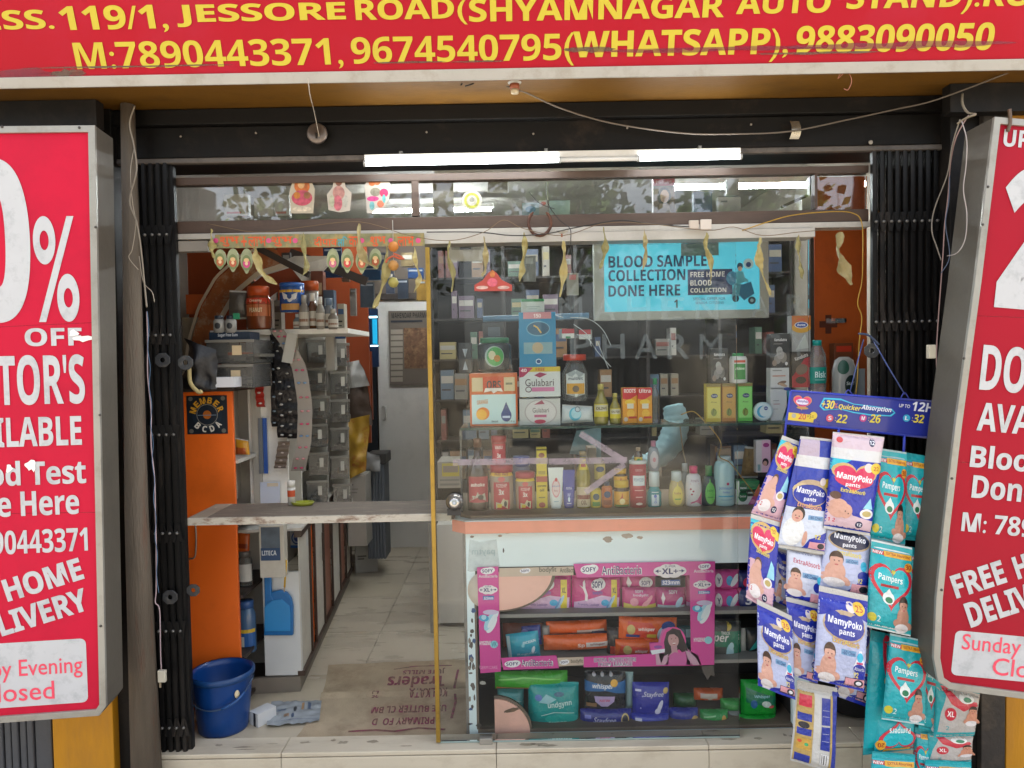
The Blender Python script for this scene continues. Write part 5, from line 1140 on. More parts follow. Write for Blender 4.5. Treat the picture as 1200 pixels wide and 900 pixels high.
for v0, v1, w_, sd in ((667, 690, 'upper', 7), (690, 714, 'lower', 8)):
    lie('sanitary_pack', 'pink pack with a white pad print, %s of two right of the pink frame' % w_, 'pink packs on the top counter shelf', 832, v0, 866, v1, .19, .05, '#cf3f93', [('e', .25, .5, .12, .35, '#e9e4ea'), ('t', 'Y', .2, .35, .32, .65, '#2b2a68'), ('e', .62, .5, .12, .25, '#4a9fd0'), ('e', .8, .5, .1, .36, '#e9edf4', dict(rot=-30))], sd)
lie('sanitary_pack', 'navy and magenta pack with a big 3 beside the hanging diaper packs', 'pink packs on the top counter shelf', 862, 688, 888, 716, .19, .05, '#b02060', [('e', .5, .55, .45, .5, '#22306e'), ('t', '3', .35, .35, .65, .75, '#f0f0f4', dict(bold=.04)), ('e', .75, .15, .2, .12, '#d86a2a')], 9)
lie('sanitary_pack', 'dark blue pack above the one with the big 3', 'pink packs on the top counter shelf', 862, 668, 884, 689, .2, .05, '#2a3270', [('e', .6, .4, .3, .3, '#c02050')], 10)
pouch('sanitary_pack', 'small yellow green packet peeking out under the pink corner disc', 'sanitary pack', None, pq([(597, 700), (616, 690), (618, 700), (598, 717)], .18), .02, film('#b8b04a'), [('r', .1, .3, .8, .6, '#6a9a3a')], seed=12)
# middle shelf
OR = '#e2621a'
lie('sanitary_pack', 'long orange pack lying on top of another at the left of the middle shelf', 'orange packs on the middle shelf', 640, 727, 711, 742, .26, .05, OR, [('r', .5, .1, .95, .4, '#c9b8ae')], 13, rot=-2)
lie('sanitary_pack', 'long orange pack with a white band, under the other at the left middle shelf', 'orange packs on the middle shelf', 637, 743, 716, 761, .22, .06, OR, [('r', .62, .3, .98, .6, '#d8cfc8'), ('t', 'whisper', .68, .36, .9, .54, '#7a3a20'), ('t', 'Sp', .5, .25, .6, .55, '#f0e0d0')], 14, rot=-2)
lie('sanitary_pack', 'dark navy foil pack wedged between the orange packs', 'orange packs on the middle shelf', 693, 739, 716, 748, .24, .03, '#26304f', [('t', 'olsoft', .3, .4, .8, .6, '#c9ccd4', dict(bold=0.))], 15)
lie('sanitary_pack', 'large orange pack with red logo patch, upper right of the middle shelf', 'orange packs on the middle shelf', 725, 723, 793, 749, .19, .05, OR, [('p', [(.12, .2), (.6, .12), (.64, .5), (.55, .8), (.15, .85)], '#d23a18'), ('e', .2, .5, .07, .22, '#c9b46a'), ('t', 'whisper', .32, .42, .6, .62, '#f3ece4', dict(slant=.2)), ('r', .12, .15, .35, .28, '#2b3c80'), ('r', .47, .15, .63, .32, '#c9b23a'), ('e', .73, .35, .08, .33, '#bcd6e6', dict(rot=-20)), ('e', .84, .65, .12, .22, '#2a4a9a')], 16, rot=1)
lie('sanitary_pack', 'orange and magenta pack with red logo patch, lower right of the middle shelf', 'orange packs on the middle shelf', 721, 749, 782, 768, .18, .05, OR, [('p', [(.05, .1), (.62, .05), (.6, .6), (.1, .75)], '#d23a18'), ('e', .22, .45, .08, .28, '#c9b46a'), ('t', 'whisper', .36, .25, .6, .5, '#f3ece4', dict(slant=.2)), ('r', .64, .05, .98, .9, '#c22a8a')], 17, rot=0)
lie('sanitary_pack', 'crinkled black and silver foil end of a pack between the orange packs', 'orange packs on the middle shelf', 711, 735, 728, 768, .21, .05, mat('#4a4644', rough=.25, metal=.4, var=.5, sc=30, bump=.6, bsc=60), [('r', .2, .05, .9, .4, '#c83a1c')], 18)
lie('sanitary_pack', 'brown orange pack lying flat at the far left of the middle shelf', 'orange packs on the middle shelf', 589, 730, 636, 762, .3, .05, '#9a4526', [('r', .1, .2, .9, .4, '#b86a30')], 19)
lie('sanitary_pack', 'dark blue pack with a lilac corner behind the cyan pack', 'sanitary packs', 612, 733, 634, 756, .24, .03, '#2c3a94', [('e', .15, .7, .2, .2, '#9a8fd0'), ('t', 'XXL', .4, .3, .9, .55, '#8f88d8')], 20, rot=-6)
lie('sanitary_pack', 'cyan pack tilted at the left of the middle shelf', 'sanitary packs', 594, 741, 632, 771, .19, .04, '#18a4bd', [('r', .02, .05, .12, .95, '#c3dfe2'), ('t', 'OCEAN', .5, .62, .9, .72, '#d8f0f4', dict(rot=6)), ('e', .8, .35, .05, .14, '#e8f4f6', dict(rot=-20)), ('e', .5, .55, .05, .07, '#8fd8e4'), ('t', 'Regular', .3, .16, .9, .26, '#bfe8ee', dict(bold=0.))], 21, rot=-7)
lie('sanitary_pack', 'grey end of a packet standing behind the left orange packs', 'sanitary packs', 635, 733, 644, 755, .25, .03, '#8e8a86', [], 22)
lie('sanitary_pack', 'dark green pack with white lettering and a crescent moon, right middle shelf', 'sanitary packs', 830, 728, 868, 772, .2, .05, '#0f7a5c', [('r', 0, .78, 1, 1, '#26302e'), ('r', 0, .0, .5, .38, '#3c4644'), ('t', 'sper', .0, .45, .55, .68, '#e9f0ee', dict(slant=.2)), ('t', 'THICK', .35, .7, .62, .78, '#e9f0ee'), ('e', .62, .22, .12, .24, '#a8d8e4'), ('e', .66, .4, .08, .1, '#bfe4ec'), ('e', .55, .9, .13, .1, '#d8c04a', dict(a0=-100, a1=90)), ('e', .1, .1, .2, .07, '#c98a3a')], 23)
lie('sanitary_pack', 'black and turquoise pack beside the crescent moon pack', 'sanitary packs', 873, 735, 888, 771, .22, .05, '#242a2c', [('p', [(.2, .3), (.8, .4), (.9, .7), (.5, .5)], '#1f9a96'), ('r', .3, .05, .7, .25, '#3fb0ac')], 24)
lie('sanitary_pack', 'white plastic pack edge between the green and black packs', 'sanitary packs', 866, 736, 874, 770, .22, .03, '#a3a9a6', [], 25)
lie('sanitary_pack', 'teal item behind the printed woman card', 'sanitary packs', 793, 733, 812, 762, .25, .04, '#2f6f74', [('r', .5, .6, .8, .9, '#9fc4cc')], 26)
# bottom shelf
lie('sanitary_pack', 'long bright green pack lying on top at the left of the bottom shelf', 'sanitary packs', 580, 786, 665, 806, .2, .06, '#3fa32e', [('r', .02, .02, .5, .16, '#c86a2a'), ('l', [(.05, .6), (.4, .75), (.9, .6)], .02, '#7fd060')], 27, rot=-1)
lie('sanitary_pack', 'large turquoise pack with curved lettering, at the left of the bottom shelf', 'sanitary packs', 619, 799, 678, 851, .18, .08, '#139a98', [('t', 'undgynn', .38, .5, .85, .66, '#c8e8e4', dict(rot=6)), ('p', [(.2, .62), (.35, .8), (.55, .7), (.4, .6)], '#8fc8d0'), ('e', .65, .26, .33, .12, '#0fa8a2'), ('l', [(.25, .33), (.5, .42), (.9, .38)], .015, '#bfe4e0'), ('t', 'super', .4, .1, .75, .2, '#a8d8d4'), ('e', .2, .72, .07, .07, '#5a7ac0'), ('e', .6, .8, .1, .05, '#2c6a88')], 28)
lie('sanitary_pack', 'pale turquoise pack partly behind the lower peach corner board', 'sanitary packs', 583, 807, 614, 838, .24, .06, '#4fa3a2', [('l', [(.1, .5), (.5, .7), (.9, .6)], .03, '#a9d4d4')], 29)
lie('sanitary_pack', 'black pack with a blue band and lilac pants print on the bottom shelf', 'sanitary packs', 685, 785, 733, 832, .18, .06, '#1d2024', [('p', [(.0, .52), (.0, .78), (.5, .7), (1, .78), (1, .45), (.5, .56)], '#1f66a3'), ('t', 'whisper', .17, .58, .68, .73, '#f0f2f4', dict(slant=.2)), ('p', [(.22, .42), (.72, .42), (.7, .28), (.55, .15), (.4, .15), (.25, .28)], '#b7a3cf'), ('t', 'NEW', .35, .28, .6, .34, '#c83a6a'), ('e', .7, .74, .09, .09, '#e0a92c'), ('r', .03, .14, .28, .24, '#8a6a48'), ('e', .22, .93, .045, .045, '#b7b8c0'), ('e', .42, .93, .045, .045, '#b7b8c0'), ('e', .63, .93, .045, .045, '#b7b8c0')], 30)
lie('sanitary_pack', 'white side of the black pack with a blue band', 'sanitary packs', 733, 787, 742, 830, .22, .04, '#9fc0c4', [], 31)
def stay(t_='Stayfree'): return [('t', t_, .28, .6, .82, .78, '#e3e4f4', dict(slant=.25, bold=.0)), ('e', .72, .35, .06, .2, '#d8daf0', dict(rot=-20)), ('e', .66, .2, .08, .1, '#d8daf0'), ('e', .88, .8, .07, .09, '#c9b06a', dict(rot=-20)), ('r', .06, .78, .22, .84, '#c9cbe8'), ('e', .25, .65, .02, .025, '#9fa4e0'), ('e', .2, .3, .02, .025, '#9fa4e0')]
lie('sanitary_pack', 'square violet blue pack with cursive lettering standing on the bottom shelf', 'sanitary packs', 741, 799, 784, 838, .18, .06, '#2c35a0', stay(), 32)
lie('sanitary_pack', 'flat violet blue pack lying under the black pack on the bottom shelf', 'sanitary packs', 680, 830, 740, 850, .17, .06, '#262f86', [('t', 'Stayfree', .25, .25, .68, .65, '#d3d5ee', dict(slant=.25, bold=.0)), ('e', .86, .5, .08, .35, '#c9b06a'), ('e', .86, .5, .06, .26, '#2a2c40'), ('r', .08, .55, .2, .75, '#6f76c8')], 33)
lie('sanitary_pack', 'flat violet blue pack lying under the square one on the bottom shelf', 'sanitary packs', 740, 835, 784, 849, .17, .06, '#3a44b0', [('r', .08, .5, .25, .75, '#c9cbe8')], 34)
lie('sanitary_pack', 'flat violet blue pack right of the square one on the bottom shelf', 'sanitary packs', 784, 829, 818, 847, .18, .06, '#333d9a', [('e', .85, .4, .12, .25, '#c9a86a')], 35)
lie('sanitary_pack', 'flat green pack in front, centre right of the bottom shelf', 'sanitary packs', 820, 831, 853, 847, .17, .06, '#239a4a', [('e', .8, .45, .09, .3, '#c9a04a'), ('l', [(.1, .6), (.5, .75)], .04, '#8fd89a')], 36)
lie('sanitary_pack', 'flat green pack behind and left of the orange wipes pack', 'sanitary packs', 789, 812, 816, 828, .26, .06, '#1c5a30', [], 37)
lie('sanitary_pack', 'small orange wipes pack with a white label on the bottom shelf', 'sanitary packs', 813, 806, 847, 820, .24, .06, '#c4541a', [('r', .18, .35, .75, .75, '#b9aca0'), ('p', [(.4, .35), (.6, .35), (.5, .15)], '#b9aca0')], 38)
lie('sanitary_pack', 'bright green pack on its side next to the large green one', 'sanitary packs', 844, 818, 868, 833, .22, .06, '#2fa045', [], 39)
lie('sanitary_pack', 'large bright green pack with a teal patch, at the right of the bottom shelf', 'sanitary packs', 868, 796, 909, 838, .18, .08, '#1f9f3c', [('p', [(.1, .45), (.1, .85), (.95, .6), (.9, .3), (.5, .4)], '#0f7a5c'), ('t', 'Whisper', .3, .58, .75, .68, '#9fd8e4'), ('e', .3, .42, .09, .12, '#2a6aa8'), ('e', .65, .42, .14, .09, '#cfe4e0', dict(rot=-20)), ('e', .8, .34, .08, .04, '#d2565a')], 40)
lie('sanitary_pack', 'flat bright green pack beneath the large green one', 'sanitary packs', 866, 837, 909, 848, .17, .07, '#2aa844', [('l', [(.1, .5), (.5, .7)], .03, '#9fe0a4')], 41)
lie('sanitary_pack', 'grey clear wrapper crumpled between the green packs', 'sanitary packs', 853, 833, 868, 848, .19, .03, '#6f7a78', [], 42)
t = thing('torn_paper', 'torn brown paper scrap hanging under the printed woman', 'paper scrap', P(830, 800, .1)); MB().add([P(822, 781, .1), P(836, 780, .1), P(838, 793, .1), (P(833, 791, .1)), P(829, 797, .1), P(825, 790, .1)], [tuple(range(6))], mat('#57504a', rough=.7)).build('paper', t)

# ================================================================ GLASS DISPLAY ABOVE THE COUNTER
ds = thing('glass_shelf', 'glass display shelf with a greenish edge above the counter', 'shelf', P(730, 497, .3))
zsf = P(700, 498, .2).z
MB().box(P(540, 498, .2).x, P(950, 498, .2).x, .17, .42, zsf - .007, zsf, glassmat('shelf_glass', (.75, .88, .82), 1.6, .1)).build('shelf_pane', ds)
MB().box(P(540, 498, .2).x, P(950, 498, .2).x, .162, .1695, zsf - .009, zsf + .001, mat('#24433c', rough=.25, var=.3, sc=8)).build('edge_strip', ds)
for u in (541, 944):
    MB().box(P(u, 540, .2).x - .004, P(u, 540, .2).x + .004, .17, .42, ztop, zsf - .0095, glassmat('side_glass', (.6, .75, .74), 1.6, .15)).build('side_pane', ds)
YS = .22
def zfix(t, z):                       # put a thing's base on the surface it stands on
    t.location.z = z; return t
CT, SHF = ztop + .0003, zsf + .0015
BT = [(0, 0), (.9, 0), (1, .03), (1, .55), (.85, .68), (.42, .78), (.4, .84)]
SQ = [(0, 0), (.9, 0), (1, .03), (1, .78), (.8, .84), (.5, .86)]
JAR = [(0, 0), (.92, 0), (1, .04), (1, .76), (.9, .82), (.85, .84)]
RD = '#b0182c'
def onc(*a, **k): return zfix(bottle(*a, **k), CT)
def ons(*a, **k): return zfix(bottle(*a, **k), SHF)
def conc(*a, **k): return zfix(carton(*a, **k), CT)
def cons(*a, **k): return zfix(carton(*a, **k), SHF)
BRG = mat('#3a2416', rough=.12, var=.2, coat=.5)
YOIL = mat('#a89a3a', rough=.1, var=.1, coat=.6, trans=.3)
red3 = [('r', .22, 0, .78, 1, RD), ('t', 'ROSEHIP', .33, .6, .68, .7, '#f0dcd8', dict(bold=0.)), ('t', '3x', .4, .4, .58, .55, '#f2ece8'), ('e', .5, .82, .12, .07, '#d05a58'), ('p', [(.3, .02), (.7, .02), (.72, .25), (.55, .3), (.45, .15), (.3, .2)], '#cfc3a0'), ('r', .35, .05, .5, .15, '#d8b82a'), ('e', .62, .15, .05, .08, '#2b1c18')]
YC = .215
onc('syrup_bottle', 'dark brown bottle with a red label, leftmost on the counter', 'bottle', None, 561, 518, 602, YC, 26, [(0, 0), (.95, 0), (1, .04), (1, .5), (.8, .62), (.35, .75), (.3, .9)], '#2d1d17', (.38, .88, 1, '#6b4632'), ops=[('r', .15, 0, .9, 1, '#a61f30'), ('t', 'ashoke', .25, .62, .75, .76, '#efe4dc'), ('p', [(.2, .05), (.8, .05), (.75, .35), (.5, .4), (.3, .25)], '#b9b4a4'), ('e', .6, .2, .1, .1, '#3b2018')], lab=(.12, .48), bodym=BRG)
onc('powder_jar', 'large clear jar with a red lid, yellow band and red 3x label', 'jar', None, 588.5, 549, 602, YC, 27, JAR, '#a58f7c', (1.0, .84, 1, '#a3142a'), ops=[('r', 0, .9, 1, 1, '#e2b42a'), ('t', 'FREE FREE', .25, .92, .75, .98, '#8a3a10')] + red3, lab=(.03, .84))
onc('powder_jar', 'smaller clear jar with a red label right of the large 3x jar', 'jar', None, 616, 558, 602, YC, 23, JAR, '#a58f7c', (1.0, .84, 1, '#b23a48'), ops=[('r', 0, .9, 1, 1, '#e2c43a')] + red3, lab=(.03, .84))
t = bottle('powder_jar', 'small jar with a red lid stacked on top of the large 3x jar', 'jar', None, 585, 510, 546, YC + .02, 17, JAR, '#8a3a30', (1.05, .78, 1, '#a3142a'), ops=[('r', .1, 0, .9, 1, RD), ('t', 'VASU', .3, .75, .7, .9, '#f0dcd8'), ('t', '3x', .4, .35, .6, .55, '#f2ece8')], lab=(.05, .75))
onc('blue_lid_jar', 'pale jar with a blue lid behind the smaller red jar', 'jar', None, 612, 545, 602, YC + .09, 20, JAR, '#7d7fa0', (1.0, .8, 1, '#3d4a94'))
conc('yellow_box', 'tall narrow yellow box, standing between the red jars and the white tube', 'box', None, 629, 561, 642, 601, YC, .035, '#d2b92e', [('r', 0, .78, 1, .95, '#a8503c'), ('t', 'ayurveda', .1, .62, .9, .7, '#3a3020'), ('t', 'oil', .3, .5, .7, .58, '#3a3020'), ('e', .5, .1, .3, .08, '#a8503c'), ('r', .2, .3, .8, .34, '#8a7a20')])
t = carton('yellow_box', 'upper tall yellow box stacked on the one beside the white tube', 'box', None, 629, 524, 641, 561, YC + .003, .035, '#d6c038', [('r', 0, .9, 1, .96, '#6f6424'), ('t', 'HERB', .15, .5, .85, .62, '#3a3020'), ('e', .5, .75, .3, .08, '#8a4a28'), ('r', .15, .05, .85, .25, '#a69230')])
def tube(label, u, v0, v1, wt, wb, col, capc, ops, cap_h=.0, capc2=None):
    c = P(u, v1, YC); c.z = CT; H = (v1 - v0) * px(YC); W0_, W1_ = wb / 2 * px(YC), wt / 2 * px(YC); t = thing('cream_tube', label, 'tube', c)
    def fn(a, b, o=0., sd=1):
        w_ = W0_ + (W1_ - W0_) * b; th = .013 * (1 - b * .92) * math.sqrt(max(0, 1 - (2 * a - 1) ** 2))
        return c + Vector(((a - .5) * 2 * w_, -sd * th - o, .012 + b * (H - .012)))
    MB().grid(lambda a, b: fn(a, b), 12, 12, mat(col, rough=.3, coat=.3, var=.04)).grid(lambda a, b: fn(1 - a, b, 0, -1), 12, 12, mat(col, rough=.3, coat=.3, var=.04)).build('tube_body', t)
    MB().lathe([(W0_ * .9, 0), (W0_ * .9, .012), (W0_ * .7, .0125)], c, mat(capc, rough=.4), 18, .7).build('cap', t)
    wavg = (W0_ + W1_)
    pr = Printer(lambda a, b, o: fn(a / wavg, b / H, o), wavg, H, .0008); run(pr, ops); pr.build('printed_label', t); return t
tube('white cream tube with a pink drop print standing on its cap', 652, 553, 601, 18, 13, '#dfe6e4', '#dfe6e4', [('e', .5, .45, .33, .24, '#dfa3a8'), ('e', .5, .45, .26, .19, '#e6d2d2'), ('e', .52, .68, .1, .05, '#c23a4a'), ('t', "Johnson's", .2, .48, .82, .54, '#4a6ab0', dict(bold=0.)), ('t', 'baby', .35, .36, .65, .42, '#b0485a', dict(bold=0.)), ('r', .3, .1, .7, .12, '#8fb0c0')])
tube('dark blue cream tube with a white drop, right of the white tube', 667, 556, 601, 15, 12, '#27389c', '#1d2a7c', [('t', 'NIVEA', .25, .45, .75, .52, '#c4cae8'), ('e', .5, .17, .1, .07, '#c9e0f0'), ('t', 'M', .38, .25, .62, .35, '#a8b0e0'), ('r', .3, .05, .7, .07, '#c4cae8')])
onc('oil_bottle', 'tall bottle of yellow oil with a cream and brown label', 'bottle', None, 684, 534, 601, YC, 17, [(0, 0), (.9, 0), (1, .03), (1, .6), (.75, .72), (.5, .8), (.45, .9)], '#a8963a', (.5, .92, 1, '#8d7f60'), ops=[('r', .08, .0, .92, .42, '#c9b99a'), ('r', .12, .16, .88, .25, '#7a3024'), ('t', 'OIL', .35, .05, .65, .14, '#5a3024'), ('r', .2, .78, .8, 1, '#d8c42e'), ('r', .3, .84, .7, .92, '#a83a28')], lab=(.03, .86), bodym=YOIL)
onc('small_bottle', 'small yellow and green labelled bottle right of the tall oil bottle', 'bottle', None, 698.5, 574, 601, YC, 12, SQ, '#b9a73a', (.5, .86, 1, '#2b3f66'), ops=[('r', 0, 0, 1, 1, '#c4b23c'), ('e', .5, .6, .25, .2, '#2c4a5c'), ('r', .2, .05, .8, .3, '#4f8a3a')], lab=(.05, .78))
onc('small_bottle', 'small orange labelled bottle with a blue cap', 'bottle', None, 711.5, 571, 601, YC, 12.5, SQ, '#b4622c', (.5, .86, 1, '#2b3f66'), ops=[('r', 0, 0, 1, 1, '#b86028'), ('e', .5, .65, .25, .18, '#24406a'), ('r', .2, .1, .8, .35, '#8a3c18')], lab=(.05, .78))
zfix(bottle('small_bottle', 'pale amber bottle with a yellow label behind, above the small bottles', 'bottle', None, 703, 547, 573, YC + .08, 13, SQ, '#a3935a', (.5, .86, 1, '#8d8560'), ops=[('r', 0, 0, 1, 1, '#c9b45a'), ('e', .5, .7, .3, .2, '#39496a')], lab=(.05, .7)), CT + .10)
HJ = [('r', .0, .0, 1, 1, '#d8a028'), ('p', [(.15, .3), (.5, .9), (.85, .3)], '#a8281c'), ('e', .5, .35, .14, .2, '#f0dca0'), ('r', .1, 0, .9, .12, '#3f7a30')]
t_h = [(0, 0), (.9, 0), (1, .06), (1, .6), (.85, .7), (.9, .74)]
onc('honey_jar', 'dark honey jar with a yellow lid, lower one of the stacked pair', 'jar', None, 728.5, 569, 601, YC, 18, t_h, '#2c1a10', (.95, .74, 1, '#d8b428'), ops=HJ, lab=(.05, .6), bodym=BRG)
t = bottle('honey_jar', 'dark honey jar without visible lid, upper one of the stacked pair', 'jar', None, 727, 549, 570, YC + .01, 16, t_h, '#2c1a10', (.9, .74, 1, '#c9a028'), ops=HJ, lab=(.05, .6), bodym=BRG)
onc('baby_powder_tin', 'tall red tin with a white lid and white label panel', 'tin', None, 748, 546, 601, YC, 20, [(0, 0), (1, 0), (1, .93)], '#b3283f', (1.03, .93, 1, '#dfe3e2'), ops=[('r', .22, .5, .78, .74, '#dde6ea'), ('t', 'POWDER', .27, .6, .73, .68, '#3a6a9a', dict(bold=0.)), ('t', 'GREEN', .34, .84, .66, .9, '#e8b0b4', dict(bold=0.)), ('r', .3, .38, .7, .4, '#e8b0b4'), ('r', .35, .22, .65, .24, '#e8b0b4'), ('e', .5, .07, .15, .03, '#e8d0c8')], lab=(.02, .92))
t = bottle('tiny_brown_bottle', 'tiny brown bottle with a yellow label standing on the red tin', 'bottle', None, 748, 524, 546, YC, 10.5, BT, '#2a1a12', (.5, .8, 1, '#a08a70'), ops=[('r', .1, 0, .9, 1, '#d2ae30'), ('e', .5, .5, .2, .3, '#2f8a3a')], lab=(.1, .5), bodym=BRG)
onc('mouthwash_bottle', 'turquoise bottle with a white cap right of the red tin', 'bottle', None, 767, 560, 601, YC, 17, [(0, 0), (.9, 0), (1, .05), (1, .4), (.6, .56), (.58, .6)], '#0f8a94', (.72, .58, 1, '#d3e2e4'), ops=[('r', .3, 0, .7, 1, '#cfe4ea'), ('t', 'Oral', .35, .3, .65, .5, '#2a6ac0', dict(rot=90)), ('e', .5, .7, .08, .12, '#3a6ac0')], lab=(.04, .44))
zfix(bottle('shampoo_bottle', 'clear bottle with a pink cap and pale drop label behind the turquoise bottle', 'bottle', None, 766, 525, 562, YC + .07, 14, [(0, 0), (.7, 0), (.95, .1), (1, .5), (.75, .75), (.4, .82)], '#9a9fa6', (.42, .82, 1, '#cf8fa4'), ops=[('e', .5, .5, .28, .45, '#c9c2c4'), ('e', .5, .5, .1, .12, '#c98a90')], lab=(.1, .72)), CT + .13)
def drop(c1, c2, txt=''): return [('e', .5, .42, .26, .4, c1), ('p', [(.38, .66), (.62, .66), (.5, .98)], c1), ('t', txt or 'baby', .34, .45, .66, .58, c2, dict(bold=0.)), ('r', .36, .25, .64, .3, '#5aa04a')]
BB_ = [(0, 0), (.85, 0), (1, .08), (1, .35), (.85, .62), (.7, .7), (.68, .74)]
onc('baby_bottle', 'pale yellow baby wash bottle with a white domed cap', 'bottle', None, 793, 560, 601, YC, 19, BB_, '#c2ae78', (.62, .72, 1, '#cfdcdc'), ops=drop('#e2cf62', '#a04a3a'), lab=(.04, .72))
onc('clear_bottle', 'small clear bottle behind, between the baby wash and lotion bottles', 'bottle', None, 803, 555, 601, YC + .07, 13, BT, '#8c959a', (.5, .8, 1, '#a0aab0'))
onc('lotion_bottle', 'white lotion bottle with a magenta cap and pink swoosh', 'bottle', None, 813, 554, 601, YC, 19, [(0, 0), (.9, 0), (1, .03), (1, .5), (.85, .75), (.5, .82)], '#e3e0e2', (.5, .82, 1, '#d21e6c'), ops=[('p', [(.12, 0), (.9, 0), (.9, .45), (.6, .2), (.3, .12)], '#d2608c'), ('t', "POND'S", .3, .78, .7, .86, '#8a4a6a', dict(bold=0.)), ('l', [(.28, .72), (.72, .72)], .03, '#c23a5a'), ('e', .3, .55, .05, .03, '#a02a4a', dict(rot=30)), ('e', .42, .48, .05, .03, '#a02a4a', dict(rot=30)), ('e', .35, .38, .05, .03, '#a02a4a', dict(rot=30))], lab=(.02, .78))
onc('baby_bottle', 'grey green baby oil bottle with a green cap and bright green label', 'bottle', None, 831, 554, 601, YC, 18, BB_, '#4e5654', (.45, .72, 1, '#4f8c54'), ops=drop('#76c85e', '#2a7a3a'), lab=(.04, .72))
onc('baby_powder_bottle', 'tall white baby powder bottle with a red dot', 'bottle', None, 849, 543, 601, YC, 24, [(0, 0), (.9, 0), (1, .03), (1, .78), (.85, .88), (.6, .92)], '#bfe0e2', (.65, .88, 1, '#c8d2d0'), ops=[('e', .55, .52, .05, .035, '#c8305a'), ('t', "Johnson's", .22, .36, .8, .46, '#2a5ac0', dict(bold=0.)), ('t', 'baby', .38, .28, .62, .34, '#2a5ac0', dict(bold=0.)), ('r', .2, .2, .8, .225, '#4ab0d4'), ('r', .3, .12, .7, .13, '#4a8ab0')], lab=(.03, .85))
t = conc('paper_roll', 'crumpled brown paper roll tied with yellow string on top of the powder bottle', 'paper', None, 843, 527, 857, 545, YC + .03, .03, '#9c8468'); t.location.z = P(850, 545, YC).z
conc('soap_carton', 'green soap carton with a white round crest, upper of the two at the right', 'box', None, 863, 563, 890, 582, YC, .05, '#157a45', [('r', 0, 0, .12, 1, '#e0e4e0'), ('e', .3, .55, .18, .32, '#0d5a34'), ('t', 'Dettol', .17, .48, .43, .62, '#e8efe9'), ('r', .5, .2, .9, .28, '#c8d8cc'), ('p', [(.7, .0), (1, 0), (1, .8)], '#c86a4a')]).location.z = P(876, 582, YC).z
conc('soap_carton', 'white and pink soap carton with a green crest, lower of the two at the right', 'box', None, 863, 583, 890, 601, YC, .05, '#dcdedb', [('e', .28, .55, .2, .36, '#0f6a3c'), ('t', 'Dettol', .15, .48, .41, .62, '#e8efe9'), ('p', [(.5, .0), (1, 0), (1, .9), (.7, .5)], '#c4528c'), ('e', .7, .2, .12, .14, '#e08ab4')])
conc('pink_box', 'slim white and pink box with a black haired woman print', 'box', None, 886, 516, 903, 554, YC + .01, .03, '#cfc9ca', [('r', .4, 0, 1, 1, '#dfb4cc'), ('e', .7, .85, .22, .07, '#a0307c'), ('e', .65, .32, .22, .12, '#1e1a20'), ('e', .62, .28, .14, .08, '#c9988c'), ('r', .1, .05, .3, .25, '#7a9aa0')]).location.z = P(894, 554, YC).z
pouch('jute_bag', 'small brown net bag slumped behind the slim pink box', 'bag', None, pq([(873, 523), (886, 524), (888, 560), (868, 560)], .32), .05, mat('#8a6f45', rough=.9, bump=.8, bsc=80), [], seed=44)
conc('backing_box', 'pale brown box low behind the yellow oil bottle', 'box', None, 690, 545, 700, 600, .5, .1, '#8a7c68')
carton('side_case', 'low glass case edge with yellow packets inside, left of the syrup bottle', 'case', None, 513, 541, 540, 572, .62, .2, '#8b8578', [('r', .2, .45, .95, .95, '#b3a030'), ('r', .25, .6, .9, .85, '#8a7a68'), ('r', .1, .1, .95, .18, '#6a655c'), ('r', .1, .28, .95, .34, '#6a655c')])
# ---- on the glass shelf
cons('ors_box', 'large orange and white rehydration drink box with an orange slice print', 'box', None, 551, 434, 607, 496, YS, .12, '#c9622c', [('r', .04, .04, .96, .60, '#bcd8d8'), ('r', .03, .64, .97, .94, '#c76a2a'), ('r', .05, .66, .28, .92, '#c9b890'), ('r', .72, .66, .95, .92, '#c9b890'), ('r', .28, .66, .72, .94, '#c4481c'), ('t', 'ORS', .36, .7, .66, .86, '#2a2a30', dict(bold=.03)), ('p', [(.33, .72), (.3, .64), (.45, .67), (.5, .62), (.6, .67), (.7, .65), (.66, .72)], '#e4ddd2'),
    ('e', .27, .24, .14, .12, '#d97a1c', dict(rot=15)), ('e', .24, .22, .11, .1, '#e8b03a', dict(rot=15)), ('t', 'ORANGE', .15, .42, .38, .5, '#c47a30', dict(rot=6)), ('e', .76, .2, .11, .12, '#1e3a78'), ('p', [(.67, .26), (.85, .26), (.76, .46)], '#1e3a78'), ('r', .68, .15, .84, .19, '#c8d6e8'), ('t', 'Electral', .45, .07, .58, .11, '#2a2a30'), ('t', '21.8 g', .77, .07, .93, .1, '#2a2a30', dict(bold=0.)), ('r', .76, .78, .9, .82, '#6a6a50')])
cons('rose_cream_box', 'lower white box with a large round rose cream print', 'box', None, 609, 465, 657, 496, YS, .08, '#c9cac6', [('e', .52, .5, .4, .48, '#b5aeac'), ('e', .52, .5, .37, .45, '#d6d3d0'), ('p', [(.35, .78), (.55, .95), (.62, .8)], '#a85a6a'), ('t', 'Gulabari', .32, .48, .72, .66, '#4a3a40', dict(bold=0.)), ('r', .36, .3, .66, .4, '#c06a8a'), ('e', .5, .14, .14, .08, '#c0405a')])
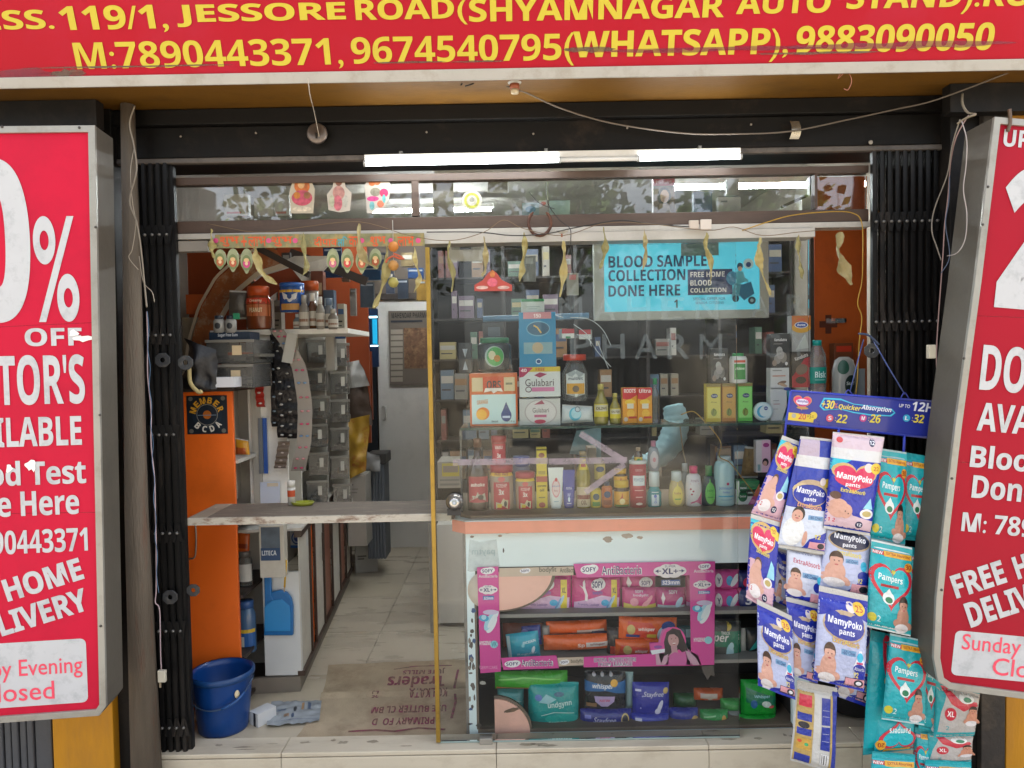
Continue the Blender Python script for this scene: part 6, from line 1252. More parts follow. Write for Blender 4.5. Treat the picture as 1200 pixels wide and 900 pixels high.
t = cons('rose_cream_box', 'upper white box with a yellow strip and red 40 corner', 'box', None, 609, 430, 657, 465, YS + .002, .08, '#d0d6d4', [('r', .1, .84, 1, 1, '#cdb52a'), ('p', [(0, .65), (.1, .68), (.34, .98), (.0, 1)], '#b0325a'), ('t', '40', .04, .84, .18, .95, '#f0e0e4'), ('t', 'FREE', .4, .86, .62, .97, '#b0502a'), ('p', [(.36, .72), (.5, .82), (.68, .76), (.5, .64)], '#a03a5c'), ('t', 'Gulabari', .14, .36, .84, .6, '#4a3a42', dict(bold=0.)), ('r', .3, .18, .85, .32, '#c878a0'), ('e', .22, .25, .08, .1, '#6a4a58'), ('e', .22, .25, .06, .07, '#d0d6d4')])
t.location.z = P(633, 465, YS).z
t = cons('blue_ear_box', 'tall turquoise box with a pink top band on the rose cream boxes', 'box', None, 609, 366, 652, 430, YS + .004, .06, '#2584ae', [('r', .12, .88, .88, 1, '#c98a90'), ('t', '150', .4, .9, .6, .97, '#efe0e0'), ('e', .52, .7, .32, .14, '#6aa9c0'), ('e', .52, .7, .3, .12, '#33607a'), ('r', .12, .24, .9, .45, '#7ea4ac'), ('l', [(.4, .76), (.5, .72), (.6, .62)], .04, '#d8b44a'), ('e', .52, .1, .08, .05, '#c8e4ee'), ('e', .52, .1, .06, .035, '#1a4a80'), ('e', .5, .35, .15, .1, '#b9a888')])
t.location.z = P(631, 430, YS).z
t = cons('white_green_box', 'small white box with a green band on top of the turquoise box', 'box', None, 611, 350, 638, 366, YS + .02, .05, '#b7c2be', [('r', 0, .8, 1, 1, '#1f7a44'), ('r', .2, .4, .8, .45, '#8a9a94'), ('r', .3, .25, .7, .3, '#8a9a94')]); t.location.z = P(625, 366, YS).z
t = ons('toffee_jar', 'dark jar with a green lid and round green label on the drink box', 'jar', None, 580, 396, 434, YS + .01, 40, JAR, '#2c3336', (.85, .84, 1, '#1a6a44'), ops=[('e', .5, .5, .22, .42, '#9ab0a8'), ('e', .52, .5, .19, .38, '#3f9a4a'), ('e', .45, .55, .08, .18, '#c9c4a0'), ('e', .56, .42, .07, .14, '#b07a30')], lab=(.05, .8)); t.location.z = P(580, 434, YS).z
t = carton('dark_case', 'small black box standing left of the green lidded jar', 'box', None, 538, 402, 553, 437, YS + .02, .05, '#22262a', [('p', [(.3, .1), (.7, .1), (.5, .4)], '#8f9aa0'), ('p', [(.3, .8), (.7, .8), (.5, .5)], '#8f9aa0')]); t.location.z = P(545, 437, YS).z
t = carton('dark_case', 'square black device with a grey screen on the green lidded jar', 'box', None, 566, 378, 590, 398, YS + .04, .05, '#1e2226', [('r', .25, .2, .85, .75, '#49525a')]); t.location.z = P(578, 398, YS).z
ons('glucose_jar', 'clear bottle with a red cap and white shield label over the shelf', 'bottle', None, 674, 411, 470, YS + .03, 30, [(0, 0), (.85, 0), (1, .06), (1, .55), (.7, .72), (.6, .8)], '#7f8b94', (.9, .8, .92, '#b8391f'), ops=[('p', [(.2, .1), (.2, .85), (.5, 1), (.8, .85), (.8, .1), (.5, .0)], '#cfd6d4'), ('r', .22, .12, .78, .5, '#d09a2c'), ('t', 'multivit', .28, .62, .72, .74, '#2c3a4c'), ('e', .5, .3, .1, .12, '#6a5a4a')], lab=(.08, .62), bodym=CLR).location.z = P(674, 470, YS).z
t = carton('cap_box', 'small red, white and green carton above the glucose bottle', 'box', None, 657, 385, 672, 396, YS + .05, .05, '#c9cfcc', [('r', 0, .5, 1, 1, '#a8303a'), ('r', .3, 0, .7, .2, '#2a7a4a')], rot=10); t.location.z = P(664, 396, YS).z
t = carton('cap_box', 'second small red and white carton further right above the glucose bottle', 'box', None, 680, 386, 694, 397, YS + .05, .05, '#c9cfcc', [('r', 0, .5, 1, 1, '#a8303a')], rot=-12); t.location.z = P(687, 397, YS).z
pouch('wipes_pack', 'soft white wipes packet with a turquoise swirl on the glass shelf', 'packet', None, [Vector((q.x, q.y, max(q.z, SHF + .003))) for q in pq([(659, 474), (694, 476), (695, 494), (658, 496)], YS)], .035, film('#c9d2d4'), [('e', .42, .5, .2, .38, '#4fb0cc'), ('e', .45, .55, .16, .3, '#a9d8e4'), ('e', .5, .78, .09, .16, '#5a6a74'), ('e', .5, .78, .07, .12, '#c9d2d4')], seed=50)
def oilb(label, u, v0, w_):
    return ons('oil_bottle', label, 'bottle', None, u, v0, 496, YS, w_, [(0, 0), (.92, 0), (1, .05), (1, .52), (.85, .6), (.5, .72), (.4, .85)], '#b5a436', (.42, .86, 1, '#b8ac5a'), ops=[('r', .05, .1, .95, .9, '#d3c22c'), ('r', .1, .45, .9, .85, '#c9c4a8'), ('t', 'OLIVE', .2, .55, .8, .72, '#4a3a20')], lab=(.15, .55), bodym=YOIL)
oilb('taller yellow oil bottle with a cream and yellow label on the glass shelf', 704.5, 449, 17); oilb('shorter yellow oil bottle, right of the taller one on the glass shelf', 721, 460, 13)
for k, (u0, u1, t_, lb) in enumerate(((730, 747, 'ROOTS', 'orange drink carton with a red top, left of the pair'), (747.5, 764.5, 'Ultra', 'orange drink carton with a red top, right of the pair'))):
    cons('drink_carton', lb, 'carton', None, u0, 454, u1, 496, YS - .01 * k, .045, '#dc951e', [('r', 0, .84, 1, 1, '#c4242c'), ('t', t_, .1, .86, .9, .97, '#f2e6e2'), ('p', [(0, .84), (0, .7), (.4, .66), (1, .8), (1, .84)], '#c4242c'), ('e', .5, .6, .36, .08, '#e9c03a'), ('r', .3, .42, .75, .56, '#dcd6c0'), ('e', .55, .28, .27, .12, '#e8b43c'), ('r', .4, .14, .95, .2, '#b83020'), ('e', .2, .12, .14, .06, '#c8bcb0')])
ons('slim_bottle', 'slim clear bottle with a green cap right of the drink cartons', 'bottle', None, 768, 443, 496, YS, 10, BT, '#5f7a7a', (.5, .86, 1, '#2a8a5a'), bodym=CLR)
for u0, u1, c_, c2, lb in ((828, 845, '#c9b02e', '#d8cc62', 'yellow body lotion box, leftmost of three on the right of the glass shelf'), (846.5, 862.5, '#b9771c', '#c89a40', 'brown orange body lotion box, middle of three on the glass shelf'), (865, 882, '#62bf4a', '#8fd870', 'light green body lotion box, rightmost of three on the glass shelf')):
    cons('lotion_box', lb, 'box', None, u0, 449, u1, 494, YS, .04, c_, [('r', 0, .92, 1, 1, '#8d7a3a'), ('r', .06, .1, .94, .9, c2), ('e', .55, .68, .24, .06, '#1f2f5c'), ('t', 'Vaseline', .36, .66, .74, .71, '#dfe3ec', dict(bold=0.)), ('t', 'Aloe', .3, .5, .7, .54, '#4a4020', dict(bold=0.)), ('e', .5, .25, .2, .1, '#7a8a30'), ('l', [(.4, .18), (.5, .36), (.6, .3)], .04, '#3c4a20')])
ko = [('t', 'KamaSutra', .2, .78, .82, .86, '#e4e4e4'), ('l', [(.15, .7), (.6, .7)], .015, '#b9b9b9'), ('e', .45, .5, .16, .12, '#a8a8a6'), ('e', .35, .25, .18, .14, '#8a8682'), ('e', .65, .3, .17, .16, '#74706c'), ('e', .5, .38, .2, .13, '#9c9894'), ('e', .8, .12, .07, .05, '#d0d0d0'), ('e', .2, .14, .12, .09, '#8a7a70')]
t = cons('black_box', 'black box with a grey photo standing on the yellow lotion box', 'box', None, 833, 408, 853, 449, YS + .002, .04, '#27292b', ko); t.location.z = P(843, 449, YS).z
t = ons('handwash_bottle', 'white flask with a green cap and green label on the lotion boxes', 'bottle', None, 865, 414, 449, YS + .002, 21, [(0, 0), (.9, 0), (1, .05), (1, .8), (.85, .9)], '#d2d4d0', (.62, .86, 1, '#1f8a4a'), ops=[('r', .25, .1, .75, .75, '#2a8a3c'), ('r', .25, .8, .75, .9, '#c04a30'), ('t', 'Aloe', .3, .5, .7, .62, '#d8e8d4')], lab=(.05, .85)); t.location.z = P(865, 449, YS).z
t = thing('cream_tin', 'round pale blue cream tin standing on edge', 'tin', P(893, 493, YS))
c = P(893, 482, YS); AX = Matrix.Rotation(math.pi / 2, 3, 'X')
MB().lathe([(11 * px(YS), 0), (11.2 * px(YS), .016), (10.6 * px(YS), .02), (0, .02)], c, mat('#c3d8da', rough=.3, coat=.3), 32, axis=AX).build('tin_body', t)
cpl = Plane(c + Vector((0, -.0205, 0)), (1, 0, 0), (0, 0, 1)); pr = pp(cpl, .0006); s_ = px(YS)
pr.ell(0, 0, 9 * s_, 9 * s_, ink('#d3e4e6')); pr.ell(-1 * s_, 0, 7 * s_, 7 * s_, ink('#4aa8cc')); pr.ell(1.5 * s_, .5 * s_, 6.5 * s_, 6.5 * s_, ink('#d3e4e6')); pr.ell(2.5 * s_, 4 * s_, 2.4 * s_, 2.2 * s_, ink('#1c3a88')); pr.text('NIVEA', .8 * s_, 3.4 * s_, 4.2 * s_, 4.6 * s_, ink('#e8eef2')); pr.build('printed_lid', t)
cons('test_kit_box', 'white box with a blue curve, lowest of the stack by the orange board', 'box', None, 903, 456, 925, 495, YS, .05, '#cbcdcc', [('p', [(.6, 0), (1, 0), (1, 1), (.85, 1), (.95, .6), (.85, .2)], '#3f8aa8'), ('e', .9, .96, .2, .05, '#3a4a9a'), ('r', .15, .6, .45, .62, '#8a8a8a'), ('r', .15, .5, .5, .515, '#b0505a'), ('r', .15, .35, .4, .365, '#8a8a8a')])
t = cons('test_kit_box', 'white box with brown sticks print in the middle of the stack', 'box', None, 903, 431, 925, 456, YS, .05, '#c9cac8', [('r', .1, .6, .8, .64, '#c06a4a'), ('e', .6, .3, .25, .08, '#6a4a38', dict(rot=15)), ('e', .65, .2, .25, .07, '#a88a70', dict(rot=-20)), ('r', .1, .85, .6, .9, '#8a8a86')]); t.location.z = P(914, 456, YS).z
t = cons('black_box', 'black box with a grey photo on top of the white stack', 'box', None, 903, 391, 926, 431, YS, .05, '#232527', ko); t.location.z = P(914, 431, YS).z
t = cons('red_black_box', 'black and red box with chocolate print beside the water bottle', 'box', None, 928, 412, 949, 454, YS + .01, .05, '#1f1c1d', [('p', [(0, 0), (1, 0), (1, .85), (.7, .8), (.1, .35), (0, .3)], '#a81c2c'), ('e', .55, .5, .35, .14, '#6d5a4c', dict(rot=30)), ('t', 'KamaSutra', .15, .8, .9, .9, '#d8d4d0', dict(rot=20)), ('e', .5, .2, .3, .1, '#3a2a22')]); t.location.z = P(938, 454, YS).z
t = cons('gold_box', 'tall silver box with a gold top and blue oval emblem', 'box', None, 928, 370, 950, 412, YS + .01, .05, '#9b9c9a', [('r', 0, .62, 1, 1, '#b4641c'), ('e', .5, .66, .5, .14, '#c8962a'), ('e', .5, .74, .36, .09, '#d8d8dc'), ('e', .5, .74, .32, .075, '#1c3c8c'), ('t', 'durex', .28, .71, .72, .78, '#e4e8f0'), ('t', 'EXTRA', .3, .87, .7, .92, '#c83020'), ('p', [(.2, .05), (.9, .1), (.7, .5)], '#b4bab4')]); t.location.z = P(939, 412, YS).z
t = ons('water_bottle', 'clear ribbed water bottle with a turquoise cap and green label', 'bottle', None, 957.5, 399, 462, YS + .02, 21, [(0, 0), (.9, 0), (1, .04), (.94, .1), (1, .16), (.94, .2), (1, .26), (1, .55), (.94, .6), (1, .66), (.92, .74), (.5, .9), (.45, .92)], '#7d7368', (.5, .9, 1, '#1a9a94'), ops=[('t', 'Bislc', .3, .35, .8, .75, '#dff0ec', dict(bold=.02)), ('r', .3, .2, .75, .24, '#a8d8d0')], lcol='#129080', lab=(.2, .5), bodym=glassmat('pet', (.8, .78, .74), 1.5, .35, .05)); t.location.z = P(957, 462, YS).z
# right inner board with cross, and detergent bottles
ob = thing('orange_board', 'orange upright board with a small dark cross and fitting, right of the display', 'board', P(985, 620, .45))
m = MB(); pbox(m, 955, 207, 1016, 700, .45, .02, mat('#c05a20', rough=.45, var=.08, sc=3, dirt='#6a2a10', damt=.3)); m.build('board_face', ob)
m = MB(); pbox(m, 950, 207, 954.5, 700, .43, .03, EDGE); m.build('edge_strip', ob)
pr = pp(facing(.45), .002); OBP = facing(.45); CR = ink('#5f3020'); prect(pr, OBP, 960, 376, 981, 384, CR); prect(pr, OBP, 967, 369, 974, 391, CR); pr.build('cross_mark', ob)
m = MB(); pbox(m, 981, 373, 992, 378, .43, .02, mat('#1c1715', rough=.4)); m.build('latch', ob, bevel=.002)
t = ons('detergent_bottle', 'grey and white detergent bottle with a dark drop label, by the folded gate', 'bottle', None, 989, 414, 466, .3, 27, [(0, 0), (.9, 0), (1, .05), (1, .7), (.8, .92), (.4, 1)], '#a9aaa4', None, ops=[('e', .6, .4, .2, .28, '#20302c'), ('t', 'Surf', .45, .4, .75, .5, '#c8d0cc'), ('e', .35, .9, .2, .2, '#2c5a48')], lab=(.05, .85)); t.location.z = P(989, 470, .3).z
t = carton('detergent_box', 'red and brown box behind the grey detergent bottle', 'box', None, 978, 402, 1000, 470, .36, .05, '#7a4428', [('r', .1, .85, .9, .95, '#c23a20'), ('r', .1, .5, .9, .55, '#3a4a5c')])
t = carton('detergent_box', 'pale grey box edge right of the detergent bottle', 'box', None, 1004, 432, 1014, 470, .3, .04, '#8f9492')

# ---- lit sign behind the glass
ls2 = thing('lightbox_sign', 'lit turquoise sign board with dark blue lettering about blood samples, behind the glass', 'lit sign', P(800, 373, .55))
Yl = .55
m = MB(); pbox(m, 696, 280, 901, 374, Yl, .04, mat('#a9aca6', rough=.4)); m.build('frame', ls2, bevel=.002)
LB = mat('#4ab4cc', rough=.35, emit=.14, var=.04)
m = MB(); pbox(m, 708, 284, 890, 364, Yl - .003, .002, LB); m.build('lit_panel', ls2)
LPn = facing(Yl - .0035); pr = pp(LPn, .0012); NB = ink('#1c3c66')
ptext(pr, LPn, 'BLOOD SAMPLE', 713, 314, 828, 298, NB); ptext(pr, LPn, 'COLLECTION', 713, 330, 803, 315, NB); ptext(pr, LPn, 'DONE HERE', 713, 348, 797, 333, NB)
prect(pr, LPn, 806, 315, 858, 346, ink('#1c2f66')); ptext(pr, LPn, 'FREE HOME', 809, 325, 849, 318, Wi); ptext(pr, LPn, 'BLOOD', 809, 335, 834, 328, Wi); ptext(pr, LPn, 'COLLECTION', 809, 343, 851, 337, Wi)
ptext(pr, LPn, 'SPECIAL OFFER FOR', 812, 352, 850, 348, NB, bold=.0); ptext(pr, LPn, 'SENIOR CITIZENS', 815, 356.5, 848, 353, NB, bold=0.); prect(pr, LPn, 798, 283, 842, 300, mat('#5f7a7c', rough=.5))
ptext(pr, LPn, '1', 790, 361, 794, 351, ink('#1a1a1c'))
k = px(Yl)
def e2(u, v, rx, ry, c_, rot=0): a, b = LPn.hit(u, v); pr.ell(a, b, rx * k, ry * k, ink(c_), rot=rot)
def p2(pts, c_): pr.poly([LPn.hit(u, v) for u, v in pts], ink(c_))
e2(877, 309, 6, 6, '#bfe4ec'); e2(877, 310, 3, 3, '#2a4a80'); e2(858, 326, 7, 8, '#1c86b4'); e2(867, 312, 3.5, 4, '#24506c'); e2(867, 315, 2.5, 2.8, '#c9a890'); p2([(862, 318), (871, 318), (874, 330), (862, 334)], '#5ab0c4'); p2([(860, 332), (870, 333), (866, 348), (857, 349)], '#4a9cb4')
p2([(868, 334), (880, 330), (884, 344), (872, 352), (866, 346)], '#136f96'); e2(862, 350, 4, 4, '#1a3c50'); e2(881, 352, 4.5, 4.5, '#1a3c50'); e2(881, 352, 2, 2, '#8fb8c4'); p2([(870, 324), (877, 328), (876, 331), (869, 328)], '#5ab0c4')
pr.build('printed_panel', ls2)
# pale blue wrinkled sleeve-like cloth behind the shelf
cl = thing('pale_blue_cloth', 'pale blue wrinkled sleeve of cloth bent downwards behind the drink cartons', 'cloth', P(765, 560, .75))
spine = smooth([P(788, 474, .75), P(792, 495, .74), P(785, 520, .72), P(765, 540, .7), P(742, 545, .68)], 7)
rad_ = [.045 + .018 * math.sin(math.pi * min(1, i / (len(spine) - 1) * 1.3)) + .0035 * math.sin(i * 2.4) for i in range(len(spine))]; rad_[0] = .03; rad_[-1] = .03; rad_[-2] = .045
MB().tube(spine, rad_, mat('#8aa9ae', rough=.8, var=.1, sc=20, bump=.4, bsc=30), 18).build('sleeve_cloth', cl)
cloth('pale_blue_cloth', 'pale blue cloth bunched behind the pink tape arrow', 'cloth', [(676, 505), (704, 500), (704, 536), (668, 532)], .7, mat('#8aa9ae', rough=.8, var=.1, sc=20, bump=.4, bsc=30), amp=.03)
# plastic wrap loops above the shelf
MB_ = MB(); pv = mat('#b9c0c2', rough=.15, var=.1, coat=.4)
for pts in ([(668, 372), (690, 374), (706, 386), (716, 405)], [(672, 380), (688, 392), (693, 406)], [(660, 372), (640, 368), (600, 370)], [(700, 400), (708, 420), (713, 432)], [(676, 392), (690, 398), (700, 412), (716, 430)]): MB_.tube(smooth([P(u, v, .24) for u, v in pts]), .0016, pv, 5)
tag(MB_.build('plastic_wrap'), 'shiny clear plastic wrap strands hooked above the glucose bottle', 'plastic wrap')
t = thing('blue_roll', 'blue translucent rolled sheet lying across the top of the display', 'roll', P(620, 375, .3)); MB().tube([P(566, 374, .3), P(690, 370, .3)], .013, mat('#4f7c9c', rough=.3, var=.2, coat=.4), 12).build('sheet', t)

# ---------------------------------------------------------------- back shelves with medicine boxes
bs = thing('back_shelving', 'dark wooden medicine shelving along the back behind the counter', 'shelving', P(750, 640, 1.9))
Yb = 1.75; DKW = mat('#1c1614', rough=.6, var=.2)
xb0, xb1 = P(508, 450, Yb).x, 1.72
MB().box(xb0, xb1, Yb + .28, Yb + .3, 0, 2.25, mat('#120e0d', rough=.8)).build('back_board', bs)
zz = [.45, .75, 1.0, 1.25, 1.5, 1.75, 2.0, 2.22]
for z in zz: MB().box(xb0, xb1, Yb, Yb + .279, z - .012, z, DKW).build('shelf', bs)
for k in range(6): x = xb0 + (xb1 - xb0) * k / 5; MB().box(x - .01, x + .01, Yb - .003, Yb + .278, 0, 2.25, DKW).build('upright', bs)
random.seed(77); n_ = 0
pal = ['#6d6a64', '#837c6f', '#4c5f70', '#6d3c34', '#90835a', '#3f5a4a', '#7a5a3a', '#32405a', '#98948c', '#5a4a5a']
protos = []
for k, c_ in enumerate(pal + pal[::-1] + pal[3:8]):
    mb = MB(); w_ = random.uniform(.03, .1); h_ = random.uniform(.06, .19); mb.box(-w_ / 2, w_ / 2, 0, .12, 0, h_, mat(c_, rough=.45)); mb.box(-w_ / 2 + .004, w_ / 2 - .004, -.002, -.0005, h_ * .55, h_ * .8, mat(random.choice(pal), rough=.5)); mb.box(-w_ / 2 + .008, w_ / 2 - .02, -.0025, -.0005, h_ * .3, h_ * .36, ink('#2c2c30'))
    o = mb.build('medicine_box'); protos.append((o, w_))
used = set()
for z in zz[:-1]:
    x = xb0 + .04
    while x < xb1 - .08:
        k = random.randrange(25); o, w_ = protos[k]
        if random.random() < (.1 if x < .25 else .8) or n_ > 110: x += .08; continue
        if k in used: o2 = o.copy(); COL.objects.link(o2)
        else: o2 = o; used.add(k)
        o2.location = (x + w_ / 2, Yb + random.uniform(.01, .06), z + .0005); x += w_ + random.uniform(.004, .025)
        if any(abs(o2.location.x - (xb0 + (xb1 - xb0) * j / 5)) < w_ / 2 + .014 for j in range(6)): o2.location.x += w_ * .6 + .03; x = o2.location.x + w_ / 2 + .01
        tag(o2, 'small medicine box standing on the dim back shelves', 'medicine box', 'medicine boxes on the back shelves'); n_ += 1
# hung cards high behind the glass
for (u0, v0, u1, v1, y, c_, c2, lb) in ((526, 287, 567, 306, .3, '#b9b6ae', '#8d8a82', 'white clipboard card with a black clip under the rail'), (560, 336, 600, 341, .3, '#b0301f', '#d8c8b0', 'red strip of pasted paper with white letters, under the little red idol print'), (613, 300, 628, 330, .5, '#6a6f6c', '#8f9490', 'grey packet hung behind the middle leaves'), (664, 320, 678, 346, .3, '#8f8f88', '#b9767a', 'clear tag with a pink top hanging on a black wire')):
    m = MB(); pbox(m, u0, v0, u1, v1, y, .006, mat(c_, rough=.5, var=.1)); pbox(m, u0 + 3, v0 + 2, u1 - 3, v0 + (v1 - v0) * .3, y - .003, .002, mat(c2, rough=.5)); tag(m.build('hanging_card'), lb, 'card')
m = MB(); pbox(m, 539, 285, 552, 292, .28, .01, mat('#151515', rough=.4)); pbox(m, 543, 281, 548, 286, .278, .01, mat('#151515', rough=.4)); tag(m.build('bulldog_clip'), 'black bulldog clip on the white card', 'clip')
# ================================================================ DIAPER PACKS ON THE HANGER
hg = thing('hanger_header', 'blue plastic hanger header with lettering, hung on a string at the right', 'display hanger', P(1005, 525, -.25))
Yh = -.22
HP = Plane(P(920, 497, Yh), P(1100, 516, Yh) - P(920, 497, Yh), (0, 0, 1)); HP = Plane(HP.o, HP.ex, Vector((0, 0, 1)))
BLUH = mat('#2a3592', rough=.3, var=.05, coat=.2)
MB().prism([HP.px(u, v) for u, v in ((927, 459), (1100, 472), (1098, 513), (921, 495))], (0, .006, 0), BLUH).build('header_board', hg, bevel=.001)
m = MB(); m.tube([HP.px(927, 458), HP.px(1100, 471)], .004, mat('#2b3cae', rough=.3), 8); m.tube([HP.px(921, 496), HP.px(1098, 514)], .004, mat('#2b3cae', rough=.3), 8); m.tube([HP.px(927, 458), HP.px(921, 496), P(917, 540, Yh)], .004, mat('#2b3cae', rough=.3), 8); m.tube([HP.px(983, 502), P(979, 540, Yh)], .0045, mat('#2b3cae', rough=.3), 8); m.tube([HP.px(1060, 510), P(1058, 548, Yh)], .0045, mat('#2b3cae', rough=.3), 8)
m.tube(smooth([HP.px(990, 463), HP.px(994, 457), HP.px(1000, 464)]), .002, BLUH, 6); m.tube(smooth([HP.px(1055, 468), HP.px(1060, 460), HP.px(1066, 469)]), .002, BLUH, 6)
m.build('frame', hg)
m = MB(); m.tube([P(996, 459, Yh), P(1006, 420, Yh), P(1012, 398, -.1)], .0022, mat('#3a4a80', rough=.5), 5); m.tube([P(1060, 462, Yh), P(1038, 425, Yh), P(1024, 400, -.08)], .0022, mat('#3f4f86', rough=.5), 5); m.tube(smooth([P(1006, 391, -.1), P(1018, 393, -.1), P(1030, 404, -.1)]), .004, mat('#3a4763', rough=.5), 6); m.build('cord', hg)
pr = pp(HP, .002); Wt, Yl_ = ink('#e8e9f0'), ink('#e2cf4a')
kh = px(Yh)
def he(u, v, rx, ry, c_, rot=0): a, b = HP.hit(u, v); pr.ell(a, b, rx * kh, ry * kh, ink(c_), rot=rot)
a, b = HP.hit(940, 471); pr.heart(a, b, 11 * kh, 9 * kh, ink('#c98a54')); pr.heart(a, b, 10 * kh, 7.6 * kh, ink('#d23a6c')); he(940, 471, 7.5, 3.6, '#d8d4e6')
def ht(t_, u0, v0, u1, v1, m_, **k): 
    a, b = HP.hit(u0, v1); pr.text(t_, a, b, a + (u1 - u0) * kh, b + (v1 - v0) * kh, m_, **k)
ht('MamyPoko', 934, 468, 947, 472, ink('#3a2a8a')); ht('pants', 936, 473, 945, 476, ink('#3a2a8a'), bold=0.); he(940, 478, 7, 1.6, '#b08a54')
a0, b0 = HP.hit(923, 492); pr.rect(a0, b0, a0 + 30 * kh, b0 + 9 * kh, ink('#dcc044')); he(953, 487, 4.5, 4.5, '#dcc044'); he(930, 487, 2.6, 2.8, '#a5a49c'); ht('20', 935, 484, 944, 491, ink('#c22a4a'), bold=.01); ht('+5=', 945, 485, 953, 490, ink('#6a5a20'), bold=0.)
for pts in ([(960, 476), (965, 466), (985, 467), (1000, 473), (1025, 476), (1045, 479), (1049, 484), (1044, 488), (1020, 487), (1000, 484), (982, 479), (965, 481)],): 
    pr.poly([HP.hit(u, v) for u, v in pts], ink('#3fb8dc'))
    pr.poly([(HP.hit(1004, 478)[0] + (HP.hit(u, v)[0] - HP.hit(1004, 478)[0]) * .96, HP.hit(1004, 478)[1] + (HP.hit(u, v)[1] - HP.hit(1004, 478)[1]) * .78) for u, v in pts], ink('#1c3a8c'))
ht('+30', 962, 468, 977, 478, Yl_, slant=.15, bold=.03); ht('%', 977, 472, 981, 478, ink('#d8763a')); ht('Quicker', 982, 473, 1008, 480, Yl_, slant=.2); ht('Absorption', 1009, 474, 1044, 481, Wt, slant=.2)
ht('UP TO', 1053, 473, 1066, 477, Wt, bold=.01); ht('12H', 1068, 470, 1093, 481, Wt, slant=.1, bold=.03)
for u, c_, ch, n in ((972, '#d8566a', 'S', '22'), (1011, '#c23a86', 'M', '26'), (1062, '#3aa8d0', 'L', '32')):
    he(u, 490, 4.3, 4.3, c_); ht(ch, u - 2, 487.5, u + 2, 492, Wt); ht(n, u + 8, 485, u + 20, 495, Yl_, slant=.1); ht(':', u + 6, 489, u + 7, 493, Yl_)
pr.build('printed_face', hg)

CY_ = dict(a='#1228a4', g='#c9b48a')
def baby(x, y, s_, ar=1.0, hair='#4a3428', skin='#cf9f8e'):     # small printed baby: body, arms, head, hair
    return [('e', x, y - .13 * s_, .15 * s_, .14 * s_, skin), ('e', x - .13 * s_, y - .2 * s_, .09 * s_, .05 * s_, skin, dict(rot=30)), ('e', x + .15 * s_, y - .22 * s_, .1 * s_, .045 * s_, skin, dict(rot=-35)), ('e', x, y - .26 * s_, .16 * s_, .06 * s_, '#dcd8da'),
            ('e', x, y + .035 * s_, .11 * s_, .095 * s_, hair), ('e', x, y + .01 * s_, .1 * s_, .085 * s_, skin), ('p', [(x - .09 * s_, y + .05 * s_), (x - .05 * s_, y + .095 * s_), (x + .05 * s_, y + .095 * s_), (x + .09 * s_, y + .05 * s_), (x, y + .06 * s_)], hair),
            ('e', x - .035 * s_, y + .012 * s_, .011 * s_, .007 * s_, '#2a2020'), ('e', x + .035 * s_, y + .012 * s_, .011 * s_, .007 * s_, '#2a2020'), ('e', x, y - .035 * s_, .03 * s_, .009 * s_, '#b05a5a')]
def mp_blue(n=None, lower=True):
    o = [('r', 0, 0, 1, .94, '#b4bcdc'), ('p', [(0, .94), (0, .7), (.2, .86), (.5, .8), (.8, .86), (1, .72), (1, .94)], '#1228a4'), ('r', 0, 0, .12, .1, '#1228a4'), ('p', [(1, 0), (1, .35), (.75, .1), (.4, .06), (.3, 0)], '#1228a4'),
         ('e', .5, .65, .43, .16, '#b7a083'), ('h', .5, .645, .42, .15, '#c9b48a'), ('e', .5, .64, .4, .125, '#1d2f98'), ('e', .28, .69, .17, .1, '#1d2f98'), ('e', .72, .69, .17, .1, '#1d2f98'),
         ('t', 'MamyPoko', .16, .63, .84, .73, '#e9ebf6', dict(bold=.03, rot=-3)), ('t', 'pants', .38, .55, .68, .62, '#e9ebf6', dict(bold=.02)), ('t', 'ExtraAbsorb', .26, .46, .8, .52, '#b45a70', dict(bold=.05, rot=-3)), ('t', 'ExtraAbsorb', .265, .462, .795, .518, '#e0cf58', dict(bold=.0, rot=-3))]
    o += baby(.22, .33, 1.0)
    o += [('r', .44, .36, .74, .42, '#6f9cc4'), ('t', '-60 Over', .46, .37, .72, .41, '#1d2f70', dict(bold=0.)), ('p', [(.7, .26), (.96, .26), (.88, .38), (.86, .43), (.8, .43), (.78, .38)], '#e4e6f0'), ('e', .83, .36, .07, .05, '#3fb8dc'), ('r', .76, .29, .9, .31, '#c03a6a'), ('e', .83, .24, .13, .05, '#1d2f98'), ('t', 'Absorbs', .72, .22, .94, .26, '#e4e6f0', dict(bold=0.)), ('t', '12', .72, .14, .82, .2, '#e0cf58'),
          ('r', .56, .03, .98, .13, '#2a2430'), ('r', .57, .035, .97, .125, '#d69aa4'), ('e', .85, .08, .1, .04, '#20202c'), ('e', .85, .08, .06, .022, '#e4e6f0')]
    if n: o += [('e', .62, .85, .1, .05, '#dcd0cc'), ('e', .79, .85, .13, .065, '#e2bf3a'), ('t', n, .7, .82, .87, .88, '#c2402c', dict(bold=.01))]
    return o
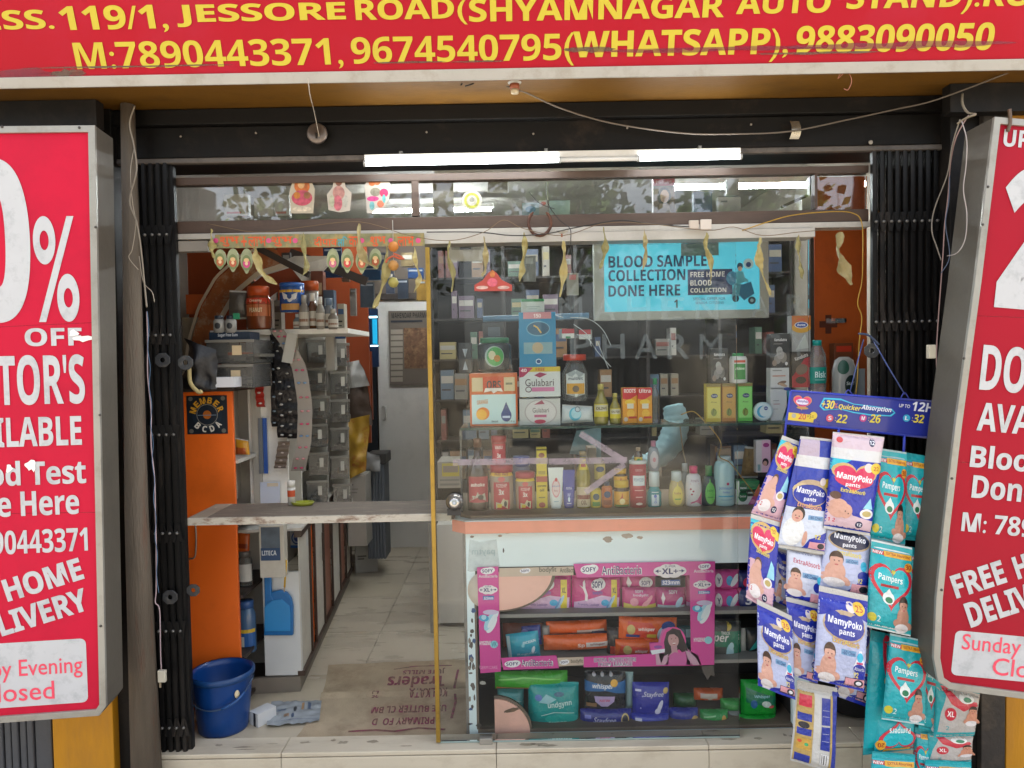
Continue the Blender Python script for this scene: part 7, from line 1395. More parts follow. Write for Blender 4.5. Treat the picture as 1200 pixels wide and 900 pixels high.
def mp_red():
    o = [('r', 0, 0, 1, .95, '#1228a4'), ('p', [(0, .95), (0, .8), (.3, .95)], '#2ab8cc'), ('e', .42, .78, .42, .17, '#c9a86a'), ('h', .43, .78, .42, .17, '#c9a86a'), ('h', .43, .765, .38, .155, '#d02a5a'), ('e', .43, .735, .36, .085, '#d02a5a'),
         ('t', 'MamyPoko', .12, .71, .76, .8, '#eceef6', dict(bold=.04, rot=-5)), ('t', 'pants', .3, .65, .55, .70, '#eceef6', dict(rot=-4)), ('t', 'ExtraAbsorb', .22, .585, .66, .635, '#e0cf58', dict(rot=-5)), ('e', .78, .88, .12, .055, '#dfc03a'), ('e', .9, .84, .09, .05, '#dfc03a'), ('t', '22', .72, .86, .84, .9, '#b8402c', dict(bold=0.)),
         ('p', [(0, 0), (1, 0), (1, .28), (.7, .22), (.45, .35), (.2, .5), (0, .5)], '#cfa8b8'), ('e', .25, .3, .2, .17, '#d0a293'), ('e', .3, .46, .12, .085, '#5a3c30'), ('e', .29, .44, .11, .075, '#d0a293'), ('e', .42, .2, .14, .06, '#d0a293', dict(rot=40)), ('e', .26, .14, .2, .08, '#dedade'),
         ('p', [(.62, .36), (.92, .36), (.86, .5), (.74, .56)], '#8fcfe4'), ('e', .68, .3, .16, .06, '#e6e4ea'), ('e', .68, .3, .11, .035, '#b9a86a'), ('e', .62, .12, .1, .045, '#20244c'), ('t', '12', .56, .1, .68, .14, '#eceef6'), ('t', '1 2', .03, .13, .16, .18, '#c23a4a')]
    return o
def pam(n='30'):
    return [('r', 0, .02, 1, .98, '#12a4ae'), ('r', 0, .86, .28, .9, '#b3202c'), ('t', 'NEW', .03, .865, .25, .895, '#f0e8e8'), ('r', .28, .85, .97, .91, '#dca52c'), ('t', 'EXTRA Absorbing', .34, .86, .92, .9, '#a03a20', dict(bold=.01)),
            ('h', .48, .55, .5, .27, '#c6253c'), ('h', .48, .555, .41, .222, '#10b0bc'), ('t', 'Pampers', .16, .56, .72, .65, '#e4f2f2', dict(bold=.02, rot=-3)), ('h', .5, .69, .05, .03, '#c9c04a'), ('r', .22, .51, .64, .54, '#b3202c'), ('e', .42, .39, .13, .07, '#e4ecec'), ('p', [(.32, .42), (.52, .42), (.42, .5)], '#dfeaea'), ('e', .43, .37, .08, .035, '#1f7a54'),
            ('e', .88, .77, .11, .05, '#dc9a2c'), ('t', n, .8, .745, .95, .8, '#a02a1c'), ('e', .1, .14, .09, .05, '#c9bf34'), ('t', '2', .2, .1, .28, .17, '#cfe8e8', dict(bold=0.))] + baby(.76, .32, .95, hair='#2a1c18', skin='#b98874')
def pamx():
    return [('r', 0, .02, 1, .98, '#b5b0ac'), ('p', [(0, 1), (.25, 1), (.1, .5), (.05, .02), (0, .02)], '#0f9aa2'), ('r', 0, .02, 1, .12, '#12a4ae'), ('p', [(.1, .98), (.3, .7), (.6, .58), (.95, .72), (.9, .8), (.6, .7), (.4, .8), (.25, .98)], '#c6253c'), ('e', .66, .84, .18, .1, '#dfe2e0'), ('e', .68, .82, .1, .05, '#1f7a54'), ('e', .3, .5, .13, .13, '#c22238'), ('t', 'XL', .22, .45, .38, .56, '#f0e8e8'), ('t', '2', .22, .18, .3, .26, '#3aa0a8', dict(bold=0.))] + baby(.84, .58, 1.0, hair='#3a2a20', skin='#c98a70')
FB = mat('#2437a0', rough=.24, var=.08, sc=10, bump=.3, bsc=60, coat=.3); FT = mat('#12a2ac', rough=.24, var=.08, sc=10, bump=.3, bsc=60, coat=.3)
G1, G2 = 'blue diaper packs hanging in strips', 'turquoise diaper packs hanging in strips'
def dp_(label, q, Y, film_, ops, seed, g, bands=(.05, .08), th=.038, crimp='#bfbeba'):
    return pouch('diaper_pack', label, 'diaper pack', g, pq(q, Y), th, film_, ops, seed=seed, bands=bands, crimp=crimp, wr=.0045, wfreq=11)
# back layer first
dp_('blue pack peeking out between the first and second strip of packs', [(909, 641), (926, 646), (924, 712), (907, 704)], -.24, FB, mp_blue(), 101, G1)
dp_('blue pack hanging behind the third strip, its right edge showing', [(985, 692), (1022, 700), (1020, 830), (978, 815)], -.22, FB, mp_blue(), 102, G1)
dp_('pack with a red heart, top of the leftmost strip', [(917, 510), (938, 518), (914, 611), (880, 601)], -.3, FB, mp_red(), 103, G1, bands=(.03, .07))
dp_('pack with a red heart, second in the leftmost strip', [(880, 602), (914, 612), (905, 719), (874, 700)], -.31, FB, mp_red(), 104, G1, bands=(.04, .1))
dp_('pack marked 35 with a blue heart, bottom of the leftmost strip', [(887, 702), (928, 722), (932, 820), (888, 803)], -.33, FB, mp_blue('35'), 105, G1, bands=(.04, .12))
dp_('pack with a dark haired boy print, top of the second strip', [(938, 511), (976, 515), (966, 650), (910, 641)], -.32, FB, [('r', .02, .84, .6, .98, '#b5a4b4'), ('r', .6, .84, .98, .98, '#2a3a9c'), ('r', 0, .74, 1, .84, '#cfcfcf'), ('p', [(.05, .74), (.95, .74), (.9, .6), (.1, .62)], '#2a3ea4'), ('e', .5, .52, .44, .12, '#b7a083'), ('h', .5, .51, .45, .11, '#c9b48a'), ('e', .5, .505, .42, .09, '#1d2f98'), ('t', 'MamyPoko', .15, .49, .85, .56, '#e9ebf6', dict(bold=.03, rot=-4)), ('t', 'pants', .35, .44, .65, .48, '#e9ebf6'), ('t', 'ExtraAbsorb', .22, .385, .8, .43, '#d8a07a', dict(rot=-4)), ('r', 0, .03, 1, .38, '#c9d2e4'), ('p', [(.5, .03), (1, .03), (1, .2), (.6, .12)], '#1228a4'), ('e', .9, .62, .1, .04, '#dfc03a'), ('e', .76, .63, .09, .035, '#d8ccc8'), ('r', .5, .29, .85, .33, '#6f9cc4'), ('t', '-60 Over', .53, .3, .82, .325, '#1d2f70', dict(bold=0.)), ('e', .24, .17, .22, .13, '#dfe2e4'), ('e', .28, .33, .14, .065, '#2c221e'), ('e', .26, .31, .12, .055, '#cf9f8e'), ('e', .22, .312, .014, .005, '#2a2020'), ('e', .3, .308, .014, .005, '#2a2020'), ('e', .26, .29, .04, .006, '#b05a5a'), ('e', .5, .12, .05, .07, '#cf9f8e'), ('r', .62, .04, .98, .1, '#d69aa4'), ('e', .88, .07, .08, .025, '#20202c'), ('t', '12', .7, .13, .85, .17, '#e0cf58')], 106, G1, bands=(.03, .03))
dp_('pack with a crawling baby, second in the second strip', [(922, 642), (964, 650), (962, 711), (920, 700)], -.3, FB, [('r', 0, .03, 1, .97, '#cdd2e4'), ('t', 'ExtraAbsorb', .15, .74, .9, .84, '#b45a70', dict(rot=-4)), ('r', .4, .5, .85, .6, '#6f9cc4'), ('t', '-60 Over', .43, .51, .82, .58, '#1d2f70', dict(bold=0.)), ('p', [(0, 0), (1, 0), (1, .2), (.5, .12), (0, .2)], '#1228a4'), ('e', .85, .35, .12, .1, '#1d2f98'), ('e', .9, .5, .08, .08, '#3fb8dc'), ('r', .66, .05, 1, .22, '#d69aa4')] + baby(.22, .5, 1.3), 107, G1, bands=(.04, .03))
dp_('pack with a blue heart and crawling baby, bottom of the second strip', [(921, 699), (962, 709), (958, 801), (925, 790)], -.31, FB, mp_blue('25'), 108, G1, bands=(.03, .12))
dp_('large pack with a red heart, top of the third strip', [(976, 506), (1036, 512), (1019, 628), (965, 619)], -.34, FB, [('r', 0, .85, 1, .99, '#cdb9c4'), ('e', .12, .93, .06, .03, '#c84a50'), ('e', .75, .93, .06, .04, '#20244c'), ('t', '12', .7, .91, .8, .95, '#eceef6')] + [('r', 0, .74, 1, .85, '#d0d0d0')] + [tuple([o[0]] + [a for a in o[1:]]) for o in mp_red()[:0]] + [('r', .0, .04, 1, .74, '#1228a4'), ('p', [(0, .74), (0, .62), (.35, .74)], '#2ab8cc'), ('h', .45, .58, .44, .16, '#c9a86a'), ('h', .45, .57, .4, .14, '#d02a5a'), ('e', .45, .545, .38, .08, '#d02a5a'), ('t', 'MamyPoko', .1, .52, .8, .605, '#eceef6', dict(bold=.04, rot=-3)), ('t', 'pants', .28, .465, .56, .51, '#eceef6', dict(bold=.03)), ('t', 'ExtraAbsorb', .2, .41, .7, .45, '#e0cf58', dict(rot=-2)), ('e', .7, .68, .1, .045, '#d8ccc8'), ('e', .86, .68, .12, .055, '#dfc03a'), ('t', '22', .8, .66, .92, .7, '#b8402c', dict(bold=0.)), ('p', [(0, .04), (1, .04), (1, .15), (.6, .14), (.4, .25), (.1, .36), (0, .36)], '#d0b4c0'), ('e', .2, .24, .2, .1, '#cf9f8e', dict(rot=-20)), ('e', .36, .22, .13, .075, '#cf9f8e'), ('e', .12, .37, .1, .04, '#5a3c30'), ('e', .34, .22, .012, .008, '#2a2020'), ('e', .41, .2, .012, .008, '#2a2020'), ('e', .8, .22, .15, .05, '#e6e4ea'), ('e', .8, .22, .1, .03, '#b9a86a'), ('p', [(.7, .27), (.92, .27), (.84, .38)], '#8fcfe4'), ('e', .68, .1, .08, .035, '#20244c'), ('t', '12', .63, .085, .73, .115, '#eceef6'), ('t', '1 2', .04, .09, .18, .13, '#c23a4a')], 109, G1, bands=(.04, .03), th=.06)
dp_('pack with a smiling baby, second in the third strip', [(967, 619), (1020, 627), (1017, 699), (960, 688)], -.31, FB, [('r', 0, .0, 1, 1, '#b4bcdc'), ('p', [(.5, 0), (1, 0), (1, .45)], '#1228a4'), ('e', .52, .86, .46, .17, '#b7a083'), ('e', .52, .87, .43, .15, '#22284a'), ('t', 'MamyPoko', .18, .84, .86, .96, '#e9ebf6', dict(bold=.03, rot=-3)), ('t', 'pants', .36, .74, .66, .82, '#e9ebf6'), ('t', 'ExtraAbsorb', .26, .61, .78, .69, '#e0cf58', dict(rot=-3)), ('r', .44, .5, .72, .57, '#6f9cc4'), ('t', '-60 Over', .46, .51, .7, .56, '#1d2f70', dict(bold=0.)), ('e', .84, .48, .07, .08, '#3fb8dc'), ('e', .84, .32, .13, .08, '#1d2f98'), ('t', '12', .72, .2, .82, .28, '#e0cf58'), ('r', .6, .03, .99, .18, '#d69aa4'), ('e', .87, .1, .1, .06, '#20202c')] + baby(.25, .5, 1.35), 110, G1, bands=(.02, .0))
dp_('front pack marked 25 with a blue heart, bottom of the third strip', [(960, 686), (1017, 698), (1012, 810), (953, 796)], -.37, FB, mp_blue('25'), 111, G1, bands=(.03, .12), th=.06)
dp_('lowest pack seen from its back with a white seam and blue text blocks', [(934, 797), (981, 806), (978, 905), (926, 891)], -.3, mat('#c9c8c4', rough=.3, var=.05, bump=.3, bsc=60), [('r', .02, .03, .42, .9, '#b59a5c'), ('r', .06, .72, .36, .86, '#c8304a'), ('r', .05, .55, .38, .64, '#26389a'), ('e', .2, .5, .13, .04, '#20202c'), ('r', .05, .38, .38, .46, '#26389a'), ('r', .06, .2, .38, .34, '#c9a04a'), ('e', .12, .3, .05, .02, '#d2563a'), ('e', .28, .27, .05, .02, '#3aa86a'), ('r', .05, .04, .38, .14, '#26389a'), ('r', .6, .55, .82, .86, '#26389a'), ('r', .6, .25, .82, .53, '#26389a'), ('l', [(.62, .72), (.8, .72)], .01, '#b9bcd4'), ('l', [(.62, .65), (.8, .65)], .01, '#b9bcd4'), ('l', [(.62, .45), (.8, .45)], .01, '#b9bcd4'), ('l', [(.62, .36), (.8, .36)], .01, '#b9bcd4'), ('r', .62, .06, .82, .2, '#d8d8d8'), ('l', [(.65, .07), (.65, .19)], .012, '#222'+'222'), ('l', [(.7, .07), (.7, .19)], .02, '#222222'), ('l', [(.76, .07), (.76, .19)], .012, '#222222'), ('r', .83, .03, .88, .9, '#b59a5c'), ('r', .88, .03, 1, .95, '#26389a')], 112, G1, bands=(.03, .1))
dp_('narrow turquoise pack with a heart, top right of the turquoise strips beside the signboard', [(1060, 530), (1090, 535), (1088, 635), (1056, 632)], -.26, FT, pam('30'), 120, G2, crimp='#2a9ea6')
dp_('turquoise pack with a yellow stripe, top of the left turquoise strip', [(1030, 525), (1062, 530), (1060, 640), (1019, 632)], -.3, FT, pam('30'), 121, G2, crimp='#9fb9ba')
dp_('turquoise pack half hidden behind the signboard, second row', [(1062, 640), (1094, 645), (1092, 748), (1060, 742)], -.26, FT, pam('30'), 122, G2, crimp='#2a9ea6')
dp_('turquoise pack marked 30 with a full red heart, second in the left strip', [(1021, 632), (1069, 642), (1067, 746), (1014, 734)], -.34, FT, pam('30'), 123, G2, crimp='#d4dcdc')
dp_('turquoise pack turned sideways at the left, with only its edge and a 20 showing', [(1020, 738), (1046, 744), (1042, 880), (1011, 885)], -.27, FT, [('h', 1.0, .75, .5, .3, '#c6253c'), ('h', 1.0, .75, .35, .24, '#10b0bc'), ('e', .8, .62, .2, .05, '#dca52c'), ('e', .75, .4, .14, .06, '#b98874'), ('e', .75, .46, .14, .04, '#cfcac6'), ('t', '20', .65, .6, .9, .64, '#a02a1c')], 124, G2, crimp='#1a9098')
dp_('turquoise pack with a full heart and reclining baby, third row beside the signboard', [(1043, 742), (1086, 751), (1083, 850), (1033, 843)], -.33, FT, pam('20'), 125, G2, crimp='#a9c6c8')
dp_('turquoise pack half seen right of the third row pack, under the signboard', [(1080, 742), (1104, 748), (1098, 860), (1076, 855)], -.28, FT, pam('30'), 126, G2, crimp='#1a9098')
t = dp_('upside down turquoise pack below the third row pack', [(1070, 878), (1024, 884), (1026, 838), (1072, 842)], -.28, FT, [('h', .45, .5, .5, .42, '#c6253c'), ('h', .45, .5, .4, .34, '#10b0bc'), ('t', 'Pampers', .15, .2, .7, .42, '#e4f2f2'), ('r', .1, .85, .8, .95, '#dca52c'), ('t', 'NEW', .0, .85, .12, .95, '#b3202c'), ('e', .88, .72, .12, .14, '#dca52c'), ('t', '20', .8, .66, .96, .78, '#a02a1c')], 127, G2, crimp='#1a9098')
dp_('lowest turquoise pack cut by the bottom of the photo', [(1022, 880), (1072, 884), (1070, 980), (1014, 975)], -.3, FT, pam('10'), 128, G2, crimp='#1a9098')
dp_('turquoise pack hanging right of the upside down one', [(1072, 850), (1092, 852), (1090, 940), (1068, 936)], -.26, FT, pam('20'), 129, G2, crimp='#1a9098')
dp_('grey and turquoise XL pack directly below the corner of the right signboard', [(1096, 800), (1148, 812), (1141, 862), (1094, 864)], -.3, FT, pamx(), 130, G2, crimp='#12a2ac')
dp_('lower grey and turquoise XL pack, second of two below the signboard', [(1087, 858), (1140, 862), (1138, 893), (1083, 893)], -.27, FT, pamx(), 131, G2, crimp='#12a2ac')
dp_('turquoise pack at the very bottom below the XL packs', [(1084, 890), (1138, 893), (1136, 960), (1080, 955)], -.29, FT, pam('20'), 132, G2, crimp='#12a2ac')
# dark bin standing behind the packs
t = thing('black_bin', 'tall black plastic bin standing right of the counter behind the packs', 'bin', Vector((P(1000, 870, .3).x, .3, 0)))
MB().lathe([(.12, 0), (.15, .02), (.17, .6), (.175, .62), (.16, .62), (.14, .03)], t.location, mat('#1b1c1f', rough=.45, var=.1), 24).build('bin_body', t)

# ================================================================ GARLANDS AND HANGING THINGS
Yt = -.03
gl = thing('leaf_garland', 'string of dried yellow green mango leaves across the shop opening', 'garland', P(600, 262, Yt))
LF = [mat(h, rough=.75, var=.18, sc=30, bump=.5, bsc=60) for h in ('#958a58', '#a89a68', '#857d50', '#9c8f66')]
def leaf(pts, w_, k, twist=0.):
    ps = smooth([P(u, v, Yt - .01 * (i % 2)) for i, (u, v) in enumerate(pts)], 6); L = len(ps)
    def fn(a, b):
        x = b * (L - 1); i = min(int(x), L - 2); p = ps[i].lerp(ps[i + 1], x - i); d = (ps[i + 1] - ps[i]).normalized()
        sd_ = Vector((d.z, 0, -d.x)); s_ = math.sin(math.pi * min(1, b * .93 + .03)) ** .75 * w_ * px(Yt) / 2 * .85 * (1 + .45 * mn.noise(Vector((b * 6, k, a))))
        an = twist * b + 1.25 * math.sin(b * 6 + k); f = (a - .5) * 2
        return p + sd_ * (f * s_ * math.cos(an)) + Vector((0, -abs(f) * s_ * .7 * (1 if k % 2 else -1) + f * s_ * math.sin(an) * .6, 0)) + Vector((0, mn.noise(p * 60 + Vector((k, 0, 0))) * .014, 0))
    return MB().grid(fn, 6, 30, LF[k % 4]).build('leaf', gl)
for k, (pts, w_) in enumerate(((([(247, 268), (246, 285), (250, 302)]), 11), ([(301, 283), (301, 302), (310, 322), (325, 333)], 13), ([(355, 272), (356, 295), (359, 312), (353, 325)], 9), ([(421, 262), (422, 285), (428, 305), (443, 314)], 12), ([(453, 288), (452, 315), (446, 340), (437, 361)], 14), ([(486, 290), (488, 310), (492, 325), (485, 343)], 8), ([(527, 282), (525, 300), (531, 322), (529, 342)], 9), ([(567, 277), (569, 295), (569, 315), (565, 324)], 9), ([(614, 272), (615, 290), (612, 312), (609, 330)], 11), ([(660, 282), (661, 300), (660, 325), (656, 348)], 12), ([(707, 266), (710, 285), (708, 300), (703, 315)], 11), ([(755, 268), (756, 285), (756, 300), (753, 317)], 8), ([(829, 272), (828, 290), (834, 308), (833, 333)], 10), ([(891, 278), (888, 298), (892, 320), (903, 346)], 13), ([(936, 275), (936, 290), (939, 310), (941, 327)], 9), ([(985, 272), (980, 292), (987, 315), (997, 334)], 22))):
    leaf(pts, w_, k)
m = MB(); ST_ = mat('#6d5a44', rough=.9)
m.tube(smooth([P(u, v, Yt) for u, v in ((243, 262), (300, 272), (355, 266), (421, 260), (480, 276), (527, 282), (567, 272), (590, 258), (614, 268), (660, 276), (707, 262), (757, 262), (829, 270), (860, 266), (893, 276), (936, 272), (983, 268))]), .0014, ST_, 5); m.build('string', gl)
# printed festival banner strip with leaf pendants
tn = thing('festival_toran', 'printed festival strip with orange script and leaf shaped pendants hanging at the upper left', 'toran', P(376, 283, Yt + .02))
TPn = facing(Yt + .02)
MB().prism([TPn.px(u, v) for u, v in ((252, 275), (497, 273), (498, 288), (252, 291))], (0, .002, 0), mat('#7c7a55', rough=.5, var=.4, sc=40, dirt='#b98a3a', damt=.5, dsc=30)).build('strip', tn)
pr = pp(TPn, .001); OT = ink('#d2501c')
for t_, u0, u1, c_ in (('शुभ', 258, 280, OT), ('+', 283, 289, OT), ('लाभ', 291, 312, OT), ('शुभ', 318, 343, OT), ('दीपाव', 368, 395, OT), ('लि', 396, 407, ink('#3a9aa8')), ('का', 409, 421, OT), ('शुभ', 434, 452, OT), ('लाभ', 466, 485, OT)):
    ptext(pr, TPn, t_, u0, 277, u1, 289, c_, bold=.012)
for u in (253, 315, 346, 424, 458, 490): a, b = TPn.hit(u, 282); pr.ell(a, b, 3 * px(Yt), 3 * px(Yt), ink('#c84a7a'))
pr.line([TPn.hit(252, 275.5), TPn.hit(497, 274)], .004, ink('#a8502c')) if False else None
pr.build('printed_script', tn)
for k, (u, v1, c_) in enumerate(((258, 316, '#b0603a'), (273, 319, '#b8583a'), (289, 321, '#c8407a'), (390, 320, '#c0607a'), (407, 320, '#c23a3a'), (424, 321, '#b8583a'), (440, 316, '#a8502c'))):
    q = []; top = 291 if k else 292
    for i in range(16):
        a = 2 * math.pi * i / 16; x = math.sin(a) * 7.4 * (1 - .25 * max(0, -math.cos(a))); y = math.cos(a)
        q.append((u + x * (1 if y > -.6 else .7), (top + v1) / 2 - y * (v1 - top) / 2))
    Yp = Yt + .018; FPn = facing(Yp)
    MB().prism([FPn.px(a, b) for a, b in q], (0, .0015, 0), mat('#8f9470', rough=.4, var=.3, sc=40)).build('pendant', tn)
    pr = pp(FPn, .0012); a, b = FPn.hit(u, (top + v1) / 2 + 2); s_ = px(Yp); pr.ell(a, b, 5.4 * s_, 9 * s_, ink('#6d7a4c')); pr.ell(a, b - 1 * s_, 4.2 * s_, 5 * s_, ink(c_)); pr.ell(a, b + 3 * s_, 3 * s_, 2.4 * s_, ink('#d8b07a')); pr.ell(a, b - 1 * s_, 1.8 * s_, 2 * s_, ink('#e2c49a'))
    o = pr.build('pendant_print', tn)
lc = thing('lemon_charm', 'black thread with two orange brown lemons and dried chillies, hanging at the upper left', 'charm', P(461, 325, Yt))
m = MB(); m.tube([P(460, 258, Yt - .02), P(461, 300, Yt - .02), P(462, 322, Yt - .02)], .0015, mat('#8f8a80'), 5); m.build('thread', lc)
for v, c_ in ((289, '#b9742c'), (311, '#a8783a'), (331, '#8d8440')): MB().lathe([(.001, -.02), (.012, -.016), (.019, -.004), (.019, .004), (.012, .016), (.001, .02)], P(461, v, Yt - .02), mat(c_, rough=.6, var=.2, bump=.4), 14).build('lemon', lc)
for p_ in ([(461, 300), (468, 303), (474, 303)], [(461, 300), (455, 303), (452, 308)], [(461, 297), (466, 299), (472, 302)]): MB().tube(smooth([P(u, v, Yt - .025) for u, v in p_]), [.004] + [.0035] * 9 + [.001], mat('#b5502c', rough=.5), 6).build('chilli', lc)
hs_ = MB(); pts = []
for i in range(19):
    a = math.radians(125 + 290 * i / 18); pts.append(P(632.5 + 12.5 * math.cos(a) * (1.05), 261 - 15 * math.sin(a), Yt + .03))
hs_.tube(pts, [.0035] + [.006] * 17 + [.0035], mat('#4a2a1c', rough=.7, var=.3, sc=30, dirt='#7a4a30', damt=.6, dsc=20, bump=.6, bsc=60), 8); tag(hs_.build('horseshoe'), 'rusty horseshoe nailed to the middle of the transom rail', 'horseshoe')
# bulb holders, bell plate, clamp
for (u, v, Y_, lb, s_) in ((603, 92, -.24, 'white and brown bulb holder under the ochre soffit', 1.2), (658, 270, .02, 'small white and copper bulb holder under the sliding rail', .9)):
    t = thing('bulb_holder', lb, 'bulb holder', P(u, v, Y_)); c = P(u, v, Y_)
    MB().lathe([(.026 * s_, 0), (.026 * s_, -.006 * s_), (.015 * s_, -.016 * s_)], c, mat('#b9b4aa', rough=.5, dirt='#6a6258', damt=.4), 18).build('holder_base', t); MB().lathe([(.014 * s_, -.0165 * s_), (.014 * s_, -.03 * s_)], c, mat('#8f4a2c', rough=.4), 14).build('collar', t); MB().lathe([(.012 * s_, -.0305 * s_), (.011 * s_, -.042 * s_)], c, mat('#b9a88a', rough=.4, metal=.3), 14, caps=True).build('socket', t)
t = thing('metal_disc', 'round tarnished metal shutter disc hanging against the black lintel at the left', 'disc', P(372, 157, -.05)); c = P(372, 157, -.045)
MB().lathe([(.038, 0), (.038, .008), (.032, .012), (0, .014)], c, mat('#7a706a', rough=.35, metal=.7, var=.2, sc=12, dirt='#4a403a', damt=.5, dsc=8), 28, axis=Matrix.Rotation(math.pi / 2, 3, 'X')).build('disc', t)
MB().box(c.x - .003, c.x + .003, c.y - .017, c.y - .0142, c.z - .02, c.z, BLK2).build('keyhole', t)
t = thing('metal_clip', 'shiny bent metal clip on the lintel at the right, holding the wire', 'clip', P(932, 152, -.06))
MB().grid(lambda a, b: P(927 + 11 * a - 2 * (1 - b) * 0 + 3 * math.sin(b * 3) - 2, 163 - 21 * b, -.05 - .012 * math.sin(b * 3.14)), 3, 10, mat('#a8a294', rough=.25, metal=.8)).build('clip_band', t)
m = MB(); m.lathe([(.008, 0), (.008, .004), (.003, .006)], P(1020, 167, -.03), mat('#a09a90', rough=.4), 10, axis=Matrix.Rotation(math.pi / 2, 3, 'X')); tag(m.build('screw_head'), 'pale round screw head on the lintel near the right gate', 'screw')
tw = '#6b6157'
cable('long grey brown wire sagging from the bulb holder across the lintel to the right signboard', 'wire', [(580, 92, -.22), (600, 104, -.2), (615, 108, -.15), (660, 128, -.08), (720, 145, -.06), (800, 156, -.055), (860, 157, -.055), (925, 154, -.066), (990, 141, -.06), (1050, 128, -.08), (1100, 116, -.16), (1200, 78, -.26)], -.1, .003, tw)
cable('thin pale wire dangling from the banner frame to the metal disc', 'wire', [(361, 92, -.33), (363, 110, -.3), (368, 130, -.15), (372, 150, -.07), (374, 160, -.062)], -.1, .0016, '#b5aca0')
cable('tangled black wire tail beside the bulb holder under the soffit', 'wire', [(540, 100, -.24), (548, 92, -.24), (556, 97, -.24), (545, 101, -.24)], -.24, .0025, '#1c1a18')
cable('pink thread loop stuck under the banner frame', 'thread', [(990, 78, -.3), (982, 92, -.29), (992, 84, -.29), (998, 94, -.29), (994, 105, -.29), (989, 104, -.29)], -.29, .0012, '#b0705c')
cable('grey brown wire running down the left post from the lintel', 'wire', [(158, 124, -.16), (152, 145, -.17), (157, 170, -.17), (160, 200, -.17), (152, 235, -.17), (160, 260, -.17), (165, 290, -.17), (170, 340, -.17), (172, 360, -.17)], -.17, .003, '#8a8072')
cable('second thin wire beside the thick one on the left post', 'wire', [(157, 175, -.165), (153, 200, -.165), (155, 235, -.165), (159, 262, -.165), (155, 292, -.165), (151, 302, -.165), (162, 316, -.165)], -.165, .0014, '#a59a8a')
cable('frayed wire strands curling beside the left gate', 'wire', [(163, 300, -.13), (168, 330, -.13), (178, 342, -.13), (181, 354, -.13)], -.13, .0014, '#a59a8a')
cable('twisted pink and white cord hanging down the left gate', 'cord', [(172, 365, -.09), (173, 400, -.09), (173, 440, -.09), (177, 480, -.09), (177, 520, -.09), (181, 560, -.09), (182, 600, -.09), (183, 640, -.09), (183, 690, -.09), (182, 706, -.09), (187, 715, -.09), (188, 760, -.09), (189, 785, -.09)], -.09, .0022, '#b9a4a8')
cable('blue strand twisted round the pink cord on the left gate', 'cord', [(172.5, 365, -.092)] + [(172.5 + i * .85 + (1 if i % 2 else -1), 365 + i * 22, -.092) for i in range(1, 16)], -.092, .0011, '#5a7a9c')
t = thing('plug', 'small white plug at the end of the pink cord on the left gate', 'plug', P(189, 800, -.09)); m = MB(); pbox(m, 184.5, 786, 193.5, 800, -.1, .014, mat('#c9c4b4', rough=.5)); m.build('plug_body', t, bevel=.002); m = MB(); pbox(m, 186.5, 800, 188.5, 806, -.095, .004, mat('#a59a84', metal=.6)); m.build('pin', t)
for k, (lb, pts, c_, r_) in enumerate((('pale wire looping down beside the right gate, leftmost of the bundle', [(1125, 140, -.25), (1116, 170, -.2), (1110, 205, -.15), (1095, 245, -.1), (1092, 270, -.1), (1098, 290, -.1), (1103, 305, -.1)], '#8f877c', .0022), ('red and white wire in the bundle beside the right gate', [(1135, 135, -.25), (1121, 160, -.22), (1114, 190, -.16), (1111, 230, -.12), (1107, 265, -.12), (1105, 300, -.12), (1098, 400, -.12), (1098, 440, -.12)], '#a88a84', .0022),
        ('blue wire in the bundle beside the right gate', [(1113, 195, -.14), (1112, 235, -.14), (1108, 262, -.14), (1113, 300, -.14), (1103, 320, -.14)], '#5d6a80', .0018), ('thick beige cable bending over the top of the right signboard', [(1128, 110, -.2), (1128, 122, -.25), (1134, 132, -.3), (1143, 134, -.35), (1133, 138, -.33), (1122, 145, -.3)], '#8a7f6c', .004),
        ('thin twisted wire hanging over the side of the right signboard', [(1127, 142, -.4), (1133, 165, -.41), (1132, 195, -.41), (1129, 222, -.41), (1133, 250, -.41), (1131, 280, -.41), (1122, 296, -.4), (1110, 300, -.35)], '#9c9490', .0018))):
    cable(lb, 'wire', pts, -.2, r_, c_)
t = thing('wall_socket', 'small cream socket stuck to the side of the right signboard', 'socket', P(1092, 418, -.3)); m = MB(); pbox(m, 1089, 404, 1097, 420, -.32, .02, mat('#b5ae9c', rough=.5)); m.build('socket_body', t, bevel=.002)
cable('yellow twisted string along the rail and down past the orange board', 'string', [(870, 270, .0), (900, 260, .0), (930, 252, .0), (975, 248, .0), (1000, 250, .0), (1010, 262, .0), (1011, 300, .0), (1010, 330, .0), (1005, 355, .0), (1010, 372, .0), (1007, 400, .0), (1005, 440, .0), (1003, 462, .0)], .0, .0022, '#a8842c')
cable('yellow string looping behind the lotion boxes down to the powder bottle', 'string', [(798, 486, .17), (812, 482, .17), (824, 492, .17), (836, 505, .17), (845, 520, .17), (843, 535, .17), (855, 542, .17), (868, 558, .17), (885, 580, .17)], .17, .0022, '#a8842c')
cable('pair of tan strings hanging behind the baby wash bottle', 'string', [(797, 500, .3), (800, 525, .3), (804, 545, .3), (807, 560, .3)], .3, .0025, '#7d6a4a')
cable('black cable sagging along the sliding rail', 'wire', [(500, 272, -.01), (560, 272, -.02), (600, 276, -.03), (640, 274, -.03), (668, 268, -.03), (700, 262, -.03), (730, 258, -.02), (760, 262, -.02), (810, 266, -.02)], -.02, .0022, '#26221f')
cable('thin black wire hanging from the rail to the pink topped tag', 'wire', [(640, 213, .0), (642, 238, .0), (656, 258, .0), (668, 268, .0), (669, 285, .0), (672, 320, .0)], .0, .0016, '#1f1c1a')
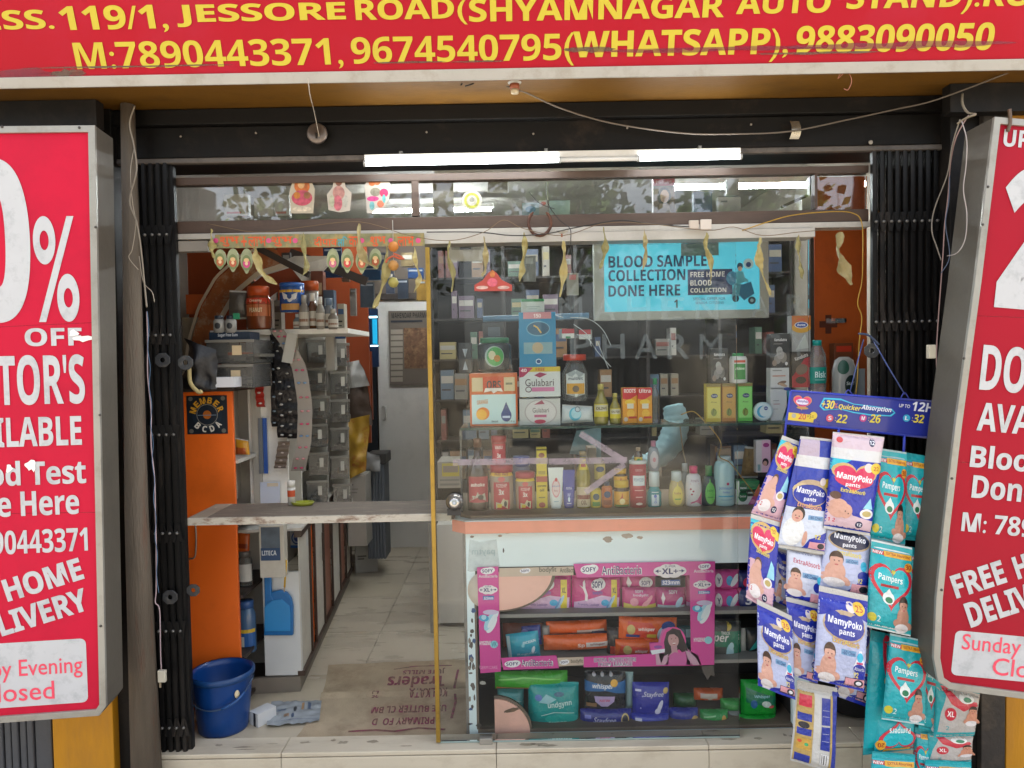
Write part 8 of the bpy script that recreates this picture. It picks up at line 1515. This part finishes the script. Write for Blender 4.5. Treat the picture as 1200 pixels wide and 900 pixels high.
cable('black wire crossing the transom glass', 'wire', [(620, 225, .02), (632, 238, .02), (650, 245, .02)], .02, .0012, '#1f1c1a')
t = thing('wire_connector', 'white two part wire connector on the rail, right of centre', 'connector', P(821, 264, -.02)); m = MB(); pbox(m, 808, 258, 819, 268, -.03, .015, mat('#b9ada0', rough=.4)); m.build('connector_half', t, bevel=.002); m = MB(); pbox(m, 821, 257, 834, 269, -.03, .015, mat('#c4bab0', rough=.4)); m.build('connector_half', t, bevel=.002)
# ---- behind the transom glass
Yr = .085
def tb(name, label, cat, u0, v0, u1, v1, c_, ops=(), Y=.1, dep=.03, rough=.5):
    return carton(name, label, cat, None, u0, v0, u1, v1, Y, dep, c_, ops, rough=rough)
tb('white_box', 'white box with a small red mark, leftmost on the transom ledge', 'box', 263, 228, 291, 253, '#b5aa9c', [('r', .1, .1, .7, .2, '#a83a30')])
tb('white_box', 'white box wrapped in clear film, second on the transom ledge', 'box', 298, 232, 321, 253, '#a89e90', []); tb('white_box', 'white box with faint red text, third on the transom ledge', 'box', 322, 228, 339, 253, '#aaa196', [('r', .1, .1, .8, .2, '#a8564a')])
def sticker(label, outl, base, bits, Y=.04):
    SPn = facing(Y); t = thing('paper_cutout', label, 'paper cutout', SPn.px(*outl[0])); MB().prism([SPn.px(u, v) for u, v in outl], (0, .0015, 0), mat(base, rough=.6)).build('cutout', t); pr = pp(SPn, .001)
    for (u, v, rx, ry, c_) in bits: a, b = SPn.hit(u, v); pr.ell(a, b, rx * px(Y), ry * px(Y), mat(c_, rough=.6, var=.5, sc=60))
    pr.build('printed_figure', t); return t
sticker('orange and pink paper cutout of a seated deity, leftmost on the transom glass', [(341, 250), (339, 225), (343, 212), (353, 207), (364, 210), (369, 222), (367, 250)], '#b3a894', [(354, 218, 9, 9, '#b5622c'), (353, 216, 4, 5, '#c99a6a'), (354, 232, 12, 9, '#b04a5c'), (348, 229, 4, 4, '#b5702c'), (360, 229, 4, 4, '#8a5a3a'), (354, 245, 11, 3, '#c9b9a4')])
sticker('pale pink paper cutout of a standing figure, middle one on the transom glass', [(385, 246), (383, 228), (390, 219), (391, 208), (403, 208), (405, 219), (412, 226), (410, 247), (398, 249)], '#b9b0a4', [(397, 213, 4, 5, '#7d5040'), (397, 226, 7, 8, '#b08078'), (396, 238, 5, 9, '#b5606c'), (389, 236, 3, 7, '#a8a890'), (405, 236, 3, 7, '#a8a49a')])
sticker('colourful dancing figure paper cutout right of the pale one on the transom glass', [(430, 250), (429, 236), (427, 218), (432, 208), (445, 210), (455, 208), (458, 220), (456, 232), (450, 245), (444, 243), (436, 250)], '#b5ada4', [(436, 214, 4, 4, '#b5602c'), (442, 213, 4, 4, '#9c5a30'), (440, 225, 6, 5, '#7f7a6a'), (450, 226, 5, 5, '#c02a5c'), (437, 233, 7, 3, '#b8407a'), (436, 241, 3, 5, '#6aa0a4'), (446, 239, 4, 4, '#c06a50'), (450, 233, 2, 5, '#5aa0a0')])
sticker('round pale sticker with a yellow green flower on the transom glass', [(553 + 12 * math.cos(i * .349), 235 + 12 * math.sin(i * .349)) for i in range(18)], '#b0ada0', [(553, 235, 9, 9, '#9a9c3c'), (553, 235, 6, 6, '#a8a49a'), (553, 234, 3, 3, '#7a7a70')])
tb('paper_sheet', 'tall beige paper standing behind the transom, right of the mullion', 'paper', 508, 208, 532, 253, '#9a9082', Y=.09, dep=.004); tb('paper_sheet', 'small beige card taped at the top of the transom', 'card', 572, 208, 595, 226, '#8f877a', Y=.09, dep=.004)
tb('leaflet', 'white leaflet with turquoise print on the transom ledge', 'leaflet', 612, 238, 632, 253, '#9fb4b8', [('e', .5, .5, .3, .25, '#5a8aa8')], dep=.006); tb('leaflet', 'white card with a red crest next to the horseshoe', 'card', 632, 235, 642, 253, '#b9b4ac', [('e', .5, .8, .3, .12, '#b0484a')], dep=.006); tb('leaflet', 'pale green card right of the horseshoe on the transom ledge', 'card', 644, 235, 668, 253, '#9ab4ae', dep=.006)
tb('henna_box', 'pink topped box with a painted woman portrait on the transom ledge', 'box', 766, 210, 791, 251, '#6a5648', [('r', 0, .8, 1, 1, '#b8304c'), ('t', 'Mehandi', .15, .84, .85, .95, '#dca0ac', dict(bold=0.)), ('e', .5, .5, .32, .26, '#2a2220'), ('e', .52, .5, .2, .19, '#a8866c'), ('p', [(.15, 0), (.85, 0), (.7, .3), (.3, .3)], '#8f7a68')])
tb('white_box', 'white box low on the right end of the transom ledge', 'box', 842, 231, 868, 252, '#9a958c', [('r', .1, .7, .4, .8, '#4a4a4a')]); tb('white_box', 'upright white packet at the right end of the transom ledge', 'box', 940, 229, 953, 252, '#a8a096'); cable('brown wooden stick lying across the right transom ledge', 'stick', [(915, 243), (930, 236), (946, 229)], .1, .006, '#4a3a2e', 'stick')
tb('dark_case', 'blue dark bottle shape behind the transom at the right', 'box', 813, 225, 835, 252, '#26405c', Y=.2); tb('white_bottle', 'white plastic bottle end behind the transom', 'bottle', 852, 210, 866, 229, '#8f8d88', Y=.2)
sticker('red and pink printed idol strip hanging on the glass under the leaves', [(556, 341), (556, 334), (566, 328), (572, 320), (577, 316), (582, 320), (588, 328), (600, 334), (600, 341)], '#a8443a', [(577, 321, 3, 4, '#b5703c'), (577, 331, 6, 5, '#c25a6a'), (565, 337, 7, 2, '#c9a49a'), (590, 337, 7, 2, '#c9a49a')], Y=-.004)
